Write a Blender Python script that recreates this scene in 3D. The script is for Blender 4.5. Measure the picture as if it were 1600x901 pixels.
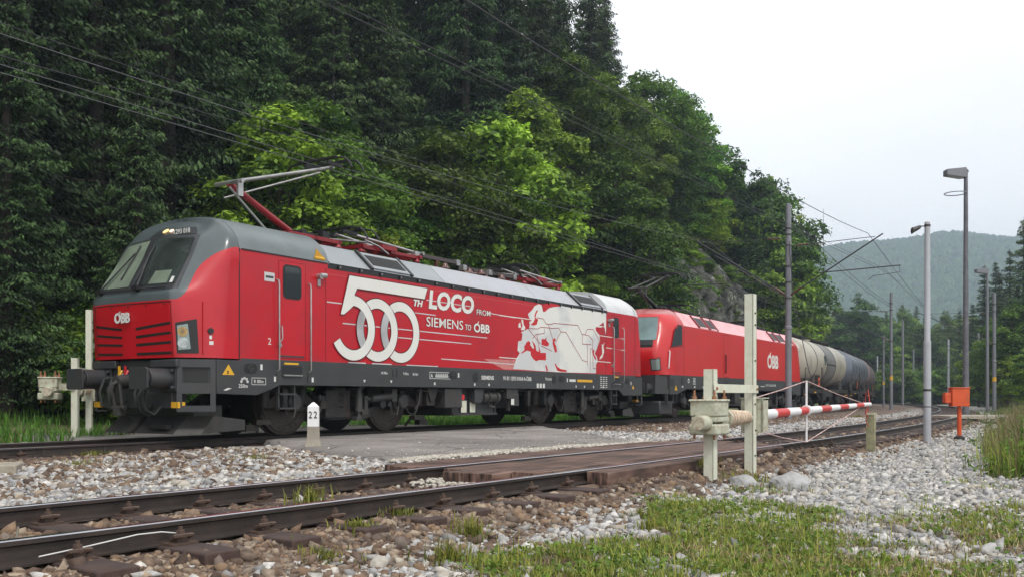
import bpy, bmesh, math, random
import numpy as np
from mathutils import Vector, Matrix, noise as mnoise
for o in list(bpy.data.objects): bpy.data.objects.remove(o)
SC = bpy.context.scene
COL = SC.collection
R = math.radians
random.seed(7); RNG = np.random.default_rng(7)

# ------------------------------------------------------------------ camera
CAMZ = 0.736
cam = bpy.data.cameras.new('camera'); camo = bpy.data.objects.new('camera', cam); COL.objects.link(camo)
camo.location = (0, 0, CAMZ); camo.rotation_euler = (R(90), 0, 0)
cam.sensor_width = 36; cam.lens = 33.0; cam.shift_y = 0.106; cam.clip_start = 0.1; cam.clip_end = 5000
SC.camera = camo

# ------------------------------------------------------------------ world, sun, exposure
w = bpy.data.worlds.new('World'); SC.world = w; w.use_nodes = True
nt = w.node_tree; nt.nodes.clear()
out = nt.nodes.new('ShaderNodeOutputWorld'); bg = nt.nodes.new('ShaderNodeBackground')
sky = nt.nodes.new('ShaderNodeTexSky'); sky.sky_type = 'NISHITA'; sky.sun_disc = False
SUN_EL, SUN_AZ = 52, 150     # sun behind and to the right of the camera, behind cloud
sky.sun_elevation = R(SUN_EL); sky.sun_rotation = R(SUN_AZ)
tc = nt.nodes.new('ShaderNodeTexCoord')
sep = nt.nodes.new('ShaderNodeSeparateXYZ'); nt.links.new(tc.outputs['Generated'], sep.inputs[0])
cr = nt.nodes.new('ShaderNodeValToRGB'); nt.links.new(sep.outputs['Z'], cr.inputs[0])
cr.color_ramp.elements[0].position = 0.0; cr.color_ramp.elements[0].color = (12.0, 12.1, 12.2, 1)
cr.color_ramp.elements[1].position = 0.45; cr.color_ramp.elements[1].color = (15.5, 15.5, 15.4, 1)
e = cr.color_ramp.elements.new(0.16); e.color = (13.2, 13.3, 13.3, 1)
nz = nt.nodes.new('ShaderNodeTexNoise'); nz.inputs['Scale'].default_value = 2.2; nz.inputs['Detail'].default_value = 3
mp = nt.nodes.new('ShaderNodeMapping'); mp.inputs['Scale'].default_value = (1, 1, 2.5)
nt.links.new(tc.outputs['Generated'], mp.inputs[0]); nt.links.new(mp.outputs[0], nz.inputs['Vector'])
mr = nt.nodes.new('ShaderNodeMapRange'); mr.inputs[1].default_value = .3; mr.inputs[2].default_value = .7
mr.inputs[3].default_value = .93; mr.inputs[4].default_value = 1.07; nt.links.new(nz.outputs[0], mr.inputs[0])
mulc = nt.nodes.new('ShaderNodeVectorMath'); mulc.operation = 'SCALE'
nt.links.new(cr.outputs[0], mulc.inputs[0]); nt.links.new(mr.outputs[0], mulc.inputs['Scale'])
mx = nt.nodes.new('ShaderNodeMix'); mx.data_type = 'RGBA'; mx.inputs[0].default_value = 0.88   # cloud cover over the clear sky
nt.links.new(sky.outputs[0], mx.inputs[6]); nt.links.new(mulc.outputs[0], mx.inputs[7])
nt.links.new(mx.outputs[2], bg.inputs[0]); bg.inputs[1].default_value = 0.10
nt.links.new(bg.outputs[0], out.inputs[0])
sl = bpy.data.lights.new('sun', 'SUN'); sl.energy = 2.1; sl.angle = R(11); sl.color = (1, .96, .9)
so = bpy.data.objects.new('sun', sl); COL.objects.link(so)
dx_, dy_, dz_ = math.sin(R(SUN_AZ))*math.cos(R(SUN_EL)), math.cos(R(SUN_AZ))*math.cos(R(SUN_EL)), math.sin(R(SUN_EL))
so.rotation_euler = Vector((dx_, dy_, dz_)).to_track_quat('Z', 'Y').to_euler()
SC.view_settings.view_transform = 'Standard'; SC.view_settings.look = 'None'
SC.view_settings.exposure = 0.0; SC.view_settings.gamma = 1.0; SC.view_settings.use_curve_mapping = False
SC.render.engine = 'CYCLES'
try:
    SC.cycles.volume_max_steps = 64
except Exception: pass

# ------------------------------------------------------------------ materials
def hexa(c): return (c[0], c[1], c[2], 1)
def mat(name, col, rough=.6, metal=0., var=.0, vscale=4., dirt=None, dscale=1.5, damt=.4, bump=0., bscale=30., spec=.5, coat=0.):
    m = bpy.data.materials.new(name); m.use_nodes = True; t = m.node_tree; b = t.nodes['Principled BSDF']
    b.inputs['Roughness'].default_value = rough; b.inputs['Metallic'].default_value = metal
    b.inputs['Specular IOR Level'].default_value = spec; b.inputs['Coat Weight'].default_value = coat; b.inputs['Coat Roughness'].default_value = .12
    b.inputs['Base Color'].default_value = hexa(col)
    tcn = t.nodes.new('ShaderNodeTexCoord')
    src = None
    if var > 0:
        n = t.nodes.new('ShaderNodeTexNoise'); n.inputs['Scale'].default_value = vscale; n.inputs['Detail'].default_value = 6
        t.links.new(tcn.outputs['Object'], n.inputs['Vector'])
        m1 = t.nodes.new('ShaderNodeMix'); m1.data_type = 'RGBA'
        m1.inputs[6].default_value = hexa([c*(1-var) for c in col]); m1.inputs[7].default_value = hexa([min(1, c*(1+var)) for c in col])
        rr = t.nodes.new('ShaderNodeMapRange'); rr.inputs[1].default_value = .3; rr.inputs[2].default_value = .7
        t.links.new(n.outputs[0], rr.inputs[0]); t.links.new(rr.outputs[0], m1.inputs[0]); src = m1.outputs[2]
    if dirt is not None:
        n2 = t.nodes.new('ShaderNodeTexNoise'); n2.inputs['Scale'].default_value = dscale; n2.inputs['Detail'].default_value = 8; n2.inputs['Roughness'].default_value = .65
        t.links.new(tcn.outputs['Object'], n2.inputs['Vector'])
        r2 = t.nodes.new('ShaderNodeMapRange'); r2.inputs[1].default_value = .48; r2.inputs[2].default_value = .72; r2.inputs[4].default_value = damt
        t.links.new(n2.outputs[0], r2.inputs[0])
        m2 = t.nodes.new('ShaderNodeMix'); m2.data_type = 'RGBA'; t.links.new(r2.outputs[0], m2.inputs[0])
        if src: t.links.new(src, m2.inputs[6])
        else: m2.inputs[6].default_value = hexa(col)
        m2.inputs[7].default_value = hexa(dirt); src = m2.outputs[2]
    if src: t.links.new(src, b.inputs['Base Color'])
    if bump > 0:
        n3 = t.nodes.new('ShaderNodeTexNoise'); n3.inputs['Scale'].default_value = bscale; n3.inputs['Detail'].default_value = 5
        t.links.new(tcn.outputs['Object'], n3.inputs['Vector'])
        bp = t.nodes.new('ShaderNodeBump'); bp.inputs['Strength'].default_value = bump; bp.inputs['Distance'].default_value = .02
        t.links.new(n3.outputs[0], bp.inputs['Height']); t.links.new(bp.outputs[0], b.inputs['Normal'])
    return m

RED = (.45, .005, .014)
M = {}
M['red'] = mat('red_paint', RED, .3, var=.09, vscale=.6, dirt=(.22, .03, .035), dscale=1.1, damt=.5, coat=.12)
M['red2'] = mat('red_paint_faded', (.52, .012, .012), .38, var=.06, vscale=.8, dirt=(.3, .03, .03), dscale=.9, damt=.3, coat=.2)
M['pink'] = mat('sky_reflection_tinted_red_paint', (.74, .40, .42), .45, var=.08, vscale=2, dirt=(.5, .2, .2), dscale=1.1, damt=.5)  # pink put into the red paint for the sky reflecting in the roof
M['maskgrey'] = mat('grey_paint', (.10, .125, .13), .3, var=.12, vscale=1.5, coat=.5)
M['roofgrey'] = mat('light_grey_roof_paint', (.25, .27, .29), .42, var=.06, vscale=1.2, dirt=(.2, .2, .2), dscale=2, damt=.3)
M['roofwhite'] = mat('pale_roof_paint', (.55, .56, .57), .45, var=.05, vscale=1.5, dirt=(.3, .28, .26), dscale=2.5, damt=.35)
M['black'] = mat('black_plastic', (.012, .012, .013), .45)
M['skirt'] = mat('dark_grey_frame_paint', (.036, .038, .041), .45, var=.12, vscale=2, dirt=(.06, .05, .04), dscale=2.5, damt=.5)
M['under'] = mat('grimy_running_gear', (.013, .012, .012), .6, var=.35, vscale=5, dirt=(.05, .036, .026), dscale=4, damt=.8, bump=.3)
M['undergrey'] = mat('grimy_grey_metal', (.036, .035, .035), .5, var=.25, vscale=5, dirt=(.05, .04, .03), dscale=4, damt=.7, bump=.2)
M['wheel'] = mat('brake_dust_steel', (.05, .040, .035), .5, metal=.3, var=.2, vscale=8)
M['steel'] = mat('bright_steel', (.55, .54, .53), .22, metal=1.)
M['white'] = mat('white_vinyl', (.66, .66, .62), .42, var=.04, vscale=2)
M['vinyl2'] = mat('greyish_white_vinyl', (.5, .5, .5), .45, var=.2, vscale=1.3)
M['shadevinyl'] = mat('shaded_grey_vinyl_ring', (.36, .36, .37), .45, var=.25, vscale=2.5)
M['outline'] = mat('dark_red_vinyl_outline', (.10, .004, .008), .5)
M['route'] = mat('dark_red_route_vinyl', (.30, .02, .03), .5)
M['seared'] = mat('red_vinyl', (.48, .008, .014), .4)
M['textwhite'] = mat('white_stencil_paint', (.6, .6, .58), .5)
M['yellow'] = mat('yellow_sign_paint', (.65, .36, .02), .5)
M['maroon'] = mat('maroon_insulator_paint', (.22, .012, .016), .4, var=.2, vscale=6)
M['brownbar'] = mat('brown_busbar_paint', (.06, .045, .045), .5)
M['alu'] = mat('dull_aluminium', (.42, .41, .40), .35, metal=.8, var=.2, vscale=6)
M['glass'] = mat('dark_window_glass', (.012, .016, .016), .04, spec=.8)
M['wsglass'] = mat('windscreen_glass_with_dim_cab', (.035, .045, .042), .03, spec=.9, var=.6, vscale=1.3)
M['palepane'] = mat('pale_cab_lining_and_reflection', (.17, .21, .16), .06, spec=.9, var=.3, vscale=1.6)  # cab lining in the left pane, also the reflection painted on the right
M['lamp'] = mat('headlight_reflector', (.20, .26, .25), .12, spec=.8)
M['bulb'] = mat('amber_tinted_lens', (.30, .19, .05), .08, var=.5, vscale=14, spec=.9)
M['bulb2'] = mat('clear_lens', (.32, .36, .36), .08, var=.4, vscale=14, spec=.9)
M['redhose'] = mat('red_hose_cock', (.5, .02, .03), .4)
M['rubber'] = mat('black_rubber', (.014, .014, .014), .7)
M['rail'] = mat('rail_rust', (.030, .022, .019), .55, var=.25, vscale=3, dirt=(.06, .036, .026), dscale=6, damt=.6, bump=.2)
M['railtop'] = mat('polished_rail_head', (.42, .42, .45), .22, metal=1., var=.15, vscale=2)
M['railtop2'] = mat('dull_rail_head', (.24, .22, .22), .3, metal=.9, var=.2, vscale=2)
M['sleeper'] = mat('creosoted_timber', (.045, .028, .024), .8, var=.35, vscale=3, dirt=(.10, .05, .035), dscale=2.5, damt=.7, bump=.6, bscale=18)
M['plate'] = mat('rusty_baseplate', (.075, .045, .032), .65, var=.3, vscale=9, bump=.3)
M['plank'] = mat('weathered_crossing_timber', (.075, .042, .034), .8, var=.4, vscale=2.2, dirt=(.13, .075, .055), dscale=3, damt=.7, bump=.8, bscale=12)
def plankmat():
    m = mat('weathered_crossing_timber', (.07, .04, .03), .75, bump=0); t = m.node_tree; b = t.nodes['Principled BSDF']; tcn = t.nodes.new('ShaderNodeTexCoord')
    r = t.nodes.new('ShaderNodeMapping'); r.inputs['Rotation'].default_value = (0, 0, R(-57)); t.links.new(tcn.outputs['Object'], r.inputs[0])
    g = t.nodes.new('ShaderNodeMapping'); g.inputs['Scale'].default_value = (1.1, 26, 6); t.links.new(r.outputs[0], g.inputs[0])
    n = t.nodes.new('ShaderNodeTexNoise'); n.inputs['Scale'].default_value = 1.; n.inputs['Detail'].default_value = 7; t.links.new(g.outputs[0], n.inputs['Vector'])
    n2 = t.nodes.new('ShaderNodeTexNoise'); n2.inputs['Scale'].default_value = 1.6; n2.inputs['Detail'].default_value = 5; t.links.new(tcn.outputs['Object'], n2.inputs['Vector'])
    ad = t.nodes.new('ShaderNodeMath'); ad.operation = 'ADD'; mu = t.nodes.new('ShaderNodeMath'); mu.operation = 'MULTIPLY'; mu.inputs[1].default_value = .5; t.links.new(n2.outputs[0], mu.inputs[0]); t.links.new(n.outputs[0], ad.inputs[0]); t.links.new(mu.outputs[0], ad.inputs[1])
    c = t.nodes.new('ShaderNodeValToRGB'); e = c.color_ramp.elements; e[0].position = .58; e[0].color = (.012, .009, .008, 1); e[1].position = .95; e[1].color = (.21, .13, .10, 1); k = e.new(.68); k.color = (.055, .03, .022, 1); k = e.new(.78); k.color = (.11, .06, .045, 1)
    t.links.new(ad.outputs[0], c.inputs[0]); t.links.new(c.outputs[0], b.inputs['Base Color']); bp = t.nodes.new('ShaderNodeBump'); bp.inputs['Strength'].default_value = .9; bp.inputs['Distance'].default_value = .015; t.links.new(n.outputs[0], bp.inputs['Height']); t.links.new(bp.outputs[0], b.inputs['Normal']); return m
M['plank'] = plankmat()
M['asphalt'] = mat('worn_grey_asphalt', (.245, .225, .21), .9, var=.22, vscale=.9, dirt=(.12, .11, .10), dscale=22, damt=.85, bump=1., bscale=70)
def crack_asphalt():
    t = M['asphalt'].node_tree; b = t.nodes['Principled BSDF']; src = b.inputs['Base Color'].links[0].from_socket
    tcn = t.nodes.new('ShaderNodeTexCoord'); n = t.nodes.new('ShaderNodeTexNoise'); n.inputs['Scale'].default_value = 2.5; n.inputs['Detail'].default_value = 4
    ad = t.nodes.new('ShaderNodeMixRGB'); ad.blend_type = 'ADD'; ad.inputs[0].default_value = .35; t.links.new(tcn.outputs['Object'], n.inputs['Vector']); t.links.new(tcn.outputs['Object'], ad.inputs[1]); t.links.new(n.outputs['Color'], ad.inputs[2])
    v = t.nodes.new('ShaderNodeTexVoronoi'); v.feature = 'DISTANCE_TO_EDGE'; v.inputs['Scale'].default_value = .55; t.links.new(ad.outputs[0], v.inputs['Vector'])
    r = t.nodes.new('ShaderNodeMapRange'); r.inputs[1].default_value = .004; r.inputs[2].default_value = .016; r.inputs[3].default_value = .75; r.inputs[4].default_value = 0; t.links.new(v.outputs['Distance'], r.inputs[0])
    m = t.nodes.new('ShaderNodeMix'); m.data_type = 'RGBA'; t.links.new(r.outputs[0], m.inputs[0]); t.links.new(src, m.inputs[6]); m.inputs[7].default_value = (.06, .055, .05, 1)
    n2 = t.nodes.new('ShaderNodeTexNoise'); n2.inputs['Scale'].default_value = .35; n2.inputs['Detail'].default_value = 3; t.links.new(tcn.outputs['Object'], n2.inputs['Vector'])
    r2 = t.nodes.new('ShaderNodeMapRange'); r2.inputs[1].default_value = .42; r2.inputs[2].default_value = .60; r2.inputs[3].default_value = .78; r2.inputs[4].default_value = 1.12; t.links.new(n2.outputs[0], r2.inputs[0])
    h = t.nodes.new('ShaderNodeHueSaturation'); t.links.new(r2.outputs[0], h.inputs['Value']); t.links.new(m.outputs[2], h.inputs['Color']); t.links.new(h.outputs[0], b.inputs['Base Color'])
crack_asphalt()
M['concrete'] = mat('pale_concrete', (.30, .27, .22), .85, var=.15, vscale=4, dirt=(.16, .13, .1), dscale=5, damt=.6, bump=.4)
M['greymast'] = mat('galvanised_grey_mast_paint', (.17, .175, .195), .5, var=.12, vscale=2.5, dirt=(.10, .09, .09), dscale=5, damt=.4)
M['lightmast'] = mat('light_grey_pole_paint', (.36, .37, .40), .5, var=.08, vscale=3)
M['woodmast'] = mat('dark_weathered_lamp_mast', (.10, .10, .115), .6, var=.25, vscale=4, dirt=(.2, .2, .22), dscale=6, damt=.4)
M['creampaint'] = mat('aged_cream_paint', (.62, .63, .52), .55, var=.08, vscale=5, dirt=(.26, .15, .07), dscale=5, damt=.4)
M['creamrust'] = mat('rusting_cream_paint', (.44, .45, .35), .6, var=.15, vscale=8, dirt=(.22, .11, .05), dscale=13, damt=.8, bump=.2)
M['rustcap'] = mat('rusted_bare_metal', (.26, .12, .06), .7, var=.4, vscale=14)
M['rustface'] = mat('rust_speckled_cream_paint', (.46, .42, .32), .6, dirt=(.16, .07, .03), dscale=28, damt=1.)
M['peach'] = mat('faded_orange_spring_wrap', (.56, .44, .33), .6, var=.25, vscale=12)
M['armwhite'] = mat('barrier_white_paint', (.72, .71, .72), .45, var=.05, vscale=6)
M['armred'] = mat('barrier_red_paint', (.50, .035, .03), .45, var=.12, vscale=6)
M['oldwood'] = mat('lichen_timber_post', (.26, .25, .15), .8, var=.3, vscale=7, bump=.4)
M['orange'] = mat('orange_red_enamel', (.62, .085, .02), .45, var=.08, vscale=5, dirt=(.3, .05, .02), dscale=6, damt=.3)
M['wire'] = mat('dark_catenary_wire', (.03, .03, .035), .5)
M['wirelight'] = mat('weathered_copper_wire', (.10, .10, .11), .45)
M['insul'] = mat('brown_porcelain_insulator', (.09, .035, .025), .3)
M['tankcream'] = mat('dusty_cream_tank_paint', (.36, .335, .275), .38, var=.1, vscale=.6, dirt=(.16, .13, .11), dscale=.7, damt=.8)
M['tankgrey'] = mat('sooty_grey_spill_band', (.13, .125, .12), .5, var=.3, vscale=1)
M['tankblue'] = mat('dark_blue_grey_tank_paint', (.10, .115, .145), .38, var=.2, vscale=.8, dirt=(.05, .04, .04), dscale=1.2, damt=.5, coat=.2)
M['tankbrown'] = mat('rusty_grey_tank_paint', (.15, .12, .12), .5, var=.2, vscale=.8, dirt=(.16, .06, .045), dscale=1., damt=.8)

M['screen2'] = mat('blue_green_tinted_windscreen', (.10, .17, .17), .05, spec=.9, var=.5, vscale=1.2)
M['boulder'] = mat('grey_limestone_boulder', (.32,.32,.32), .85, var=.2, vscale=9, bump=.5)

def leafmat(name, dark, light, tip=None, trans=.35, rough=.6):
    m = bpy.data.materials.new(name); m.use_nodes = True; t = m.node_tree; t.nodes.clear()
    o = t.nodes.new('ShaderNodeOutputMaterial')
    a = t.nodes.new('ShaderNodeAttribute'); a.attribute_name = 'rnd'
    oi = t.nodes.new('ShaderNodeObjectInfo')
    mxn = t.nodes.new('ShaderNodeMix'); mxn.data_type = 'RGBA'
    mxn.inputs[6].default_value = hexa(dark); mxn.inputs[7].default_value = hexa(light)
    t.links.new(a.outputs['Fac'], mxn.inputs[0])
    hs = t.nodes.new('ShaderNodeHueSaturation')
    r1 = t.nodes.new('ShaderNodeMapRange'); r1.inputs[3].default_value = .478; r1.inputs[4].default_value = .522
    r2 = t.nodes.new('ShaderNodeMapRange'); r2.inputs[3].default_value = .55; r2.inputs[4].default_value = 1.4
    t.links.new(oi.outputs['Random'], r1.inputs[0])
    mm = t.nodes.new('ShaderNodeMath'); mm.operation = 'FRACT'; m5 = t.nodes.new('ShaderNodeMath'); m5.operation = 'MULTIPLY'; m5.inputs[1].default_value = 7.31
    t.links.new(oi.outputs['Random'], m5.inputs[0]); t.links.new(m5.outputs[0], mm.inputs[0]); t.links.new(mm.outputs[0], r2.inputs[0])
    t.links.new(r1.outputs[0], hs.inputs['Hue']); t.links.new(r2.outputs[0], hs.inputs['Value']); t.links.new(mxn.outputs[2], hs.inputs['Color'])
    d = t.nodes.new('ShaderNodeBsdfPrincipled'); d.inputs['Roughness'].default_value = rough; d.inputs['Specular IOR Level'].default_value = .3
    tr = t.nodes.new('ShaderNodeBsdfTranslucent'); ms = t.nodes.new('ShaderNodeMixShader'); ms.inputs[0].default_value = trans
    t.links.new(hs.outputs[0], d.inputs['Base Color']); t.links.new(hs.outputs[0], tr.inputs[0])
    t.links.new(d.outputs[0], ms.inputs[1]); t.links.new(tr.outputs[0], ms.inputs[2]); t.links.new(ms.outputs[0], o.inputs[0])
    return m
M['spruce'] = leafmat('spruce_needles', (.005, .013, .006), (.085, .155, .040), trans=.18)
M['broad'] = leafmat('broad_leaves', (.028, .070, .010), (.30, .46, .045))
M['lime'] = leafmat('yellow_green_leaves', (.10, .18, .012), (.40, .46, .03), trans=.4)
M['mid'] = leafmat('mid_green_leaves', (.020, .055, .012), (.17, .31, .038))
M['bark'] = mat('grey_brown_bark', (.07, .055, .042), .9, var=.3, vscale=3, bump=.6, bscale=8)
M['deadbark'] = mat('bleached_dead_bark', (.30, .27, .22), .9, var=.3, vscale=3)
M['grass'] = leafmat('grass_blades', (.06, .10, .016), (.36, .37, .07), trans=.35)
M['straw'] = leafmat('dry_straw', (.22, .17, .09), (.42, .34, .19), trans=.2)
M['weed'] = leafmat('weed_leaves', (.05, .13, .02), (.17, .32, .04), trans=.35)

def attrmat(name, cols, rough=.85, bump=.0):
    m = bpy.data.materials.new(name); m.use_nodes = True; t = m.node_tree; b = t.nodes['Principled BSDF']; b.inputs['Roughness'].default_value = rough
    a = t.nodes.new('ShaderNodeAttribute'); a.attribute_name = 'rnd'; c = t.nodes.new('ShaderNodeValToRGB')
    c.color_ramp.elements[0].color = hexa(cols[0]); c.color_ramp.elements[1].color = hexa(cols[-1])
    for i, k in enumerate(cols[1:-1]):
        e = c.color_ramp.elements.new((i+1)/(len(cols)-1)); e.color = hexa(k)
    tcn = t.nodes.new('ShaderNodeTexCoord'); n = t.nodes.new('ShaderNodeTexNoise'); n.inputs['Scale'].default_value = 25; n.inputs['Detail'].default_value = 5
    t.links.new(tcn.outputs['Object'], n.inputs['Vector'])
    h = t.nodes.new('ShaderNodeHueSaturation'); r = t.nodes.new('ShaderNodeMapRange'); r.inputs[1].default_value = .3; r.inputs[2].default_value = .7; r.inputs[3].default_value = .72; r.inputs[4].default_value = 1.2
    t.links.new(n.outputs[0], r.inputs[0]); t.links.new(r.outputs[0], h.inputs['Value'])
    t.links.new(a.outputs['Fac'], c.inputs[0]); t.links.new(c.outputs[0], h.inputs['Color']); t.links.new(h.outputs[0], b.inputs['Base Color'])
    return m
M['stone'] = attrmat('limestone_ballast', [(.13, .13, .13), (.31, .30, .29), (.46, .45, .435), (.37, .33, .27), (.58, .56, .53), (.20, .20, .21), (.41, .40, .39), (.29, .29, .30)])
M['ruststone'] = attrmat('rusty_ballast', [(.05, .03, .022), (.13, .08, .05), (.22, .145, .09), (.08, .048, .035), (.32, .25, .18), (.15, .12, .10), (.10, .065, .048), (.26, .18, .12)])

# ------------------------------------------------------------------ mesh helpers
class MB:
    """collects shapes; flip=True maps (s, t, z) with t towards the camera to (s, -t, z)"""
    def __init__(self, flip=False): self.v = []; self.f = []; self.mi = []; self.flip = flip; self.marks = []
    def add(self, vs, fs, mi=0):
        n = len(self.v); self.marks.append((n, len(self.f)))
        for a in vs: self.v.append((a[0], -a[1] if self.flip else a[1], a[2]))
        for q in fs: self.f.append([i+n for i in q]); self.mi.append(mi)
        return self
    def box(self, x0, x1, y0, y1, z0, z1, mi=0):
        vs = [(x, y, z) for x in (x0, x1) for y in (y0, y1) for z in (z0, z1)]
        return self.add(vs, [(0, 1, 3, 2), (4, 6, 7, 5), (0, 4, 5, 1), (2, 3, 7, 6), (0, 2, 6, 4), (1, 5, 7, 3)], mi)
    def cbox(self, c, s, mi=0): return self.box(c[0]-s[0]/2, c[0]+s[0]/2, c[1]-s[1]/2, c[1]+s[1]/2, c[2]-s[2]/2, c[2]+s[2]/2, mi)
    def hexa8(self, vs, mi=0): return self.add(vs, [(0, 1, 3, 2), (4, 6, 7, 5), (0, 4, 5, 1), (2, 3, 7, 6), (0, 2, 6, 4), (1, 5, 7, 3)], mi)
    def cyl(self, p0, p1, r0, r1=None, n=12, mi=0, cap=True):
        if r1 is None: r1 = r0
        a, b = Vector(p0), Vector(p1); d = (b-a).normalized()
        u = d.orthogonal().normalized(); v = d.cross(u)
        vs = []
        for c, r in ((a, r0), (b, r1)):
            for i in range(n):
                t = 2*math.pi*i/n; vs.append(tuple(c+u*(r*math.cos(t))+v*(r*math.sin(t))))
        fs = [(i, (i+1) % n, n+(i+1) % n, n+i) for i in range(n)]
        if cap: fs += [tuple(range(n))[::-1], tuple(range(n, 2*n))]
        return self.add(vs, fs, mi)
    def tube(self, pts, r, n=6, mi=0):
        P = [Vector(p) for p in pts]; vs = []; u = None
        for k, p in enumerate(P):
            d = (P[min(k+1, len(P)-1)]-P[max(k-1, 0)]).normalized()
            u = (d.orthogonal() if u is None else (u-d*u.dot(d))).normalized(); v = d.cross(u)
            rr = r[k] if isinstance(r, (list, tuple)) else r
            for i in range(n):
                t = 2*math.pi*i/n; vs.append(tuple(p+u*(rr*math.cos(t))+v*(rr*math.sin(t))))
        fs = []
        for k in range(len(P)-1):
            for i in range(n): fs.append((k*n+i, k*n+(i+1) % n, (k+1)*n+(i+1) % n, (k+1)*n+i))
        fs += [tuple(range(n))[::-1], tuple(range((len(P)-1)*n, len(P)*n))]
        return self.add(vs, fs, mi)
    def prism(self, poly, y0, y1, mi=0, plane='xz'):
        n = len(poly)
        def mk(a, b, c): return (a, c, b) if plane == 'xz' else ((c, a, b) if plane == 'yz' else (a, b, c))
        vs = [mk(a, b, y0) for a, b in poly]+[mk(a, b, y1) for a, b in poly]
        fs = [tuple(range(n)), tuple(range(n, 2*n))[::-1]]+[(i, n+i, n+(i+1) % n, (i+1) % n) for i in range(n)]
        return self.add(vs, fs, mi)
    def ring(self, c, a0, b0, a1, b1, y0, y1, n=48, ang=(0, 360), mi=0):
        """elliptic ring in the x-z plane: outer a0,b0; inner a1,b1"""
        A = np.radians(np.linspace(ang[0], ang[1], n)); full = abs(ang[1]-ang[0]) >= 360
        vs = []
        for t in A:
            for (aa, bb) in ((a0, b0), (a1, b1)):
                for y in (y0, y1): vs.append((c[0]+aa*math.cos(t), y, c[1]+bb*math.sin(t)))
        fs = []
        for i in range(n-1):
            k = 4*i; fs += [(k, k+4, k+5, k+1), (k+2, k+3, k+7, k+6), (k, k+2, k+6, k+4), (k+1, k+5, k+7, k+3)]
        if not full: fs += [(0, 1, 3, 2), (4*n-4, 4*n-2, 4*n-1, 4*n-3)]
        return self.add(vs, fs, mi)
    def lathe(self, prof, axis_p, axis='x', n=32, mi=0, cap=True):
        vs = []; m = len(prof)
        for a, r in prof:
            for i in range(n):
                t = 2*math.pi*i/n; c, s = r*math.cos(t), r*math.sin(t)
                p = (a, c, s) if axis == 'x' else ((c, a, s) if axis == 'y' else (c, s, a))
                vs.append((p[0]+axis_p[0], p[1]+axis_p[1], p[2]+axis_p[2]))
        fs = [(k*n+i, k*n+(i+1) % n, (k+1)*n+(i+1) % n, (k+1)*n+i) for k in range(m-1) for i in range(n)]
        if cap: fs += [tuple(range(n))[::-1], tuple(range((m-1)*n, m*n))]
        return self.add(vs, fs, mi)
    def grid(self, G, mi=0):
        nr, nc = len(G), len(G[0]); vs = [tuple(p) for row in G for p in row]
        return self.add(vs, [(i*nc+j, i*nc+j+1, (i+1)*nc+j+1, (i+1)*nc+j) for i in range(nr-1) for j in range(nc-1)], mi)
    def build_each(self, name, mats, parent=None, smooth=35):
        M_ = self.marks+[(len(self.v), len(self.f))]; o = None
        for (v0, f0), (v1, f1) in zip(M_[:-1], M_[1:]):
            if f1 == f0: continue
            b = MB(); b.v = self.v[v0:v1]; b.f = [[i-v0 for i in q] for q in self.f[f0:f1]]; b.mi = self.mi[f0:f1]; o = b.build(name, mats, parent, smooth)
        return o
    def build(self, name, mats, parent=None, smooth=35, bevel=0., solid=0.):
        me = bpy.data.meshes.new(name); me.from_pydata(self.v, [], self.f)
        if not isinstance(mats, (list, tuple)): mats = [mats]
        for m in mats: me.materials.append(M[m] if isinstance(m, str) else m)
        me.polygons.foreach_set('material_index', self.mi)
        bm = bmesh.new(); bm.from_mesh(me); bmesh.ops.recalc_face_normals(bm, faces=bm.faces[:]); bm.to_mesh(me); bm.free()
        if smooth:
            me.polygons.foreach_set('use_smooth', [True]*len(me.polygons)); me.set_sharp_from_angle(angle=R(smooth))
        o = bpy.data.objects.new(name, me); COL.objects.link(o)
        if parent: o.parent = parent
        if solid:
            s = o.modifiers.new('s', 'SOLIDIFY'); s.thickness = solid; s.offset = 0
        if bevel:
            b = o.modifiers.new('b', 'BEVEL'); b.width = bevel; b.segments = 2; b.limit_method = 'ANGLE'; b.angle_limit = R(40)
        return o

def npmesh(name, V, F, mats, parent=None, rnd=None, mi=None, smooth=False):
    V = np.asarray(V, dtype=np.float32); F = np.asarray(F, dtype=np.int32); k = F.shape[1]
    me = bpy.data.meshes.new(name); me.vertices.add(len(V)); me.vertices.foreach_set('co', V.ravel())
    me.loops.add(F.size); me.loops.foreach_set('vertex_index', F.ravel())
    me.polygons.add(len(F)); me.polygons.foreach_set('loop_start', np.arange(0, F.size, k, dtype=np.int32))
    try: me.polygons.foreach_set('loop_total', np.full(len(F), k, dtype=np.int32))
    except Exception: pass
    for m in (mats if isinstance(mats, (list, tuple)) else [mats]): me.materials.append(M[m] if isinstance(m, str) else m)
    if mi is not None: me.polygons.foreach_set('material_index', np.asarray(mi, dtype=np.int32))
    if rnd is not None:
        a = me.attributes.new('rnd', 'FLOAT', 'FACE'); a.data.foreach_set('value', np.asarray(rnd, dtype=np.float32))
    if smooth: me.polygons.foreach_set('use_smooth', np.ones(len(F), dtype=bool))
    me.update(calc_edges=True); me.validate()
    o = bpy.data.objects.new(name, me); COL.objects.link(o)
    if parent: o.parent = parent
    return o

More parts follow.
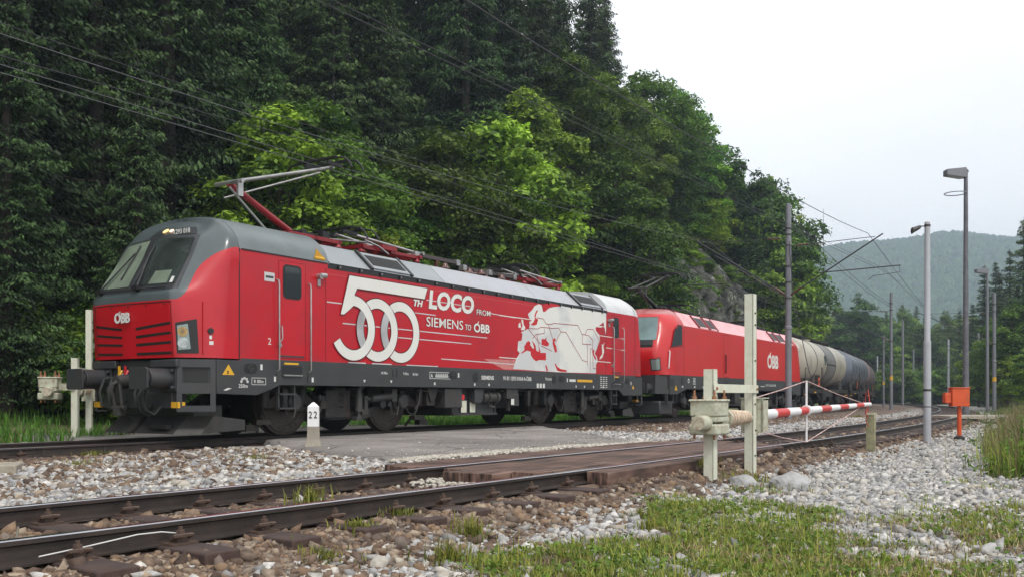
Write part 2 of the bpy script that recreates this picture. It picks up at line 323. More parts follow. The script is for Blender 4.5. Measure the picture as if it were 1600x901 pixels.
def tag(o, label=None, cat=None, group=None, kind=None):
    if label: o['label'] = label
    if cat: o['category'] = cat
    if group: o['group'] = group
    if kind: o['kind'] = kind
    return o
def thing(name, label, cat, loc=(0, 0, 0), rz=0, group=None):
    o = bpy.data.objects.new(name, None); COL.objects.link(o); o.empty_display_size = .2
    o.location = loc; o.rotation_euler = (0, 0, rz)
    return tag(o, label, cat, group)
def copy_tree(o, parent=None):
    c = o.copy(); COL.objects.link(c)
    if parent: c.parent = parent
    for ch in o.children: copy_tree(ch, c)
    return c
def text(name, s, pos, size, m, parent, front=False, shear=0., bold=0., sx=1., ext=.002, align='LEFT', width=None):
    cu = bpy.data.curves.new('t', 'FONT'); cu.body = s; cu.size = size; cu.shear = shear; cu.offset = bold; cu.extrude = ext; cu.align_x = align
    cu.resolution_u = 3
    to = bpy.data.objects.new('t', cu); COL.objects.link(to)
    dg = bpy.context.evaluated_depsgraph_get(); me = bpy.data.meshes.new_from_object(to.evaluated_get(dg))
    bpy.data.objects.remove(to)
    if width:
        xs = [v.co.x for v in me.vertices]; sx = width/(max(xs)-min(xs)); pos = (pos[0]-(0 if front else min(xs)*sx), pos[1]+(min(xs)*sx*-1 if front else 0), pos[2])
    rot = Matrix.Rotation(R(-90), 4, 'Z') @ Matrix.Rotation(R(90), 4, 'X') if front else Matrix.Rotation(R(90), 4, 'X')
    me.transform(Matrix.Translation((pos[0], -pos[1], pos[2])) @ rot @ Matrix.Diagonal((sx, 1, 1, 1)))
    me.materials.clear(); me.materials.append(M[m]); me.name = name
    o = bpy.data.objects.new(name, me); COL.objects.link(o); o.parent = parent
    return o

# ------------------------------------------------------------------ the two track alignments
class Path:
    def __init__(self, x, y, heading, parts, back=60, step=.5):
        """parts: list of (length, radius or None); curves turn left"""
        P = [(x, y)]; H = [heading]; S = [0.]
        h = heading
        for L, r in parts:
            n = int(L/step)
            for i in range(n):
                hm = h-(step/r/2 if r else 0)
                P.append((P[-1][0]+step*math.sin(hm), P[-1][1]+step*math.cos(hm)))
                h -= step/r if r else 0; H.append(h); S.append(S[-1]+step)
        h0 = heading; x0, y0 = x, y; rb = parts[0][1]; pre = []
        for i in range(int(back/step)):
            hm = h0+(step/rb/2 if rb else 0); x0 -= step*math.sin(hm); y0 -= step*math.cos(hm); h0 += step/rb if rb else 0
            pre.append((x0, y0, h0, -(i+1)*step))
        pre = pre[::-1]
        self.P = np.array([(a[0], a[1]) for a in pre]+P); self.H = np.array([a[2] for a in pre]+H); self.S = np.array([a[3] for a in pre]+S)
    def at(self, s, t=0.):
        X = np.interp(s, self.S, self.P[:, 0]); Y = np.interp(s, self.S, self.P[:, 1]); h = np.interp(s, self.S, self.H)
        return float(X+t*math.cos(h)), float(Y-t*math.sin(h)), float(h)
    def local(self, X, Y):
        X = np.asarray(X, float).ravel(); Y = np.asarray(Y, float).ravel(); Q = self.P[::4]; Hh = self.H[::4]; Ss = self.S[::4]
        t = np.empty(len(X)); s = np.empty(len(X))
        for a in range(0, len(X), 20000):
            dx = X[a:a+20000, None]-Q[None, :, 0]; dy = Y[a:a+20000, None]-Q[None, :, 1]
            i = np.argmin(dx*dx+dy*dy, 1); k = np.arange(len(i)); h = Hh[i]
            t[a:a+20000] = dx[k, i]*np.cos(h)-dy[k, i]*np.sin(h)
            s[a:a+20000] = Ss[i]+dx[k, i]*np.sin(h)+dy[k, i]*np.cos(h)
        return s, t
MAIN = Path(-6.809, 15.703, 0.57073, [(20, None), (300, 330.)], back=80)
NEAR = Path(-1.65, 7.5, R(35.2), [(300, 310.)], back=30)
def px(x, y, Y, ground=None):
    """world point seen at photo pixel x,y at depth Y"""
    return ((x-800)/1466.8*Y, Y, CAMZ+(620.1-y)/1466.8*Y)

def smooth01(a): a = np.clip(a, 0, 1); return a*a*(3-2*a)
def vnoise(X, Y, sc, seed=0):
    """cheap smooth 2-D value noise"""
    x = X/sc+seed*17.3; y = Y/sc+seed*9.1
    xi = np.floor(x).astype(int); yi = np.floor(y).astype(int); fx = x-xi; fy = y-yi
    fx = fx*fx*(3-2*fx); fy = fy*fy*(3-2*fy)
    def hsh(a, b): return np.modf(np.abs(np.sin(a*127.1+b*311.7+seed*74.7)*43758.5453))[0]
    return (hsh(xi, yi)*(1-fx)+hsh(xi+1, yi)*fx)*(1-fy)+(hsh(xi, yi+1)*(1-fx)+hsh(xi+1, yi+1)*fx)*fy
def ground_z(X, Y):
    X = np.asarray(X, float); Y = np.asarray(Y, float); sh = X.shape
    s, t = MAIN.local(X, Y); sn, tn = NEAR.local(X, Y); X = X.ravel(); Y = Y.ravel()
    z = np.full(len(X), -.165)
    z -= .15*smooth01((tn-1.05)/.75)                        # falls off on the camera side
    z += .05*np.clip(tn-7.5, 0, 40)*smooth01((Y-8)/8)       # bank on the right
    z += .09*smooth01((tn-.8)/.3)*(1-smooth01((tn-1.0)/.4))*smooth01((sn-2.2)/1.0)*(1-smooth01((sn-9.5)/1.5))
    mid = (t > 2.2) & (tn < -1.6)
    z = np.where(mid, -.17+.08*smooth01(1-np.abs(s-3.5)/9), z)
    dl = -t
    hill = np.clip(dl-6, 0, 3)*.18+np.clip(dl-9, 0, 60)*.82
    hill += (4.5+3.5*smooth01((s-40)/12))*smooth01((dl-9.2)/2.4)*smooth01((s-26)/6)*(1-smooth01((s-90)/12))*(1-.5*smooth01((dl-16)/14))
    hill = np.where(dl > 69, hill+(dl-69)*.3, hill)
    fade = 1-smooth01((s-98)/36)
    z += hill*fade*smooth01((s+75)/30)
    far = np.hypot(X, Y)
    z += .5*(vnoise(X, Y, 9, 1)-.5)*smooth01((dl-8)/6)*3*fade
    z += .03*(vnoise(X, Y, .7, 2)-.5)*(np.abs(t) > 1.8)*(np.abs(tn) > 1.6)
    # the wooded ridge far behind
    rx = (X/np.maximum(Y, 1))
    top = 163+8*smooth01((rx-.27)/.13)+2.5*np.sin(rx*31)+2*np.sin(rx*57)-4*smooth01((rx-.45)/.1)
    z += top*smooth01((far-640)/600)
    return z.reshape(sh)

# ------------------------------------------------------------------ ground
def build_ground():
    ys = np.concatenate([np.arange(-12, 3, 1.), np.arange(3, 30, .3), np.arange(30, 70, 1.), np.arange(70, 200, 3.), np.arange(200, 1330, 15.)])
    xs = np.concatenate([[-550, -420], np.arange(-300, -80, 10.), np.arange(-80, -22, 2.), np.arange(-22, 24, .4), np.arange(24, 80, 1.5), np.arange(80, 460, 10.), np.arange(470, 1100, 30.)])
    X, Y = np.meshgrid(xs, ys); Z = ground_z(X, Y)
    V = np.stack([X.ravel(), Y.ravel(), Z.ravel()], 1); nc = len(xs); nr = len(ys)
    i, j = np.meshgrid(np.arange(nr-1), np.arange(nc-1), indexing='ij'); a = (i*nc+j).ravel()
    F = np.stack([a, a+1, a+nc+1, a+nc], 1)
    c = V[F].mean(1); s, t = MAIN.local(c[:, 0], c[:, 1]); sn, tn = NEAR.local(c[:, 0], c[:, 1])
    far = np.hypot(c[:, 0], c[:, 1])
    # 0 pale gravel, 1 rusty ballast, 2 soil and grass, 3 forest floor
    mi = np.zeros(len(F), int)
    mi[(np.abs(t) < 1.9) | (np.abs(tn) < 1.6)] = 1
    mi[(t > 1.8) & (t < 4.8) & (s > 12)] = 1
    mi[t < -2.6] = 2; mi[(tn > 8.5+1.2*vnoise(c[:, 0], c[:, 1], 2, 4)) & (c[:, 1] > 7)] = 2
    mi[(far > 140) & (mi == 0)] = 2; mi[t < -8.5] = 3; mi[far > 400] = 3
    def gm(name, cols, sc, sc2, bump, patch=None):
        m = bpy.data.materials.new(name); m.use_nodes = True; nt = m.node_tree; b = nt.nodes['Principled BSDF']; b.inputs['Roughness'].default_value = .9
        tcn = nt.nodes.new('ShaderNodeTexCoord')
        vo = nt.nodes.new('ShaderNodeTexVoronoi'); vo.inputs['Scale'].default_value = sc; nt.links.new(tcn.outputs['Object'], vo.inputs['Vector'])
        n = nt.nodes.new('ShaderNodeTexNoise'); n.inputs['Scale'].default_value = sc2; n.inputs['Detail'].default_value = 6; nt.links.new(tcn.outputs['Object'], n.inputs['Vector'])
        sx = nt.nodes.new('ShaderNodeSeparateColor'); nt.links.new(vo.outputs['Color'], sx.inputs[0])
        c = nt.nodes.new('ShaderNodeValToRGB'); el = c.color_ramp.elements; el[0].color = hexa(cols[0]); el[1].color = hexa(cols[-1])
        for k, q in enumerate(cols[1:-1]): e = el.new((k+1)/(len(cols)-1)); e.color = hexa(q)
        nt.links.new(sx.outputs[0], c.inputs[0])
        mxn = nt.nodes.new('ShaderNodeMix'); mxn.data_type = 'RGBA'; r = nt.nodes.new('ShaderNodeMapRange'); r.inputs[1].default_value = .5; r.inputs[2].default_value = .62
        nt.links.new(n.outputs[0], r.inputs[0]); nt.links.new(r.outputs[0], mxn.inputs[0]); nt.links.new(c.outputs[0], mxn.inputs[6])
        mxn.inputs[7].default_value = hexa(patch or cols[0]); nt.links.new(mxn.outputs[2], b.inputs['Base Color'])
        bp = nt.nodes.new('ShaderNodeBump'); bp.inputs['Strength'].default_value = bump; bp.inputs['Distance'].default_value = .03; bp.invert = True
        nt.links.new(vo.outputs['Distance'], bp.inputs['Height']); nt.links.new(bp.outputs[0], b.inputs['Normal'])
        return m
    m0 = gm('pale_gravel_ground', [(.20, .19, .18), (.34, .33, .32), (.24, .23, .21), (.44, .43, .41)], 14, 1.2, 1., (.22, .20, .17))
    m1 = gm('rusty_ballast_ground', [(.07, .045, .035), (.15, .10, .07), (.10, .07, .05), (.22, .17, .13)], 14, 1.5, 1., (.09, .06, .045))
    m2 = gm('grassy_soil', [(.05, .08, .02), (.09, .13, .03), (.12, .12, .05), (.07, .10, .025)], 9, .5, .4, (.11, .10, .05))
    m3 = gm('forest_floor', [(.015, .024, .010), (.03, .045, .015), (.025, .025, .014), (.02, .035, .012)], 1.5, .3, .3, (.02, .03, .012))
    o = npmesh('ground', V, F, [m0, m1, m2, m3], mi=mi, smooth=True); tag(o, 'gravel yard beside the tracks rising to the forest floor', kind='structure')
build_ground()

# ------------------------------------------------------------------ railway tracks
RAILPROF = [(-.075, 0), (.075, 0), (.075, .012), (.012, .035), (.012, .12), (.036, .135), (.036, .165), (.028, .172), (-.028, .172), (-.036, .165), (-.036, .135), (-.012, .12), (-.012, .035), (-.075, .012)]
def rail_mesh(path, toff, s0, s1, ztop=0., step=1.):
    mb = MB(); n = int((s1-s0)/step)+1; prof = RAILPROF; m = len(prof)
    for k in range(n):
        s = s0+k*step
        for a, b in prof:
            x, y, h = path.at(s, toff+a); mb.v.append((x, y, ztop-.138+b*.802))
    for k in range(n-1):
        for i in range(m):
            j = (i+1) % m; mb.f.append((k*m+i, k*m+j, (k+1)*m+j, (k+1)*m+i)); mb.mi.append(1 if i in (6, 7, 8) else 0)
    mb.f += [tuple(range(m)), tuple(range((n-1)*m, n*m))]; mb.mi += [0, 0]
    return mb
def clip_mesh():
    mb = MB()
    mb.box(-.09, .09, -.17, .17, .0, .014)                       # baseplate under the rail
    for sg in (-1, 1):
        mb.box(-.035, .035, sg*.105-.035, sg*.105+.035, .012, .045)
        mb.cyl((0, sg*.12, .03), (0, sg*.12, .105), .013, n=8); mb.cyl((0, sg*.12, .055), (0, sg*.12, .085), .025, n=6)
        mb.tube([(-.055, sg*.10, .03), (-.06, sg*.15, .055), (0, sg*.17, .06), (.06, sg*.15, .055), (.055, sg*.10, .03)], .012, n=5)
    return mb
def build_track(name, label, path, s0, s1, topmat, sl0, sl1, z_sl=-.138, skip=None, nclip=25):
    root = thing(name, label, 'railway track', path.at(s0)[:2]+(0,))
    inv = Matrix.Translation(root.location).inverted()
    for tt in (-.753, .753):
        o = rail_mesh(path, tt, s0, s1).build('rail', ['rail', topmat], root, smooth=30); o.data.transform(inv)
    sl = MB().box(-.12, .12, -1.28, 1.28, -.14, 0).build('sleeper', 'sleeper', root, bevel=.012); cl = None
    n = int((sl1-sl0)/.62); cn = 0; rest = MB()
    for k in range(n):
        s = sl0+k*.62
        if skip and skip(s): continue
        x, y, h = path.at(s, RNG.normal()*.015)
        if k == 0: o = sl
        elif k < 98: o = sl.copy(); COL.objects.link(o)
        else:
            c, sn_ = math.cos(-h+math.pi/2), math.sin(-h+math.pi/2)
            vs = []
            for vx in (-.12, .12):
                for vy in (-1.28, 1.28):
                    for vz in (-.14, 0): vs.append((x+vx*c-vy*sn_-root.location.x, y+vx*sn_+vy*c-root.location.y, vz+z_sl))
            rest.hexa8(vs); continue
        o.parent = root; o.location = (x-root.location.x, y-root.location.y, z_sl+RNG.normal()*.004); o.rotation_euler = (0, 0, math.pi/2-h+RNG.normal()*.012)
        if cn < nclip:
            for tt in (-.753, .753):
                if cl is None: cl = clip_mesh().build('rail_fastening', 'plate', None, smooth=30); c2 = cl
                else: c2 = cl.copy(); COL.objects.link(c2)
                c2.parent = o; c2.location = (0, -tt, .0)
            cn += 1
    if rest.f: r = rest.build('sleepers_beyond', 'sleeper', root); tag(r, kind='stuff')
    return root
deck = lambda s: False
build_track('railway_track', 'near single track with shiny rails curving from lower left to the far right', NEAR, -6, 180, 'railtop', -3, 90)
build_track('railway_track', 'far track on which the red train stands', MAIN, -12, 150, 'railtop2', -10, 60, nclip=14)
# check rail and turnout blade at the left end of the far track
cr_ = thing('check_rail', 'short dark check rail beside the far track at the left edge', 'check rail', MAIN.at(-6)[:2]+(0,)); inv = Matrix.Translation(cr_.location).inverted()
for tt, a, b in ((.61, -11, -2.2), (-.61, -11, -3.5)):
    o = rail_mesh(MAIN, tt, a, b, -.012, .5).build('rail', ['rail', 'rail'], cr_); o.data.transform(inv)
mb = MB()
for s in (-5.2, -4.0, -2.8, -1.6, -.6):
    x, y, h = MAIN.at(s, .9); mb.cyl((x, y, -.16), (x, y, -.05), .03); 
    x2, y2, h = MAIN.at(s+.14, .97); mb.hexa8([(x+dx-.0, y+dy, z) for dx in (-.12, .12) for dy in (-.10, .10) for z in (-.17, -.12)])
o = mb.build('chair', 'rail', cr_); o.data.transform(inv)

def path_prism(path, s0, s1, t0, t1, z0, z1, n=8):
    mb = MB(); S = np.linspace(s0, s1, n)
    for s in S:
        for t in (t0, t1):
            for z in (z0, z1): mb.v.append(path.at(s, t)[:2]+(z,))
    for k in range(n-1):
        a = 4*k
        for q in ((a, a+4, a+5, a+1), (a+2, a+3, a+7, a+6), (a, a+2, a+6, a+4), (a+1, a+5, a+7, a+3)): mb.f.append(q); mb.mi.append(0)
    mb.f += [(0, 1, 3, 2), (4*n-4, 4*n-2, 4*n-1, 4*n-3)]; mb.mi += [0, 0]
    return mb
# timber crossing deck on the near track: arc position of the deck found from its photo corners
sA = float(NEAR.local([.5], [9.3])[0][0])
dk = thing('timber_crossing_deck', 'worn dark brown timber deck of the level crossing in the near track', 'crossing deck', NEAR.at(sA)[:2]+(0,)); inv = Matrix.Translation(dk.location).inverted()
k = 0
for (t0, t1, a, b) in [(-1.55, -1.28, -.1, 6.6), (-1.27, -1.02, -.3, 7.4), (-1.01, -.80, -.2, 6.9), (-.66, -.36, -.15, 7.6), (-.35, -.06, -.55, 6.9), (-.05, .24, -.5, 7.3), (.25, .52, -.2, 6.8), (.53, .665, .1, 7.0), (.80, .93, .35, 6.2), (.94, 1.05, .2, 4.2), (1.06, 1.16, .15, 2.3)]:
    o = path_prism(NEAR, sA+a, sA+b, t0, t1, -.165, -.012+RNG.normal()*.005, 10).build('plank', 'plank', dk, bevel=.008); o.data.transform(inv)

def slab(name, label, pts, z, m, cat=None, kind='structure', thick=.12, jag=0.):
    poly = []
    for i, p in enumerate(pts):
        q = pts[(i+1) % len(pts)]; L = math.hypot(q[0]-p[0], q[1]-p[1]); n = max(1, int(L/.25))
        for k in range(n):
            f = k/n; poly.append((p[0]+(q[0]-p[0])*f+RNG.normal()*jag, p[1]+(q[1]-p[1])*f+RNG.normal()*jag))
    cx = sum(p[0] for p in pts)/len(pts); cy = sum(p[1] for p in pts)/len(pts); n = len(poly); V = []; F = []
    rings = [1.02, 1., .96, .6, .25]; zz = [z-thick, z-.02, z, z+.012, z+.016]
    for r, q in zip(rings, zz):
        for p in poly: V.append((cx+(p[0]-cx)*r, cy+(p[1]-cy)*r, q))
    V.append((cx, cy, z+.018))
    for k in range(len(rings)-1):
        for i in range(n): F.append((k*n+i, k*n+(i+1) % n, (k+1)*n+(i+1) % n, (k+1)*n+i))
    mb = MB(); mb.add(V, F)
    L = (len(rings)-1)*n; mb.add([], []); 
    for i in range(n): mb.f.append((L+i, L+(i+1) % n, len(V)-1)); mb.mi.append(0)
    o = mb.build(name, m, None, smooth=50)
    return tag(o, label, cat, kind=kind)
pA = MAIN.at(2.6, .86); pB = MAIN.at(12.6, .86)
slab('road', 'grey asphalt road surface between the two tracks', [pA[:2], pB[:2], (2.3, 16.6), (.3, 14.0), (-1.6, 12.1), (-3.0, 13.9)], -.035, 'asphalt', jag=.06)
slab('road', 'asphalt road leaving the crossing behind the train', [MAIN.at(1.5, -.9)[:2], MAIN.at(11.5, -.9)[:2], MAIN.at(12, -5.5)[:2], MAIN.at(1, -5.5)[:2]], -.04, 'asphalt', jag=.03)
slab('concrete_slab', 'broken pale concrete slab beside the kilometre stone', [(-4.75, 15.7), (-3.5, 15.9), (-3.3, 14.9), (-4.3, 14.4)], -.085, 'concrete', cat='slab', kind=None, jag=.04)

# ------------------------------------------------------------------ locomotive pieces
PROF = [(1.5, 1.40), (1.5, 2.35), (1.5, 2.9), (1.5, 3.29), (1.385, 3.56), (1.02, 3.84), (.6, 3.93), (.05, 3.965)]
CORN = [(1.12, .56, 1.40), (1.10, .50, 2.35), (1.05, .60, 2.60), (1.0, .92, 3.12), (.95, 1.12, 3.46), (.82, 1.36, 3.70), (.5, 1.44, 3.82), (.04, 1.52, 3.90)]
CENT = [(.50, 1.40), (.45, 2.35), (.53, 2.60), (.85, 3.13), (1.04, 3.49), (1.28, 3.73), (1.40, 3.84), (1.53, 3.905)]
def catmull(A, n):
    A = np.array(A, float); out = []
    for i in range(len(A)-1):
        p0 = A[max(i-1, 0)]; p1 = A[i]; p2 = A[i+1]; p3 = A[min(i+2, len(A)-1)]
        for k in range(n):
            t = k/n; out.append(.5*((2*p1)+(-p0+p2)*t+(2*p0-5*p1+4*p2-p3)*t*t+(-p0+3*p1-3*p2+p3)*t**3))
    out.append(A[-1]); return np.array(out)
def shell_rows(seam_s=1.55, sub=4, prof=PROF, corn=CORN, cent=CENT, side_s=1.15, linear_to=3):
    rows = []
    def inter(A):
        A = np.array(A, float); o = []
        for i in range(len(A)-1):
            p0 = A[max(i-1, 0)]; p1 = A[i]; p2 = A[i+1]; p3 = A[min(i+2, len(A)-1)]
            for k in range(sub):
                t = k/sub
                if i == 0: o.append(p1+(p2-p1)*t)
                else: o.append(.5*((2*p1)+(-p0+p2)*t+(2*p0-5*p1+4*p2-p3)*t*t+(-p0+3*p1-3*p2+p3)*t**3))
        o.append(A[-1]); return o
    P = inter(prof); Cn = inter(corn); Ce = inter(cent); nr = len(P)
    for i in range(nr):
        pt, pz = P[i]; ct, cs, cz = Cn[i]; es, ez = Ce[i]
        f = i/(nr-1)
        bs = side_s+(seam_s-.05-side_s)*min(1, f*1.25)               # where the side starts to turn in
        S0 = Vector((seam_s, pt, pz)); bz = pz+(cz-pz)*.12*min(1, f*2); B = Vector((bs, pt*(1-.0*f), bz)); K = Vector((cs, ct, cz)); E = Vector((es, 0, ez))
        Q = Vector((bs*.45+cs*.55, pt*.62+ct*.38+.06*(1-f), bz*.45+cz*.55))
        row = [S0.lerp(B, k/3) for k in range(3)]
        for k in range(7):
            t = k/6; row.append(B*(1-t)**2+Q*2*t*(1-t)+K*t*t)
        Q2 = Vector((es+(cs-es)*.35, ct*.62, cz*.4+ez*.6))
        for k in range(1, 7):
            t = k/6; row.append(K*(1-t)**2+Q2*2*t*(1-t)+E*t*t)
        full = row+[Vector((p.x, -p.y, p.z)) for p in row[-2::-1]]
        rows.append(full)
    return rows
class Shell:
    def __init__(self, rows): self.A = np.array([[tuple(p) for p in r] for r in rows])
    def at(self, v, u):
        nr, nc, _ = self.A.shape; v = min(max(v, 0), nr-1.001); u = min(max(u, 0), nc-1.001); i, j = int(v), int(u); a, b = v-i, u-j
        return self.A[i, j]*(1-a)*(1-b)+self.A[i+1, j]*a*(1-b)+self.A[i, j+1]*(1-a)*b+self.A[i+1, j+1]*a*b
    def normal(self, v, u):
        e = .3; n = np.cross(self.at(v+e, u)-self.at(v-e, u), self.at(v, u+e)-self.at(v, u-e)); n = n/(np.linalg.norm(n)+1e-9)
        c = np.array([4., 0, 2.4]); return n if np.dot(n, self.at(v, u)-c) > 0 else -n
    def patch(self, corners, off, nv=10, nu=10):
        """corners (v,u): bottom-left, bottom-right, top-right, top-left; returns lifted grid"""
        bl, br, tr, tl = [np.array(c, float) for c in corners]; G = []
        for i in range(nv+1):
            a = i/nv; row = []
            for j in range(nu+1):
                b = j/nu; q = (bl*(1-b)+br*b)*(1-a)+(tl*(1-b)+tr*b)*a; p = self.at(*q)+self.normal(*q)*off; row.append(tuple(p))
            G.append(row)
        return G
    def uv_of(self, t=None, z=None, s=None):
        """nearest (v,u) to a wanted point"""
        best = None; T = np.array([s if s is not None else 0, t, z], float); Wt = np.array([1. if s is not None else 0., 1, 1])
        nr, nc, _ = self.A.shape
        c = (nc-1)//2
        for v in np.arange(0, nr-1, .25):
            for u in np.arange(4, nc-5, .25):
                d = (((self.at(v, u)-T)*Wt)**2).sum()
                if best is None or d < best[0]: best = (d, v, u)
        return best[1:]

def livery_cab(name, above, below, front_line=2.37):
    """two paints divided along a curve in object s,z"""
    m = bpy.data.materials.new(name); m.use_nodes = True; t = m.node_tree; b = t.nodes['Principled BSDF']
    b.inputs['Roughness'].default_value = .3; b.inputs['Coat Weight'].default_value = .2; b.inputs['Coat Roughness'].default_value = .12
    tcn = t.nodes.new('ShaderNodeTexCoord'); sp = t.nodes.new('ShaderNodeSeparateXYZ'); t.links.new(tcn.outputs['Object'], sp.inputs[0])
    fc = t.nodes.new('ShaderNodeFloatCurve'); cv = fc.mapping.curves[0]
    pts = [(0.45, 2.36), (.55, 2.37), (.64, 2.45), (.74, 2.61), (.90, 2.89), (1.04, 3.06), (1.22, 3.21), (1.47, 3.31), (1.6, 3.31)]
    fc.mapping.use_clip = False
    # both axes are squeezed into 0..1
    cv.points[0].location = (0.0, 2.36/4); cv.points[1].location = (1.0, 3.31/4)
    for a, z in pts: cv.points.new(a/2, z/4)
    fc.mapping.update()
    h = t.nodes.new('ShaderNodeMath'); h.operation = 'MULTIPLY'; h.inputs[1].default_value = .5; t.links.new(sp.outputs['X'], h.inputs[0]); t.links.new(h.outputs[0], fc.inputs['Value'])
    g = t.nodes.new('ShaderNodeMath'); g.operation = 'MULTIPLY'; g.inputs[1].default_value = 4; t.links.new(fc.outputs[0], g.inputs[0])
    q = t.nodes.new('ShaderNodeMath'); q.operation = 'GREATER_THAN'; t.links.new(sp.outputs['Z'], q.inputs[0]); t.links.new(g.outputs[0], q.inputs[1])
    n = t.nodes.new('ShaderNodeTexNoise'); n.inputs['Scale'].default_value = 1.3; n.inputs['Detail'].default_value = 5; t.links.new(tcn.outputs['Object'], n.inputs['Vector'])
    mk = t.nodes.new('ShaderNodeMix'); mk.data_type = 'RGBA'; mk.inputs[6].default_value = hexa(below); mk.inputs[7].default_value = hexa(above); t.links.new(q.outputs[0], mk.inputs[0])
    hs = t.nodes.new('ShaderNodeHueSaturation'); r = t.nodes.new('ShaderNodeMapRange'); r.inputs[1].default_value = .3; r.inputs[2].default_value = .7; r.inputs[3].default_value = .88; r.inputs[4].default_value = 1.08
    t.links.new(n.outputs[0], r.inputs[0]); t.links.new(r.outputs[0], hs.inputs['Value']); t.links.new(mk.outputs[2], hs.inputs['Color']); t.links.new(hs.outputs[0], b.inputs['Base Color'])
    return m

def wheelset(parent, s, r, w=.753, disc=True):
    for sg in (1, -1):
        t0 = sg*w; mb = MB(True)
        o_ = sg
        # tread and flange
        mb.lathe([(t0-.07*o_, r+.028), (t0-.045*o_, r+.028), (t0-.04*o_, r), (t0+.065*o_, r-.003), (t0+.07*o_, r-.01), (t0+.07*o_, r-.07)], (s, 0, r), 'y', 48, 0)
        wh = mb.build('wheel', 'wheel', parent, smooth=40)
        if sg == 1 and disc:
            d = MB(True)
            d.lathe([(t0+.05, r-.06), (t0+.085, r-.065), (t0+.09, r-.09), (t0+.088, r-.20), (t0+.05, r-.215)], (s, 0, r), 'y', 48, 0)
            for k in range(20):
                a = 2*math.pi*k/20; d.cyl((s+(r-.14)*math.cos(a), t0+.08, r+(r-.14)*math.sin(a)), (s+(r-.14)*math.cos(a), t0+.10, r+(r-.14)*math.sin(a)), .014, n=6, mi=1)
            d.lathe([(t0+.0, .16), (t0+.12, .15), (t0+.15, .10), (t0+.15, .02)], (s, 0, r), 'y', 24, 0)
            d.build('brake_disc', ['wheel', 'under'], wh, smooth=35)
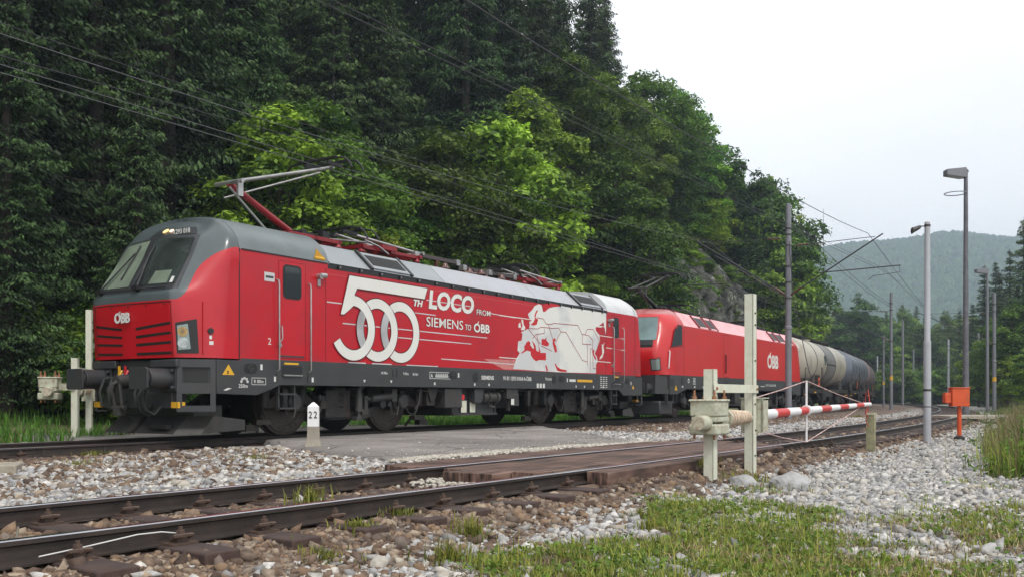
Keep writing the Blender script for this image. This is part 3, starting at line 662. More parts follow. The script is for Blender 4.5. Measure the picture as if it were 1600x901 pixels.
def bogie(root, c, wb, r, detail=True):
    """a powered bogie: frame, wheels, springs, dampers, sand boxes; c = pivot position"""
    b = MB(True)
    for sg in (1, -1):
        t0, t1 = (.93, 1.08) if sg > 0 else (-1.08, -.93)
        poly = [(c-wb/2-.75, .62), (c-wb/2-.45, .80), (c-wb/2+.35, .80), (c-.85, .58), (c-.5, .46), (c+.5, .46), (c+.85, .58), (c+wb/2-.35, .80), (c+wb/2+.45, .80), (c+wb/2+.75, .62), (c+wb/2+.70, .52), (c+wb/2-.30, .60), (c+.75, .34), (c+.5, .28), (c-.5, .28), (c-.75, .34), (c-wb/2+.30, .60), (c-wb/2-.70, .52)]
        b.prism(poly, t0, t1)
        for ax in (c-wb/2, c+wb/2):
            b.cyl((ax, sg*.86, r), (ax, sg*1.16, r), .17, n=16)
            b.cbox((ax, sg*1.02, r), (.42, .22, .30))
            for q in (-.27, .27): b.cyl((ax+q, sg*1.02, r-.02), (ax+q, sg*1.02, .90), .085, n=12)
    b.box(c-.35, c+.35, -1., 1., .35, .75)
    b.box(c-wb/2-.2, c+wb/2+.2, -.45, .45, .25, .78)
    for ax in (c-wb/2, c+wb/2): b.cyl((ax, -.7, r), (ax, .7, r), .09, n=12)
    fr = b.build('bogie_frame', 'under', root, bevel=.012)
    for ax in (c-wb/2, c+wb/2): wheelset(fr, ax, r)
    if not detail: return fr
    e = MB(True)
    # centre body: motor cover, secondary springs, yaw damper, vertical damper
    e.box(c-.72, c-.02, 1.09, 1.16, .34, .88)
    for q in (-.28, .28): e.lathe([(.52, .16), (.56, .19), (.62, .16), (.68, .19), (.74, .16), (.80, .19), (.86, .16), (.92, .19), (.95, .16)], (c+q, 1.0, 0), 'z', 16)
    d = e.build('spring_cover', 'under', fr)
    e = MB(True)
    e.cyl((c+.10, 1.28, .99), (c+.10, 1.28, .78), .05, n=12); e.cyl((c+.10, 1.28, .80), (c+.10, 1.28, .45), .075, n=14); e.cyl((c+.10, 1.28, .48), (c+.10, 1.28, .30), .035, n=10)
    e.cbox((c+.10, 1.24, .31), (.16, .12, .08)); e.cyl((c+.10, 1.22, .93), (c+.10, 1.34, .93), .045)
    e.build('damper', 'undergrey', fr)
    e = MB(True)
    e.cyl((c+.32, 1.26, .70), (c+.50, 1.26, .71), .04, n=10); e.cyl((c+.48, 1.26, .71), (c+1.12, 1.26, .76), .078, n=14); e.cbox((c+1.20, 1.24, .78), (.16, .14, .26)); e.cbox((c+.32, 1.22, .62), (.10, .14, .30)); e.cbox((c+.30, 1.22, .45), (.18, .12, .12))
    e.build('yaw_damper', 'undergrey', fr)
    for ax, sg in ((c-wb/2, 1), (c+wb/2, 1)):
        e = MB(True)
        e.lathe([(1.16, .16), (1.22, .165), (1.25, .14), (1.26, .05)], (ax+.10*(1 if ax > c else -1), 0, r+.03), 'y', 20)
        e.tube([(ax+.1, 1.25, .55), (ax+.25, 1.27, .38), (ax+.42, 1.27, .36), (ax+.55, 1.25, .50), (ax+.58, 1.2, .8)], .012, n=5)
        e.tube([(ax-.1, 1.25, .55), (ax-.2, 1.28, .36), (ax-.36, 1.28, .40), (ax-.42, 1.22, .8)], .012, n=5)
        e.cbox((ax-.33, 1.15, .72), (.12, .1, .34))
        e.build('axle_box_cover', 'undergrey', fr)
    for ax, dr in ((c-wb/2, -1), (c+wb/2, 1)):
        e = MB(True)
        # sand box with its pipe, and brake calliper hung outside each wheel
        e.cyl((ax+dr*.80, 1.16, .95), (ax+dr*.78, 1.12, .55), .10, .085, n=12)
        e.tube([(ax+dr*.78, 1.1, .58), (ax+dr*.74, .95, .3), (ax+dr*.66, .80, .10)], .03)
        e.cbox((ax+dr*.78, 1.05, .28), (.36, .16, .09)); e.cbox((ax+dr*1.0, 1.0, .18), (.30, .14, .12))
        e.cbox((ax-dr*.62, 1.12, .66), (.18, .18, .22)); e.cyl((ax-dr*.62, 1.14, .60), (ax-dr*.62, 1.26, .60), .09)
        e.build('sand_pipe', 'under', fr)
    return fr

def headstock(root, mirror=None, step_plate=True, k=1):
    """buffer beam, buffers, plough, coupler; built at s=0 looking forward; mirror(s) maps for the rear"""
    f = (lambda s: s) if mirror is None else (lambda s: mirror-s)
    def mbb():
        return MB(True)
    def fix(mb):
        mb.v = [(f(a[0]), a[1], a[2]) for a in mb.v]; return mb
    b = mbb()
    pl = [(.62, -1.10), (.62, 1.10), (1.02, 1.44), (1.6, 1.44), (1.6, -1.44), (1.02, -1.44)]
    b.prism([(p[0], p[1]) for p in pl], .80, 1.375, plane='xy')
    b.box(.52, .66, .48, 1.16, 1.24, 1.37); b.box(.52, .66, -1.16, -.48, 1.24, 1.37)
    b.box(.60, .9, -.95, .95, .55, .82)
    hs = fix(b).build('headstock', 'skirt', root, bevel=.015)
    for sg in (1, -1):
        c = mbb(); t0 = sg*.875
        g = []
        c.prism([(t0-.235, .90), (t0-.195, .87), (t0+.195, .87), (t0+.235, .90), (t0+.235, 1.20), (t0+.195, 1.23), (t0-.195, 1.23), (t0-.235, 1.20)], .0, .035, plane='yz')
        c.cyl((.03, t0, 1.05), (.34, t0, 1.05), .125, n=20); c.cyl((.14, t0, 1.05), (.60, t0, 1.05), .17, n=20)
        c.box(.56, .63, t0-.22, t0+.22, .84, 1.24)
        for a in (-.17, .17):
            for z in (.90, 1.18): c.cyl((.50, t0+a, z), (.57, t0+a, z), .03, n=6)
        fix(c).build('buffer', 'skirt', root, bevel=.006)
    for sg in (1, -1):
        c = mbb()
        A = Vector((.57, sg*1.11, 0)); B = Vector((1.05, sg*1.50, 0)); d = (B-A); nrm = Vector((-.64, sg*.77, 0))*.02
        def bar(a0, a1, z0, z1):
            P = [A+d*a0, A+d*a1]; vs = []
            for p in P:
                for o_ in (-1, 1):
                    for z in (z0, z1): q = p+nrm*o_; vs.append((q.x, q.y, z))
            c.hexa8(vs)
        bar(0, 1, 1.24, 1.375); bar(0, 1, .80, .97); bar(0, 1, .50, .58); bar(0, .14, .58, .80); bar(.86, 1, .58, .80); bar(0, .14, .97, 1.24); bar(.86, 1, .97, 1.24)
        for z in (.50, .585, .97):
            P = [A+d*.02, A+d*.98, A+d*.98-nrm*9, A+d*.02-nrm*9]
            c.prism([(p.x, p.y) for p in P], z-.012, z+.012, plane='xy')
        cs = fix(c).build('corner_step', 'skirt', root)
        c = mbb(); P = [Vector((.625, sg*1.1, 0)), Vector((1.03, sg*1.455, 0))]
        d = P[1]-P[0]; q = [P[0]+d*.14, P[0]+d*.86]; n_ = Vector((-.64, sg*.77, 0))*.006
        c.hexa8([((p+n_*o_).x, (p+n_*o_).y, z) for p in q for o_ in (-1, 1) for z in (.985, 1.23)])
        fix(c).build('step_recess', 'black', cs)
        c = mbb(); c.box(.56, .70, min(sg*.98, sg*1.16), max(sg*.98, sg*1.16), .56, .66); fix(c).build('yellow_marking', 'yellow', cs)
    # snow plough
    c = mbb()
    c.hexa8([(.95, -1.15, .14), (1.05, -1.15, .40), (.55, -.1, .14), (.78, -.1, .40), (1.0, -1.1, .14), (1.12, -1.1, .40), (.62, -.1, .14), (.86, -.1, .40)])
    c.add([(.98, 1.22, .12), (.98, -1.22, .12), (.62, -.95, .12), (.62, .95, .12), (1.25, 1.22, .40), (1.25, -1.22, .40), (.95, -.90, .42), (.95, .90, .42)], [(0, 1, 2, 3), (4, 7, 6, 5), (0, 4, 5, 1), (1, 5, 6, 2), (2, 6, 7, 3), (3, 7, 4, 0)])
    c.add([(.62, .95, .12), (.98, 1.22, .12), (1.9, 1.25, .16), (1.9, 1.25, .34), (1.25, 1.22, .42), (.95, .90, .42)], [(0, 1, 4, 5), (1, 2, 3, 4)])
    c.box(1.0, 1.6, -1.0, 1.0, .38, .60)
    pl = fix(c).build('snow_plough', 'undergrey', root, solid=0)
    c = mbb(); c.box(.60, .72, .30, .80, .20, .27); fix(c).build('plough_slot', 'black', pl)
    # coupler and hoses
    c = mbb()
    c.cyl((.2, 0, 1.0), (.62, 0, 1.02), .11, .13, n=14); c.tube([(.22, .02, 1.0), (.12, .02, .95), (.10, .02, .85), (.14, .02, .75)], .035)
    for q in (-.09, .11): c.tube([(.20, q, .96), (.22, q+.01, .75), (.26, q, .52)], .032)
    c.cyl((.24, -.16, .56), (.24, .2, .56), .035); c.cbox((.25, .02, .50), (.12, .16, .14))
    fix(c).build('coupler', 'undergrey', root)
    for q, z in ((-.62, 1.08), (-.38, 1.10), (.35, 1.05), (.58, 1.0), (.45, .98)):
        c = mbb(); c.tube([(.60, q, z), (.40, q, z-.03), (.30, q+.02, z-.25), (.32, q+.06, z-.48), (.44, q+.12, z-.55), (.55, q+.16, z-.42)], .028, n=7); fix(c).build('hose', 'rubber', root)
    for q, mm in ((-.33, 'yellow'), (-.16, 'redhose')):
        c = mbb(); c.tube([(.55, q, 1.20), (.50, q, 1.12), (.46, q, 1.04), (.44, q+.03, .96)], .026); c.cbox((.47, q, 1.05), (.07, .09, .09)); c.box(.48, .51, q-.015, q+.015, 1.12, 1.28)
        fix(c).build('hose_cock', mm, root)
    c = mbb(); c.box(.588, .598, -.46, -.36, 1.02, 1.16); fix(c).build('notice_plate', 'textwhite', root)

def pantograph_raised(root, s0, z0, knee, head, m_low='maroon', light='alu', sg=1, k=1.):
    """single-arm pantograph: s0,z0 base; knee and head as (s,z)"""
    b = MB(True); b.box(s0-.75, s0+.75, -.55, -.47, z0-.05, z0+.03); b.box(s0-.75, s0+.75, .47, .55, z0-.05, z0+.03)
    for q in (-.75, 0, .7): b.box(s0+q, s0+q+.08, -.55, .55, z0-.05, z0+.03)
    for q in (-.7, .7):
        for t in (-.5, .5): b.lathe([(z0-.32, .05), (z0-.28, .09), (z0-.24, .05), (z0-.2, .09), (z0-.16, .05), (z0-.12, .09), (z0-.05, .05)], (s0+q, t, 0), 'z', 10)
    fr = b.build('pantograph_base', 'maroon', root)
    p = MB(True); p.cbox((s0+.1, 0, z0+.08), (.7, .5, .12)); p.cyl((s0-.1, -.35, z0+.1), (s0-.1, .35, z0+.1), .07); p.cbox((s0+.5, .3, z0+.1), (.2, .14, .2)); p.build('drive', 'black', fr)
    kn = Vector((knee[0], 0, knee[1])); hd = Vector((head[0], 0, head[1])); A = Vector((s0-.1, 0, z0+.1))
    p = MB(True); p.cyl(tuple(A), tuple(kn), .075, .06, n=12); p.build('lower_arm', m_low, fr)
    p = MB(True); p.cyl((s0-sg*.85, .12, z0), tuple(kn+Vector((-.10*sg, .12, -.10))), .022, n=8); p.build('control_rod', light, fr)
    p = MB(True)
    for t in (-.28, .28): p.cyl(tuple(kn+Vector((0, t, .02))), tuple(hd+Vector((0, t*.6, 0))), .035, .03, n=10)
    p.cyl(tuple(kn+Vector((0, -.38, .02))), tuple(kn+Vector((0, .38, .02))), .04); p.cyl(tuple(kn+Vector((.12*sg, -.3, -.22))), tuple(hd+Vector((-.1*sg, 0, -.10))), .02)
    p.cbox(tuple(kn+Vector((.0, .3, -.12))), (.12, .05, .3)); p.cyl(tuple(hd+Vector((0, -.3, 0))), tuple(hd+Vector((0, .3, 0))), .035)
    p.build('upper_arm', light, fr)
    p = MB(True)
    for q in (-.18, .18):
        c = hd+Vector((q, 0, .13)); p.tube([tuple(c+Vector((0, t, zz))) for t, zz in ((-.98, -.26), (-.90, -.13), (-.78, -.03), (-.6, 0), (.6, 0), (.78, -.03), (.90, -.13), (.98, -.26))], .022, n=6)
        p.cbox(tuple(c+Vector((0, 0, .02))), (.05, 1.1, .04))
    p.cbox(tuple(hd+Vector((0, -.32, .06))), (.42, .06, .08)); p.cbox(tuple(hd+Vector((0, .32, .06))), (.42, .06, .08))
    p.build('collector_head', 'black', fr)
def pantograph_folded(root, s0, s1, z0, light='alu', low='maroon'):
    """folded pantograph lying between s0 and s1, collector at the s0 end"""
    b = MB(True)
    for t in (-.5, .5): b.box(s0+.4, s1-.2, t-.04, t+.04, z0-.03, z0+.04)
    for q in (.4, .5*(s1-s0), s1-s0-.3): b.box(s0+q, s0+q+.09, -.6, .6, z0-.03, z0+.05)
    for q in (.45, s1-s0-.3):
        for t in (-.5, .5): b.lathe([(z0-.30, .05), (z0-.26, .09), (z0-.22, .05), (z0-.18, .09), (z0-.14, .05), (z0-.10, .09), (z0-.03, .05)], (s0+q, t, 0), 'z', 10)
    fr = b.build('pantograph_base', low, root)
    p = MB(True); p.cyl((s0+1.0, 0, z0+.12), (s1-.15, 0, z0+.06), .075); p.box(s0+1.0, s0+1.5, .25, .62, z0+.02, z0+.12); p.build('lower_arm', low, fr)
    p = MB(True)
    for t in (-.28, .28): p.cyl((s0+.35, t*.6, z0+.32), (s1+.1, t, z0+.16), .032)
    p.cyl((s1+.1, -.4, z0+.16), (s1+.1, .4, z0+.16), .04); p.tube([(s0+.5, .55, z0+.15), (s0+.9, .6, z0+.06), (s0+1.2, .62, z0-.08)], .02)
    p.cyl((s0-.4, .1, z0+.1), (s0+1.2, .15, z0+.22), .022)
    p.build('upper_arm', light, fr)
    p = MB(True)
    for q in (0, .36):
        p.tube([(s0+.1+q, t, z0+.36+zz) for t, zz in ((-.98, -.26), (-.90, -.13), (-.78, -.03), (-.6, 0), (.6, 0), (.78, -.03), (.90, -.13), (.98, -.26))], .022, n=6)
        p.cbox((s0+.1+q, 0, z0+.38), (.05, 1.1, .04))
    p.cbox((s0+.28, .3, z0+.31), (.45, .06, .08)); p.cbox((s0+.28, -.3, z0+.31), (.45, .06, .08))
    p.build('collector_head', 'black', fr)
    return fr

# ------------------------------------------------------------------ front locomotive
MAPD = {'LAND': [(10.31, 1.45), (10.47, 1.72), (10.63, 1.86), (10.52, 1.92), (10.55, 2.16), (10.71, 2.18), (10.76, 2.35), (10.68, 2.39), (10.93, 2.47), (11.08, 2.53), (11.11, 2.61), (11.08, 2.68), (11.21, 2.73), (11.08, 2.78), (11.02, 2.88), (11.24, 3.01), (11.35, 3.11), (11.55, 3.18), (11.71, 3.16), (11.78, 2.99), (11.93, 3.03), (12.11, 3.12), (12.47, 3.19), (12.75, 3.23), (13.42, 3.22), (14.16, 3.23), (14.86, 3.23), (15.44, 3.23), (15.42, 2.6), (15.26, 2.96), (15.07, 2.87), (14.75, 2.76), (14.79, 2.67), (15.0, 2.57), (15.04, 2.41), (14.87, 2.17), (14.79, 2.1), (14.71, 2.01), (14.84, 1.92), (14.9, 1.79), (14.79, 1.7), (14.79, 1.44), (12.47, 1.42)], 'MED': [(10.67, 1.86), (10.86, 1.96), (10.83, 2.03), (10.96, 2.16), (11.08, 2.19), (11.13, 2.16), (11.13, 2.09), (11.29, 1.99), (11.32, 2.04), (11.22, 2.22), (11.39, 2.1), (11.43, 1.96), (11.55, 1.93), (11.58, 2.07), (11.65, 1.91), (11.93, 1.92), (11.93, 1.72), (11.58, 1.72), (11.43, 1.68), (11.29, 1.73), (11.16, 1.83), (11.15, 1.92), (10.96, 1.94), (10.75, 1.86)], 'BLACK': [(11.71, 2.28), (11.86, 2.28), (11.98, 2.33), (11.94, 2.26), (12.1, 2.17), (12.04, 2.1), (11.86, 2.1), (11.69, 2.13)], 'CASP': [(12.29, 2.3), (12.41, 2.34), (12.45, 2.28), (12.37, 2.23), (12.47, 2.12), (12.52, 1.97), (12.41, 1.95), (12.35, 2.06), (12.28, 2.18)], 'BALT': [(11.53, 3.02), (11.43, 2.91), (11.39, 2.81), (11.53, 2.78), (11.46, 2.64), (11.29, 2.6), (11.16, 2.62), (11.29, 2.69), (11.36, 2.78), (11.34, 2.87), (11.43, 3.0)], 'REDSEA': [(11.89, 1.58), (11.96, 1.59), (12.04, 1.44), (11.97, 1.43)], 'GULF': [(12.38, 1.66), (12.47, 1.63), (12.53, 1.57), (12.72, 1.51), (13.04, 1.49), (13.05, 1.44), (12.72, 1.44), (12.53, 1.46), (12.44, 1.57)], 'KARA': [(11.71, 3.18), (11.87, 3.1), (11.79, 3.01), (11.89, 3.0), (12.04, 3.11), (12.29, 3.16), (12.75, 3.22), (12.53, 3.25), (12.11, 3.25)], 'UK': [(10.71, 2.72), (10.78, 2.72), (10.81, 2.6), (10.9, 2.52), (10.85, 2.46), (10.68, 2.45), (10.76, 2.57), (10.71, 2.65)], 'IRE': [(10.56, 2.58), (10.65, 2.65), (10.69, 2.51), (10.57, 2.5)], 'JAP': [(15.15, 2.32), (15.23, 2.28), (15.35, 2.37), (15.25, 2.25), (15.31, 2.09), (15.19, 1.91), (15.0, 1.84), (15.05, 1.92), (15.18, 2.01), (15.17, 2.18)], 'CN': [(14.54, 2.09), (14.68, 2.13), (14.66, 1.99), (14.77, 1.91), (14.8, 1.82), (14.7, 1.86), (14.59, 1.99)], 'R1': [(11.46, 2.82), (11.78, 2.81), (11.93, 2.69), (12.23, 2.69), (12.32, 2.73), (13.69, 2.76), (13.92, 2.53), (14.33, 2.51), (14.59, 2.39), (14.57, 2.15), (14.43, 2.13), (14.43, 1.51)], 'R2': [(11.01, 2.51), (11.52, 2.53), (11.64, 2.58), (11.99, 2.59), (12.29, 2.59), (12.6, 2.62), (12.72, 2.52), (13.0, 2.53), (13.95, 1.79), (14.26, 1.75), (14.26, 1.65)], 'R3': [(12.72, 2.52), (12.44, 2.23)], 'R4': [(12.05, 2.67), (12.29, 2.3)], 'R5': [(11.04, 2.5), (11.64, 2.14)], 'R6': [(11.84, 2.55), (11.84, 2.43), (11.41, 2.38), (11.24, 2.26)], 'R7': [(11.46, 2.39), (11.58, 2.02)], 'R8': [(14.12, 2.54), (14.26, 2.69), (14.61, 2.7), (15.0, 2.41), (14.86, 2.17)], 'R9': [(13.95, 2.5), (13.95, 2.25), (14.49, 2.26)], 'R10': [(14.26, 2.24), (14.26, 1.75)], 'R11': [(14.57, 2.14), (14.61, 1.58), (14.79, 1.57)], 'R12': [(11.69, 2.09), (12.23, 1.98)], 'L1': [(9.69, 2.75), (11.12, 2.75), (12.85, 2.73), (13.75, 2.77)], 'L2': [(11.52, 2.81), (15.15, 2.8)], 'L3': [(9.69, 1.72), (11.29, 1.71), (12.85, 1.7), (14.43, 1.69)], 'L4': [(12.66, 1.81), (15.74, 1.78)], 'L5': [(14.75, 2.82), (15.4, 2.83)], 'L6': [(14.86, 2.55), (16.71, 2.53)], 'L7': [(15.44, 2.21), (16.71, 2.18)]}
def decal(name, parent, poly, t, m, th=.002):
    return MB(True).prism(poly, t, t+th).build(name, m, parent, smooth=0)
def strip(name, parent, pts, wdt, t, m, th=.002):
    mb = MB(True)
    for a, b in zip(pts[:-1], pts[1:]):
        d = Vector((b[0]-a[0], b[1]-a[1])); L = d.length
        if L < 1e-6: continue
        n = Vector((-d.y, d.x))/L*wdt/2; e = d/L*wdt*.3
        mb.prism([(a[0]-n.x-e.x, a[1]-n.y-e.y), (b[0]-n.x+e.x, b[1]-n.y+e.y), (b[0]+n.x+e.x, b[1]+n.y+e.y), (a[0]+n.x-e.x, a[1]+n.y-e.y)], t, t+th)
    return mb.build(name, m, parent, smooth=0)
def rrect(s0, s1, z0, z1, r, n=4):
    o = []
    for cx, cz, a0 in ((s1-r, z0+r, -90), (s1-r, z1-r, 0), (s0+r, z1-r, 90), (s0+r, z0+r, 180)):
        for k in range(n+1): a = R(a0+90*k/n); o.append((cx+r*math.cos(a), cz+r*math.sin(a)))
    return o
def frame_line(mb, s0, s1, z0, z1, w_, t, th=.003):
    mb.box(s0-w_, s1+w_, t, t+th, z0-w_, z0); mb.box(s0-w_, s1+w_, t, t+th, z1, z1+w_); mb.box(s0-w_, s0, t, t+th, z0, z1); mb.box(s1, s1+w_, t, t+th, z0, z1)
def dense(shell, step=.25):
    nr, nc, _ = shell.A.shape
    vs = np.arange(0, nr-1, step); us = np.arange(1, nc-2, step)
    P = np.array([[shell.at(v, u) for u in us] for v in vs]); return vs, us, P
def find_uv(D, t, z, smax=1.4):
    vs, us, P = D; d = (P[:, :, 1]-t)**2+(P[:, :, 2]-z)**2+100*(P[:, :, 0] > smax)
    i, j = np.unravel_index(np.argmin(d), d.shape); return vs[i], us[j]

def loco_front():
    root = thing('electric_locomotive', 'foremost red locomotive with big white 500 lettering, pale map and raised pantograph', 'locomotive', (-6.809, 15.703, 0), math.pi/2-.57073)
    sh = Shell(shell_rows()); D = dense(sh)
    M['cabpaint'] = livery_cab('grey_mask_over_red_paint', (.075, .093, .098), RED)
    body = MB(True)
    body.box(1.55, 17.43, -1.5, 1.5, 1.375, 3.29)
    core = body.build('body', 'red', root)
    c = MB(True); c.grid(sh.A.tolist()); cab = c.build('cab', 'cabpaint', root, smooth=60)
    # rear cab (mirrored), plain red
    sr = Shell([[Vector((18.98-p[0], p[1], p[2])) for p in row] for row in sh.A.tolist()])
    c = MB(True); c.grid(sr.A[:13].tolist()); rc = c.build('cab', 'red', root, smooth=60)
    c = MB(True); c.grid(sr.A[12:].tolist()); c.build('roof_cowl', 'roofwhite', rc, smooth=60)
    # cab roofs between seam and the machine room roof
    def roofseg(s0, s1, m, par):
        A = catmull(PROF[3:], 4); A = [(1.5, 3.292)]+[tuple(a) for a in A[1:]]
        full = A+[(-a[0], a[1]) for a in A[::-1]]
        mb = MB(True); n = len(full)
        mb.add([(s, a[0], a[1]) for s in (s0, s1) for a in full], [(i, i+1, n+i+1, n+i) for i in range(n-1)]+[tuple(range(n)), tuple(range(n, 2*n))])
        return mb.build('roof_section', m, par, smooth=30)
    roofseg(1.562, 3.74, 'maskroof', root); roofseg(15.52, 17.42, 'roofwhite', root)
    b = MB(True); b.box(1.545, 1.565, -1.506, 1.506, 1.38, 3.30); b.box(1.6, 3.7, 1.49, 1.515, 3.285, 3.305); b.box(17.42, 17.44, -1.503, 1.503, 1.38, 3.29); b.box(3.66, 3.67, 1.50, 1.503, 1.4, 3.2); b.box(15.42, 15.43, 1.50, 1.503, 1.4, 3.2)
    b.build_each('panel_seam', 'black', core)
    # dark vent gap and roof side panels
    b = MB(True); b.box(3.74, 15.52, -1.46, 1.46, 3.10, 3.30); b.box(3.74, 15.52, -1.0, 1.0, 3.4, 3.60); b.box(3.72, 15.5, 1.47, 1.503, 3.20, 3.292)
    b.build('vent_strip', 'black', root)
    b = MB(True); s = 4.0
    while s < 15.4: b.cbox((s, 1.515, 3.245), (.03, .03, .085)); b.cbox((s+.04, 1.52, 3.26), (.03, .02, .03), 1); s += .62
    b.build_each('vent_bracket', ['black', 'alu'], core)
    segs = [(3.775, 7.46), (7.475, 11.46), (11.475, 15.505)]
    for (a, e_) in segs:
        b = MB(True)
        for sg in (1, -1):
            p = [(1.515, 3.31), (1.06, 3.72), (1.0, 3.745), (.96, 3.745), (1.0, 3.70), (1.47, 3.29)]
            b.prism([(q[0]*sg, q[1]) for q in p], a, e_, plane='yz')
        b.build('roof_panel', 'roofgrey' if a < 7 else 'roofwhite2', root, smooth=30)
    for a, e_ in ((5.0, 6.25), (13.85, 15.15)):
        b = MB(True)
        def onp(s_, f_, off): # point on the sloping panel, f 0 bottom..1 top
            t_ = 1.515+(1.06-1.515)*f_; z_ = 3.31+.41*f_; return (s_, t_+off*.67, z_+off*.74)
        def quad(s0, s1, f0, f1, o0, o1, mi): b.hexa8([onp(s_, f_, o_) for s_ in (s0, s1) for f_ in (f0, f1) for o_ in (o0, o1)], mi)
        quad(a, e_, .06, .94, .004, .035, 0); quad(a+.10, e_-.08, .22, .80, .036, .040, 1); quad(a-.06, a+.02, .0, 1.0, .004, .05, 1); quad(e_-.02, e_+.05, .0, 1.0, .004, .05, 1)
        for k in range(9): quad(a+.12, e_-.1, .25+k*.06, .27+k*.06, .040, .046, 2)
        b.build('roof_grille', ['roofgrey', 'black', 'skirt'], root)
    # skirt below the red
    b = MB(True)
    pl = [(1.06, 1.375), (1.06, .80), (1.94, .775), (2.50, .96), (16.28, .96), (16.60, .795), (17.94, .795), (17.94, 1.375)]
    b.prism(pl, 1.485, 1.509); b.prism(pl, -1.509, -1.485); b.box(1.0, 17.9, -1.48, 1.48, .98, 1.37); b.box(1.0, 2.4, -1.4, 1.4, .86, 1.0)
    b.prism([(1.58, 1.415), (1.58, 1.37), (17.42, 1.37), (17.42, 1.415)], 1.502, 1.507)
    sk = b.build('underframe', 'skirt', root, bevel=.004)
    headstock(root); headstock(root, mirror=18.98)
    # ---------- cab front
    def P(tz4, off, nv=6, nu=8):
        uv = [find_uv(D, t, z) for t, z in tz4]; return sh.patch(uv, off, nv, nu)
    uvp = sh.patch
    mb = MB(True); mb.grid(uvp([(7.1, 21.6), (7.1, 8.6), (17.0, 8.8), (17.0, 21.4)], .006, 14, 26)); su = mb.build('windscreen_surround', 'maskdark', cab, smooth=60)
    mb = MB(True); mb.grid(uvp([(8.3, 15.0), (8.3, 9.3), (16.1, 9.5), (16.3, 15.45)], .014)); wr = mb.build('windscreen', 'wsglass', cab, smooth=60); wr['label'] = 'right windscreen pane reflecting dark trees and sky'
    mb = MB(True); mb.grid(uvp([(8.3, 21.0), (8.3, 15.7), (16.3, 16.2), (16.1, 20.8)], .014)); wl = mb.build('windscreen', 'palepane', cab, smooth=60); wl['label'] = 'left windscreen pane with pale cab lining behind it'
    mb = MB(True); mb.grid(uvp([(17.3, 17.2), (17.3, 9.6), (20.0, 10.5), (20.0, 17.2)], .010)); hp = mb.build('headlight_panel', 'maskdark', cab, smooth=60)
    for u, mm in ((14.9, 'litlamp'), (14.1, 'litlamp2')):
        p = sh.at(18.6, u)+sh.normal(18.6, u)*.02; n = sh.normal(18.6, u)
        mb = MB(True); mb.cyl(tuple(p), tuple(p+n*.012), .062 if u > 14.5 else .04, n=20); mb.build('headlight', mm, hp)
    p = sh.at(17.75, 13.3)
    text('running_number', '1293 018', (p[0]-.03, p[1]-.02, p[2]-.015), .12, 'textwhite', cab, front=True, bold=.002, sx=1.0).data.transform(Matrix.Translation((0, 0, 0)))
    for uvq, mm, nm in (([(8.45, 13.2), (8.45, 10.6), (10.2, 10.7), (10.2, 13.1)], 'palepane', 'painted_reflection_patch'), ([(8.45, 10.2), (8.45, 9.7), (9.3, 9.75), (9.3, 10.2)], 'textwhite', 'painted_glint_patch')):  # pale patches paint the white reflection onto the right pane
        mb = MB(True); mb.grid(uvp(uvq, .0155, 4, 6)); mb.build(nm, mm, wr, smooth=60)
    # wipers
    for (u0, u1, v0, v1) in ((14.2, 14.9, 7.5, 13.0), (20.0, 17.4, 7.5, 13.4)):
        a = sh.at(v0, u0)+sh.normal(v0, u0)*.06; b_ = sh.at(v1, u1)+sh.normal(v1, u1)*.05; c0 = sh.at(v1-4, u1)+sh.normal(v1-4, u1)*.035; c1 = sh.at(v1+1.7, u1-.1)+sh.normal(v1+1.7, u1)*.035
        mb = MB(True); mb.cyl(tuple(a), tuple(b_), .014); mb.cyl(tuple(a+np.array([0, .03, 0])), tuple(b_), .008); mb.cyl(tuple(c0), tuple(c1), .013); mb.cyl(tuple(a-sh.normal(v0, u0)*.06), tuple(a+sh.normal(v0, u0)*.02), .05, n=14); mb.cbox(tuple(a), (.08, .14, .07))
        mb.build('wiper', 'black', cab)
    mb = MB(True); pts = [sh.at(7.2, u)+sh.normal(7.2, u)*.045 for u in np.linspace(10.2, 19.8, 8)]
    mb.tube([tuple(q) for q in pts], .010, 6); mb.build('grab_bar', 'black', cab)
    # red nose: dark gap lines, slats
    nose = MB(True)
    for (t0, z0, t1, z1, hgt) in [(-1.04, 2.325, 1.06, 2.325, .016)]+[(.155, za, 1.02, zb, .045) for za, zb in ((1.90, 1.975), (1.765, 1.815), (1.63, 1.655), (1.475, 1.48))]+[(-1.0, zb, -.23, za, .04) for za, zb in ((1.90, 1.985), (1.765, 1.825), (1.63, 1.665), (1.475, 1.495))]:
        n = 8; G0 = []; G1 = []
        for k in range(n+1):
            f = k/n; t = t0+(t1-t0)*f; z = z0+(z1-z0)*f
            a = sh.at(*[q for q in find_uv_t(sh, t, z-hgt/2)]); b_ = sh.at(*[q for q in find_uv_t(sh, t, z+hgt/2)])
            G0.append(tuple(a-np.array([.006, 0, 0]))); G1.append(tuple(b_-np.array([.006, 0, 0])))
        nose.grid([G0, G1])
    for t in (1.045, -1.02):
        G0 = []; G1 = []
        for z in np.linspace(1.41, 2.32, 5):
            G0.append(tuple(sh.at(*find_uv_t(sh, t-.005, z))-np.array([.006, 0, 0]))); G1.append(tuple(sh.at(*find_uv_t(sh, t+.005, z))-np.array([.006, 0, 0])))
        nose.grid([G0, G1])
    for t in (-.98, -.5, -.02, .45, .93): nose.cyl((.44+.04*abs(t)*abs(t), t, 2.28), (.46, t, 2.28), .012, n=8)
    nose.build('grille_slot', 'black', cab, smooth=0)
    tx = text('operator_logo', 'OBB', (.432, -.375, 2.02), .235, 'textwhite', cab, front=True, bold=.008, sx=.92, ext=.006)
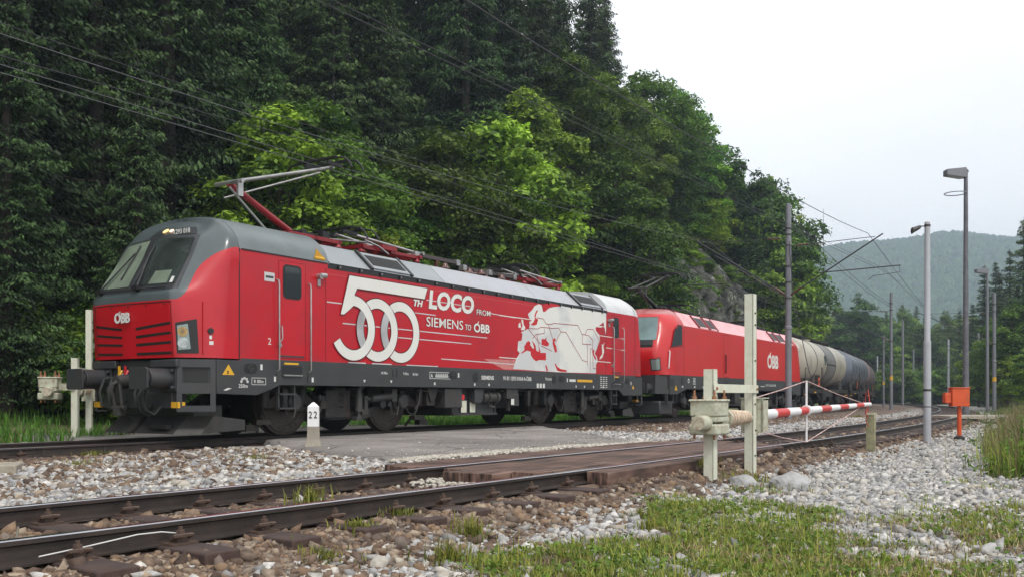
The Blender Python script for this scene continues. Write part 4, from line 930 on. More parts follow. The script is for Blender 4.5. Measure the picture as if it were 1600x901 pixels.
    mb = MB(True); mb.hexa8([(.428, -.22+a+b_*.05, 2.155+b_*.055) if False else (x_, -.285+a+b_*.06, 2.150+b_*.065) for x_ in (.426, .438) for a in (0, .028) for b_ in (0, 1)]); mb.build('logo_tick', 'textwhite', tx)
    # headlights on the corners
    for sg in (1, -1):
        U = (lambda u: u) if sg > 0 else (lambda u: 30-u)
        mb = MB(True); mb.grid(uvp([(.28, U(8.9)), (.30, U(6.15)), (2.72, U(6.35)), (2.42, U(8.9))], .008)); hb = mb.build('headlight_surround', 'black', cab, smooth=60)
        mb = MB(True); mb.grid(uvp([(.52, U(8.70)), (.60, U(7.2)), (2.36, U(7.45)), (2.22, U(8.70))], .014)); hl = mb.build('headlight', 'lamp', cab, smooth=60)
        for v, r_, mm in ((1.80, .082, 'bulb'), (1.02, .088, 'bulb2')):
            p = sh.at(v, U(8.1)); n = sh.normal(v, U(8.1)); mb = MB(True); mb.cyl(tuple(p+n*.012), tuple(p+n*.022), r_, n=24); mb.build('lens', mm, hl)
    # nose side handle, plug, labels
    mb = MB(True); pp = [sh.at(v, 5.6)+sh.normal(v, 5.6)*.03 for v in (.3, 1.5, 3.0, 3.9)]
    q0 = pp[0]-sh.normal(.3, 5.6)*.03; q1 = pp[-1]-sh.normal(3.9, 5.6)*.03
    mb.tube([tuple(q0)]+[tuple(q) for q in pp]+[tuple(q1)], .011, 6); mb.build('handrail', 'red', cab)
    p = sh.at(1.9, 4.6); n = sh.normal(1.9, 4.6); mb = MB(True); mb.cyl(tuple(p), tuple(p+n*.03), .05, n=16); mb.build('socket_cap', 'black', cab)
    for v, s_ in ((1.45, .04), (1.05, .065)):
        mb = MB(True); mb.grid(uvp([(v-.13, 4.75), (v-.13, 4.75-s_*9), (v+.13, 4.75-s_*9), (v+.13, 4.75)], .006, 2, 2)); mb.build('small_label', 'textwhite', cab)
    # ---------- doors
    def door(s0, s1, w0, w1, hr0, hr1, cam_s):
        b = MB(True); frame_line(b, s0, s1, 1.45, 3.20, .009, 1.500, .004); dr = MB(True).box(s0, s1, 1.498, 1.5035, 1.45, 3.20).build('door', 'red', core)
        b.build('door_seal', 'outline', dr)
        MB(True).prism(rrect(w0, w1, 2.53, 3.15, .09), 1.502, 1.509).build('window', 'black', dr, smooth=0)
        MB(True).prism(rrect(w0+.035, w1-.035, 2.565, 3.115, .07), 1.509, 1.513).build('window_glass', 'glass', dr, smooth=0)
        b = MB(True); b.tube([(s0+.02, 1.51, 2.02), (s0+.02, 1.56, 2.02), (s0+.02, 1.57, 1.80), (s0-.03, 1.55, 1.72)], .014); b.cyl((s0+.0, 1.50, 1.68), (s0, 1.54, 1.68), .04, n=12); b.build('door_handle', 'alu', dr)
        MB(True).box(s0+.02, s1-.03, 1.504, 1.512, 1.47, 1.50).build('door_sill', 'skirt', dr)
        for h_ in (hr0, hr1):
            b = MB(True); b.tube([(h_, 1.50, 2.86), (h_, 1.56, 2.84), (h_, 1.575, 2.76), (h_, 1.575, 1.24), (h_, 1.53, 1.20)], .014, 8); b.build('handrail', 'alu', core)
            MB(True).cbox((h_, 1.515, 1.10), (.05, .02, .13)).build('handrail_foot', 'undergrey', core)
        b = MB(True); b.cyl((cam_s, 1.50, 3.02), (cam_s, 1.60, 3.02), .055, n=14); b.cyl((cam_s-.02, 1.57, 3.03), (cam_s+.13, 1.58, 3.04), .05, n=14); b.cbox((cam_s, 1.52, 2.90), (.07, .03, .13)); b.build('mirror_camera', 'alu', core)
        b = MB(True); b.box(s0+.06, s1-.09, 1.508, 1.513, 1.13, 1.31); b.build('foot_step', 'black', sk); MB(True).box(s0+.08, s1-.11, 1.51, 1.55, 1.125, 1.15).build('step_tread', 'alu', sk)
        MB(True).box(s0+.12, s1-.18, 1.509, 1.514, 1.335, 1.37).build('yellow_marking', 'yellow', sk)
        b = MB(True)
        for q in (s0+.02, s1-.24): b.box(q, q+.03, 1.40, 1.46, .50, .98)
        for z in (.52, .78): b.box(s0+.02, s1-.21, 1.38, 1.50, z, z+.03)
        b.build('ladder', 'skirt', root)
    door(2.47, 3.12, 2.56, 3.02, 2.41, 3.20, 3.46); door(15.84, 16.44, 15.91, 16.29, 15.83, 16.52, 15.60)
    b = MB(True); b.box(2.12, 2.36, 1.50, 1.506, 2.80, 2.96); b.build('notice_plate', 'vinyl2', core)
    MB(True).box(2.15, 2.33, 1.506, 1.508, 2.86, 2.90).build('notice_text', 'skirt', core)
    text('cab_number', '2', (2.20, 1.503, 1.68), .17, 'textwhite', core)
    b = MB(True); pz = lambda s_, f_, o_=.0: (s_, 1.498-.115*f_+o_, 3.30+.27*f_+o_*.4)
    b.add([pz(3.36, .15, .012), pz(3.66, .15, .012), pz(3.51, .95, .012), pz(3.36, .15, .018), pz(3.66, .15, .018), pz(3.51, .95, .018)], [(0, 1, 2), (3, 4, 5), (0, 1, 4, 3), (1, 2, 5, 4), (2, 0, 3, 5)]); b.build('warning_triangle', 'yellow', core, smooth=0)
    b.add([pz(3.40, .12), pz(3.66, .12), pz(3.53, .85), (3.40, 1.53-.036, 3.38), (3.66, 1.53-.036, 3.38), (3.53, 1.53-.255, 3.61)], [(0, 1, 2), (3, 4, 5), (0, 1, 4, 3), (1, 2, 5, 4), (2, 0, 3, 5)]); b.build('warning_triangle', 'yellow', core, smooth=0)
    # ---------- the big 500
    t0 = 1.503
    big = MB(True)
    def outline_ring(c, a0, b0, a1, b1, lvl, m, ang=(0, 360), nm='numeral_zero'):
        o = MB(True).ring(c, a0+.022, b0+.022, a1-.022, b1-.022, t0+lvl, t0+lvl+.0012, 64, ang).build('numeral_shadow', 'outline', core, smooth=0)
        return MB(True).ring(c, a0, b0, a1, b1, t0+lvl+.0015, t0+lvl+.004, 64, ang).build(nm, m, core, smooth=0)
    # zeros overlap like chain links
    outline_ring((5.895, 2.11), .635, .64, .435, .445, .000, 'white')
    outline_ring((5.155, 2.11), .635, .64, .435, .445, .006, 'white')
    outline_ring((5.155, 2.11), .633, .638, .437, .447, .0118, 'shadevinyl', (122, 232), 'numeral_shade')
    outline_ring((5.895, 2.11), .633, .638, .437, .447, .0048, 'shadevinyl', (122, 232), 'numeral_shade')
    # five: bar, stem and bowl
    bowl_a = []
    cx, cz = 4.42, 2.11
    def five(gr):
        o = []
        a_out = np.radians(np.linspace(210, 450-2, 40)); ao, bo, ai, bi = .64+gr, .64+gr, .44-gr, .44-gr
        outer = [(cx+ao*math.cos(a), cz+bo*math.sin(a)) for a in a_out]; inner = [(cx+ai*math.cos(a), cz+bi*math.sin(a)) for a in a_out]
        return outer, inner
    for gr, lv, mm in ((.022, .012, 'outline'), (0., .0135, 'white')):
        ou, inn = five(gr); mb = MB(True); n = len(ou)
        mb.add([(p[0], t_, p[1]) for p in ou+inn for t_ in (t0+lv, t0+lv+.003)], sum([[(2*i, 2*i+2, 2*n+2*i+2, 2*n+2*i), (2*i+1, 2*n+2*i+1, 2*n+2*i+3, 2*i+3), (2*i, 2*i+1, 2*i+3, 2*i+2), (2*n+2*i, 2*n+2*i+2, 2*n+2*i+3, 2*n+2*i+1)] for i in range(n-1)], []))
        g = gr
        mb.prism([(4.31-g, 3.13+g), (4.06-g, 2.36-g), (4.15+g*.3, 2.36-g), (4.30, 2.46), (4.44+g*.2, 2.56-g), (4.46+g, 2.78), (4.53+g, 2.90-g), (6.70+g, 2.88-g), (6.80+g, 3.12+g)], t0+lv, t0+lv+.003)
        mb.build('numeral_five' if mm == 'white' else 'numeral_shadow', mm, core, smooth=0)
    def ltext(nm, s, pos, size, bold, width, shear=0., m='white'):
        o = text(nm, s, (pos[0], t0+.0005, pos[1]), size, 'outline', core, shear=shear, bold=bold+.009, width=width+.03, ext=.0008); o.name = nm+'_shadow'; o.data.transform(Matrix.Translation((-.015, 0, 0)))
        return text(nm, s, (pos[0], t0+.004, pos[1]), size, m, core, shear=shear, bold=bold, width=width, ext=.001)
    ltext('lettering', 'TH', (6.33, 2.71), .19, .008, .33, .25)
    ltext('lettering', 'LOCO', (6.86, 2.71), .54, .022, 1.74, .12)
    ltext('lettering', 'FROM', (8.71, 2.695), .18, .001, .58)
    ltext('lettering', 'SIEMENS', (6.78, 2.30), .30, .0015, 1.38)
    ltext('lettering', 'TO', (8.24, 2.305), .19, .002, .24, .12)
    ltext('lettering', 'OBB', (8.59, 2.285), .28, .008, .67)
    MB(True).prism([(8.70, 2.45), (8.735, 2.45), (8.81, 2.54), (8.775, 2.54)], t0+.005, t0+.007).build('logo_tick', 'white', core, smooth=0)
    for pts in ([(3.70, 2.565), (4.10, 2.565)], [(4.14, 2.185), (9.15, 2.165)], [(5.70, 2.0), (8.49, 1.99)], [(6.38, 2.56), (7.11, 2.56)], [(6.8, 2.87), (8.5, 2.86)], [(7.33, 1.60), (10.6, 1.565)], [(9.32, 2.765), (10.4, 2.74)], [(5.0, 1.425), (5.6, 1.425)], [(4.3, 1.425), (4.8, 1.425)], [(6.1, 1.425), (7.2, 1.425)], [(3.75, 3.10), (15.4, 3.12)]):
        thin = pts[0][1] > 3
        strip('pinstripe', core, pts, .008 if thin else .022, t0-.001, 'pinkline' if thin else 'vinyl2', .001)
    # ---------- the map
    for k in ('LAND',): decal('map_land', core, MAPD[k], t0+.0000, 'landfade', .001)
    for k in ('UK', 'IRE', 'JAP'): decal('map_land', core, MAPD[k], t0, 'white', .001)
    for k in ('MED', 'BLACK', 'CASP', 'BALT', 'REDSEA', 'GULF', 'KARA', 'CN'): decal('map_sea', core, MAPD[k], t0+.0015, 'seared', .001)
    for k in range(1, 13): strip('route_line', core, MAPD['R%d' % k], .018, t0+.003, 'route', .001)
    for k in range(1, 8): strip('pinstripe', core, MAPD['L%d' % k], .022, t0+.0012 if k in (2, 4) else t0-.0005, 'white', .001)
    decal('fade_patch', core, [(9.0, 1.66), (10.5, 1.68), (10.45, 1.44), (9.9, 1.43)], t0-.0015, 'fade', .001)
    # ---------- small writing on the skirt
    ts = 1.5095
    text('inscription', 'SIEMENS', (8.90, ts, 1.165), .13, 'textwhite', sk, bold=.003, sx=1.1)
    text('inscription', '91 81 1293 018-8 A-\u00d6BB', (9.85, ts, 1.165), .135, 'textwhite', sk, bold=.002, sx=.95)
    text('inscription', 'Vectron', (11.88, ts, 1.19), .12, 'textwhite', sk, sx=.95)
    text('inscription', '18.98m', (5.25, ts, 1.215), .075, 'textwhite', sk); text('inscription', '9.50m', (5.98, ts, 1.215), .075, 'textwhite', sk); text('inscription', "Bo'Bo'", (6.30, ts, 1.21), .075, 'textwhite', sk)
    text('inscription', '250m', (1.53, ts, .905), .09, 'textwhite', sk, bold=.001); text('inscription', 'R 80m', (1.87, ts, .99), .085, 'textwhite', sk)
    b = MB(True); frame_line(b, 1.83, 2.14, .965, 1.075, .008, ts-.001, .003); frame_line(b, 6.90, 7.70, 1.16, 1.29, .010, ts-.001, .003)
    for k in range(22): b.box(7.10+k*.022, 7.112+k*.022, ts, ts+.002, 1.18, 1.27 if k % 3 else 1.23)
    for s_, z_ in ((2.02, 1.26), (7.95, 1.235), (13.05, 1.2), (17.1, 1.16)): b.box(s_, s_+.05, ts, ts+.003, z_-.04, z_+.06)
    for k in range(5): 
        a = R(180-k*45); b.box(1.66+.07*math.cos(a)-.02, 1.66+.07*math.cos(a)+.02, ts, ts+.003, 1.01+.06*math.sin(a)-.02, 1.01+.06*math.sin(a)+.02)
    b.ring((1.66, 1.01), .07, .07, .045, .045, ts, ts+.003, 20, (0, 180))
    for s_ in (2.34, 3.28): b.box(s_, s_+.05, ts, ts+.003, 1.02, 1.11)
    for s_ in (7.05, 8.6, 9.2, 13.55, 14.05, 14.6, 15.2): b.box(s_, s_+.05, ts, ts+.003, 1.01, 1.07)
    for s_ in (11.45, 11.60, 11.76): b.box(s_, s_+.10, ts, ts+.003, .985, 1.10)
    for s_ in (4.72, 5.55): b.prism([(s_, 1.09), (s_+.07, 1.09), (s_+.035, 1.03)], ts, ts+.003)
    for r_ in range(6):
        for q in range(3): b.box(15.05+q*.17, 15.05+q*.17+.10, ts, ts+.002, 1.02+r_*.06, 1.045+r_*.06)
    b.box(13.2, 13.55, ts, ts+.002, 1.17, 1.24); b.prism([(1.20, .86), (1.30, .90), (1.38, .89), (1.26, .85)], ts, ts+.003)
    text('maker_mark', 'A', (6.93, ts, 1.18), .11, 'textwhite', sk, bold=.001)
    b.build_each('stencil_mark', 'textwhite', sk, smooth=0)
    b = MB(True); b.prism([(1.18, 1.12), (1.44, 1.12), (1.31, 1.30)], ts, ts+.003); b.box(13.65, 14.55, ts, ts+.002, 1.17, 1.24); b.prism([(17.20, 1.0), (17.36, 1.0), (17.28, 1.12)], ts, ts+.003); b.build_each('warning_mark', 'yellow', sk, smooth=0)
    text('warning_bolt', 'z', (1.28, ts+.003, 1.145), .09, 'black', sk, bold=.004)
    b = MB(True)
    for s_ in (1.80, 7.75, 12.75, 16.85):
        b.prism(rrect(s_-.15, s_+.15, 1.15, 1.33, .085), ts, ts+.003)
    for s_ in (8.66, 12.35): b.prism(rrect(s_-.12, s_+.12, 1.10, 1.33, .11), ts, ts+.004)
    b.box(5.62, 5.66, ts, ts+.003, 1.16, 1.32); b.box(5.74, 5.78, ts, ts+.003, 1.16, 1.32)
    b.build_each('recess', 'black', sk, smooth=0)
    b = MB(True)
    for s_ in (1.80, 7.75, 12.75, 16.85): b.ring((s_, 1.24), .06, .06, .045, .045, ts+.003, ts+.012, 20); b.box(s_-.03, s_+.07, ts+.003, ts+.01, 1.225, 1.255)
    b.build('lamp_bracket', 'undergrey', sk)
    # ---------- bogies and the equipment between them
    bogie(root, 4.74, 3.0, .625); bogie(root, 14.24, 3.0, .625)
    b = MB(True); b.box(8.07, 9.92, -1.2, 1.25, .31, .95); b.build('transformer_case', 'skirt', root, bevel=.02)
    b = MB(True); b.box(9.0, 9.03, 1.25, 1.28, .33, .93); b.box(9.8, 9.83, 1.25, 1.28, .33, .93); b.box(8.07, 9.92, 1.25, 1.29, .31, .36); b.build_each('case_rib', 'undergrey', root)
    b = MB(True); b.box(7.55, 8.20, 1.15, 1.45, .50, .94); b.build('equipment_box', 'undergrey', root, bevel=.012)
    for s_ in (8.36, 8.72): MB(True).box(s_, s_+.22, 1.30, 1.306, .38, .66).build('pale_label', 'creampaint', root)
    MB(True).box(8.22, 8.32, 1.42, 1.43, .68, .80).build('red_label', 'redhose', root)
    b = MB(True); b.cyl((9.15, 1.32, .74), (9.85, 1.32, .74), .13, n=20); b.cyl((9.35, 1.32, .74), (9.40, 1.32, .74), .16, n=20); b.cyl((9.70, 1.32, .74), (9.75, 1.32, .74), .16, n=20); b.tube([(9.45, 1.32, .62), (9.48, 1.34, .52), (9.7, 1.34, .50)], .03); b.build('air_reservoir', 'undergrey', root)
    b = MB(True); b.prism([(8.72, .94), (9.1, .94), (9.05, .66), (8.9, .58), (8.72, .62)], 1.05, 1.45); b.build('air_hood', 'skirt', root, bevel=.01)
    b = MB(True); b.box(10.1, 10.62, 1.2, 1.46, .70, .96); b.box(10.36, 10.64, 1.3, 1.47, .52, .82); b.box(10.28, 10.34, 1.3, 1.4, .40, .7); b.build('valve_box', 'undergrey', root, bevel=.01)
    MB(True).box(10.26, 10.40, 1.475, 1.479, .55, .70).build('pale_label', 'textwhite', root)
    b = MB(True); b.box(11.10, 11.22, 1.38, 1.46, .52, .92); b.box(7.0, 7.3, .9, 1.35, .55, .95); b.prism([(6.95, .95), (7.35, .95), (7.25, .70), (7.1, .62)], 1.0, 1.4); b.tube([(6.72, 1.4, .93), (6.65, 1.42, .80), (6.62, 1.42, .60), (6.5, 1.40, .48)], .025)
    b.box(6.7, 11.9, -.5, .5, .45, .95); b.tube([(6.6, 1.38, .88), (7.5, 1.38, .88)], .02); b.tube([(9.9, 1.38, .90), (11.5, 1.38, .90)], .02); b.build('pipework', 'under', root, bevel=.01)
    # ---------- roof gear
    pantograph_raised(root, 4.35, 3.98, (2.62, 4.80), (5.15, 5.60))
    pantograph_folded(root, 5.35, 8.0, 3.98)
    pantograph_folded(root, 12.0, 14.6, 3.98)
    def bar(s0, t0_, s1, t1_, z):
        b = MB(True); a = Vector((s0, t0_, z)); c_ = Vector((s1, t1_, z)); d = (c_-a).normalized(); n_ = Vector((-d.y, d.x, 0))*.05
        b.hexa8([tuple(p+n_*o+Vector((0, 0, zz))) for p in (a, c_) for o in (-1, 1) for zz in (-.045, .045)])
        for p in (a, c_): b.cbox(tuple(p), (.16, .14, .14), 1)
        m_ = (a+c_)/2; b.lathe([(3.6, .05), (3.66, .09), (3.71, .05), (3.76, .09), (3.81, .05), (3.86, .09), (3.91, .05), (z-.04, .07)], (m_.x, m_.y, 0), 'z', 12, 2)
        b.build('busbar', ['brownbar', 'alu', 'insul'], root)
    bar(7.9, .3, 9.55, .3, 4.10); bar(9.9, .25, 11.0, .2, 4.02); bar(11.0, .3, 12.2, .3, 4.02)
    b = MB(True)
    for s_, t_ in ((9.5, -.2), (9.9, .45), (10.6, -.1), (11.3, .5), (8.8, .5), (10.2, .6)): b.lathe([(3.6, .12), (3.66, .15), (3.70, .09), (3.76, .15), (3.80, .09), (3.86, .15), (3.90, .09), (3.98, .06)], (s_, t_, 0), 'z', 14)
    b.cyl((9.6, .45, 3.80), (10.6, .45, 3.82), .11, n=16); b.cyl((10.8, .2, 3.78), (11.4, .2, 3.78), .10, n=16)
    b.build('insulator', 'insul', root)
    for pts in ([(9.5, .3, 4.1), (9.7, .4, 4.2), (9.9, .45, 4.05), (10.1, .45, 3.95)], [(10.9, .2, 4.02), (11.0, .35, 4.15), (11.2, .45, 3.98)], [(12.1, .3, 4.05), (12.35, .35, 4.22), (12.6, .4, 4.02)], [(12.3, .1, 4.05), (12.7, .15, 4.2), (13.0, .2, 4.0)], [(12.8, .3, 4.0), (13.3, .35, 4.18), (13.7, .4, 3.98)]):
        MB(True).tube(pts, .014).build('cable', 'rubber', root)
    return root
def find_uv_t(sh, t, z):
    """on the nose front (between corners) find v,u with the given t,z"""
    v = (z-1.40)/(2.35-1.40)*4
    v = min(max(v, 0), 7.9)
    lo, hi = 8.0, 22.0
    for _ in range(24):
        m = (lo+hi)/2
        if sh.at(v, m)[1] > t: lo = m
        else: hi = m
    return v, (lo+hi)/2
M['maskroof'] = mat('mid_grey_roof_paint', (.125, .15, .155), .42, var=.12, vscale=1.4, dirt=(.08, .08, .08), dscale=2, damt=.4, coat=.1)
M['roofwhite2'] = mat('pale_grey_roof_panel_paint', (.34, .35, .38), .45, var=.06, vscale=1.2, dirt=(.28, .27, .26), dscale=2, damt=.35)
M['maskdark'] = mat('black_grey_mask_paint', (.035, .036, .040), .3, var=.15, vscale=3, coat=.3)
M['pinkline'] = mat('pale_pink_pinstripe', (.5, .12, .13), .5)
M['fade'] = mat('faded_pink_vinyl', (.52, .18, .17), .45, var=.3, vscale=2)
def landmat():
    m = mat('land_vinyl', (.60, .60, .56), .42)
    t = m.node_tree; b = t.nodes['Principled BSDF']; tcn = t.nodes.new('ShaderNodeTexCoord'); n = t.nodes.new('ShaderNodeTexNoise'); n.inputs['Scale'].default_value = .9; n.inputs['Detail'].default_value = 3
    t.links.new(tcn.outputs['Object'], n.inputs['Vector']); c = t.nodes.new('ShaderNodeValToRGB'); c.color_ramp.elements[0].position = .44; c.color_ramp.elements[0].color = (.68, .68, .64, 1); c.color_ramp.elements[1].position = .55; c.color_ramp.elements[1].color = (.54, .55, .55, 1)
    t.links.new(n.outputs[0], c.inputs[0]); t.links.new(c.outputs[0], b.inputs['Base Color']); return m
M['landfade'] = landmat()
def litmat(name, col, st):
    m = bpy.data.materials.new(name); m.use_nodes = True; b = m.node_tree.nodes['Principled BSDF']; b.inputs['Base Color'].default_value = hexa(col); b.inputs['Emission Color'].default_value = hexa(col); b.inputs['Emission Strength'].default_value = st; return m
M['litlamp'] = litmat('lit_amber_headlamp', (.75, .50, .22), .9); M['litlamp2'] = litmat('lit_white_headlamp', (1., .72, .5), 1.6)
LOCO1 = loco_front()

# ------------------------------------------------------------------ second locomotive (older type, plain red)
def loco_second():
    s0 = 18.98; L = 19.28
    A = MAIN.at(s0+4.6); B = MAIN.at(s0+L-4.6); hd = math.atan2(B[0]-A[0], B[1]-A[1])
    ox = A[0]-4.6*math.sin(hd); oy = A[1]-4.6*math.cos(hd)
    root = thing('electric_locomotive', 'second locomotive, plain red with roof edge tinted pink for reflected sky, coupled behind the first', 'locomotive', (ox, oy, 0), math.pi/2-hd)
    P2 = [(1.5, 1.50), (1.5, 2.35), (1.5, 2.9), (1.5, 3.24), (1.36, 3.50), (1.12, 3.72), (.8, 3.84), (.05, 3.90)]
    C2 = [(1.18, .66, 1.50), (1.18, .56, 2.05), (1.14, .66, 2.50), (1.08, 1.0, 3.10), (1.03, 1.18, 3.42), (.95, 1.42, 3.62), (.6, 1.7, 3.76), (.04, 1.9, 3.86)]
    E2 = [(.56, 1.50), (.47, 2.05), (.56, 2.50), (.88, 3.12), (1.08, 3.44), (1.34, 3.66), (1.62, 3.79), (1.9, 3.865)]
    rows = shell_rows(2.3, 4, P2, C2, E2, side_s=1.0); sh = Shell(rows)
    def cabmat():
        m = livery_cab('red_paint_paler_above', (.42, .10, .10), (.50, .010, .012)); t = m.node_tree  # paler red on the cab top
        fc = [n for n in t.nodes if n.bl_idname == 'ShaderNodeFloatCurve'][0]
        for p in fc.mapping.curves[0].points: p.location = (p.location[0], 3.62/4)
        fc.mapping.update(); return m
    M['cab2'] = cabmat()
    cabs = []
    for mir in (False, True):
        R2 = rows if not mir else [[Vector((L-p.x, p.y, p.z)) for p in r] for r in rows]
        c = MB(True); c.grid([[tuple(p) for p in r] for r in R2]); cabs.append(c.build('cab', 'cab2' if not mir else 'red2', root, smooth=60))
    core = MB(True).box(2.3, L-2.3, -1.5, 1.5, 1.5, 3.24).build('body', 'red2', root)
    b = MB(True)
    pr = [(1.502, 3.243), (1.16, 3.74), (.9, 3.74), (.9, 3.2), (1.4, 3.22)]
    for sg in (1, -1): b.prism([(q[0]*sg, q[1]) for q in pr], 2.32, L-2.32, plane='yz')
    rf = b.build('roof_edge', 'pink', root, smooth=30)
    MB(True).box(2.6, L-2.6, -.95, .95, 3.2, 3.70).build('roof_deck', 'black', root)
    for a, e_ in ((3.75, 4.85), (4.95, 5.85), (L-5.85, L-4.95), (L-4.85, L-3.75)):
        b = MB(True)
        def onp(s_, f_, off): return (s_+(.10-.2*f_), 1.502-.342*f_+off*.82, 3.243+.497*f_+off*.57)
        def quad(x0, x1, f0, f1, o0, o1, mi): b.hexa8([onp(s_, f_, o_) for s_ in (x0, x1) for f_ in (f0, f1) for o_ in (o0, o1)], mi)
        quad(a, e_, .04, .90, .0, .02, 0); quad(a+.14, e_-.12, .14, .80, .021, .026, 1); quad(a-.01, a+.07, .02, .92, .0, .05, 2); quad(e_-.06, e_+.01, .02, .92, .0, .05, 2)
        b.build('roof_grille', ['pink', 'black', 'maroon'], root)
    # skirt, panel lines, door
    b = MB(True); b.prism([(1.0, 1.50), (1.0, .84), (1.65, .84), (2.6, 1.04), (L-2.6, 1.04), (L-1.65, .84), (L-1.0, .84), (L-1.0, 1.50)], 1.485, 1.507)
    b.box(.95, L-.95, -1.48, 1.48, 1.02, 1.49); b.prism([(1.0, 1.50), (1.0, .84), (1.65, .84), (2.6, 1.04), (L-2.6, 1.04), (L-1.65, .84), (L-1.0, .84), (L-1.0, 1.50)], -1.507, -1.485); sk = b.build('underframe', 'skirt', root)
    b = MB(True); b.box(.62, 1.1, -1.12, 1.12, .86, 1.49); b.hexa8([(x, t, z) for x, t in ((.60, 1.14), (1.02, 1.49)) for t in (t, t-.04) for z in (.86, 1.49)]); b.build('headstock', 'skirt', root)
    b = MB(True); b.box(L-1.1, L-.62, -1.12, 1.12, .86, 1.49); b.build('headstock', 'skirt', root)
    for sd in (0, 1):
        f = (lambda s: s) if not sd else (lambda s: L-s)
        for sg in (1, -1):
            c = MB(True); t_ = sg*.875; lo, hi = sorted((f(.0), f(.04))); c.box(lo, hi, t_-.22, t_+.22, .88, 1.22); c.cyl((f(.03), t_, 1.05), (f(.35), t_, 1.05), .12, n=16); c.cyl((f(.15), t_, 1.05), (f(.62), t_, 1.05), .165, n=16); c.build('buffer', 'skirt', root)
            c = MB(True); lo, hi = sorted((f(.9), f(1.5))); c.box(lo, hi, sg*1.40-.04, sg*1.40+.04, .56, .60); c.box(lo, lo+.05, sg*1.40-.04, sg*1.40+.04, .60, .86); c.box(hi-.05, hi, sg*1.40-.04, sg*1.40+.04, .60, .86); c.box(lo, hi, min(sg*1.1, sg*1.44), max(sg*1.1, sg*1.44), .54, .57); c.build('corner_step', 'skirt', root)
        c = MB(True); a_, z_ = f(.75), f(1.9); c.hexa8([(x, t, z) for x in sorted((a_, z_)) for t in (-1.25, 1.25) for z in (.15, .62)]); c.build('snow_plough', 'skirt', root, bevel=.05)
        c = MB(True); c.cyl((f(.2), 0, 1.0), (f(.62), 0, 1.02), .11); c.build('coupler', 'undergrey', root)
    b = MB(True); b.box(2.33, 2.345, 1.50, 1.503, 1.52, 3.2); frame_line(b, 6.6, 7.25, 1.52, 3.15, .015, 1.500, .003); dr = MB(True).box(6.6, 7.25, 1.497, 1.503, 1.52, 3.15).build('door', 'red2', core); b.build('panel_seam', 'outline', dr)
    for q in (6.72, 6.80):
        b = MB(True); b.tube([(q, 1.50, 2.4), (q, 1.54, 2.38), (q, 1.54, 1.7), (q, 1.5, 1.68)], .014); b.build('handrail', 'outline', dr)
    MB(True).box(6.72, 7.02, 1.508, 1.512, 1.20, 1.36).build('foot_step', 'black', sk)
    # cab glazing and lamps
    g = lambda c, off, m, nm, par: (lambda mb: mb.build(nm, m, par, smooth=60))(MB(True).grid(sh.patch(c, off, 8, 10)))
    g([(7.4, 21.6), (7.4, 8.7), (17.2, 8.9), (17.2, 21.4)], .006, 'black', 'windscreen_surround', cabs[0])
    g([(9.2, 21.2), (9.2, 9.1), (16.8, 9.2), (16.8, 21.0)], .014, 'screen2', 'windscreen', cabs[0])
    mb = MB(True); mb.tube([tuple(sh.at(7.9, u)+sh.normal(7.9, u)*.05) for u in np.linspace(9.6, 20.4, 8)], .015); mb.build('wiper', 'black', cabs[0])
    for sg in (1, -1):
        U = (lambda u: u) if sg > 0 else (lambda u: 30-u)
        g([(1.0, U(10.2)), (1.0, U(7.6)), (3.9, U(7.8)), (3.9, U(10.4))], .006, 'black', 'headlight_surround', cabs[0]); g([(1.2, U(10.0)), (1.2, U(7.9)), (3.7, U(8.05)), (3.7, U(10.15))], .012, 'lamp', 'headlight', cabs[0])
        mb = MB(True); mb.tube([tuple(sh.at(v, U(4.6))+sh.normal(v, U(4.6))*o_) for v, o_ in ((1.2, 0), (1.2, .05), (4.2, .05), (4.4, 0))], .02); mb.build('handrail', 'textwhite', cabs[0])
    # quarter window with slanted front edge
    qw = [(1.16, 2.46), (2.12, 2.58), (2.12, 3.20), (1.74, 3.20), (1.46, 3.02)]
    for sg in (1, -1):
        o = MB(True).prism([(a-.04 if a < 2 else a+.03, z+(.04 if z > 3 else -.04)) for a, z in qw], sg*1.502, sg*1.506).build('side_window_frame', 'outline', cabs[0], smooth=0)
        MB(True).prism(qw, sg*1.506, sg*1.510).build('side_window', 'glass', cabs[0], smooth=0)
    strip('belt_line', cabs[0], [(.95, 2.44), (2.3, 2.50)], .012, 1.502, 'outline')
    tx = text('operator_logo', 'OBB', (L-6.75, 1.504, 2.06), .80, 'white', core, bold=.03, width=1.75, ext=.001)
    MB(True).prism([(L-6.46, 2.55), (L-6.34, 2.55), (L-6.16, 2.74), (L-6.30, 2.74)], 1.505, 1.508).build('logo_tick', 'white', core, smooth=0)
    ts = 1.508
    b = MB(True)
    for s_ in (2.1, 3.3, 4.2, 5.1): b.box(s_, s_+.12, ts, ts+.003, 1.08, 1.14)
    for r_ in range(5): b.box(3.2, 3.45, ts, ts+.003, 1.2+r_*.05, 1.22+r_*.05)
    for r_ in range(7): b.box(4.7, 4.85, ts, ts+.003, 1.1+r_*.05, 1.125+r_*.05)
    b.ring((2.75, 1.32), .08, .08, .05, .05, ts, ts+.003, 16); b.box(L-7.8, L-7.2, ts, ts+.003, 1.2, 1.23); b.box(5.6, 5.9, ts, ts+.003, 1.26, 1.30)
    b.build_each('stencil_mark', 'textwhite', sk, smooth=0)
    text('inscription', '91 81 1116 264-1 A-\u00d6BB', (L-7.0, ts, 1.22), .15, 'textwhite', sk)
    b = MB(True); b.prism([(1.42, .98), (1.66, .98), (1.54, 1.16)], ts, ts+.003); b.box(5.55, 6.1, ts, ts+.003, 1.1, 1.15); b.build_each('warning_mark', 'yellow', sk, smooth=0)
    b = MB(True)
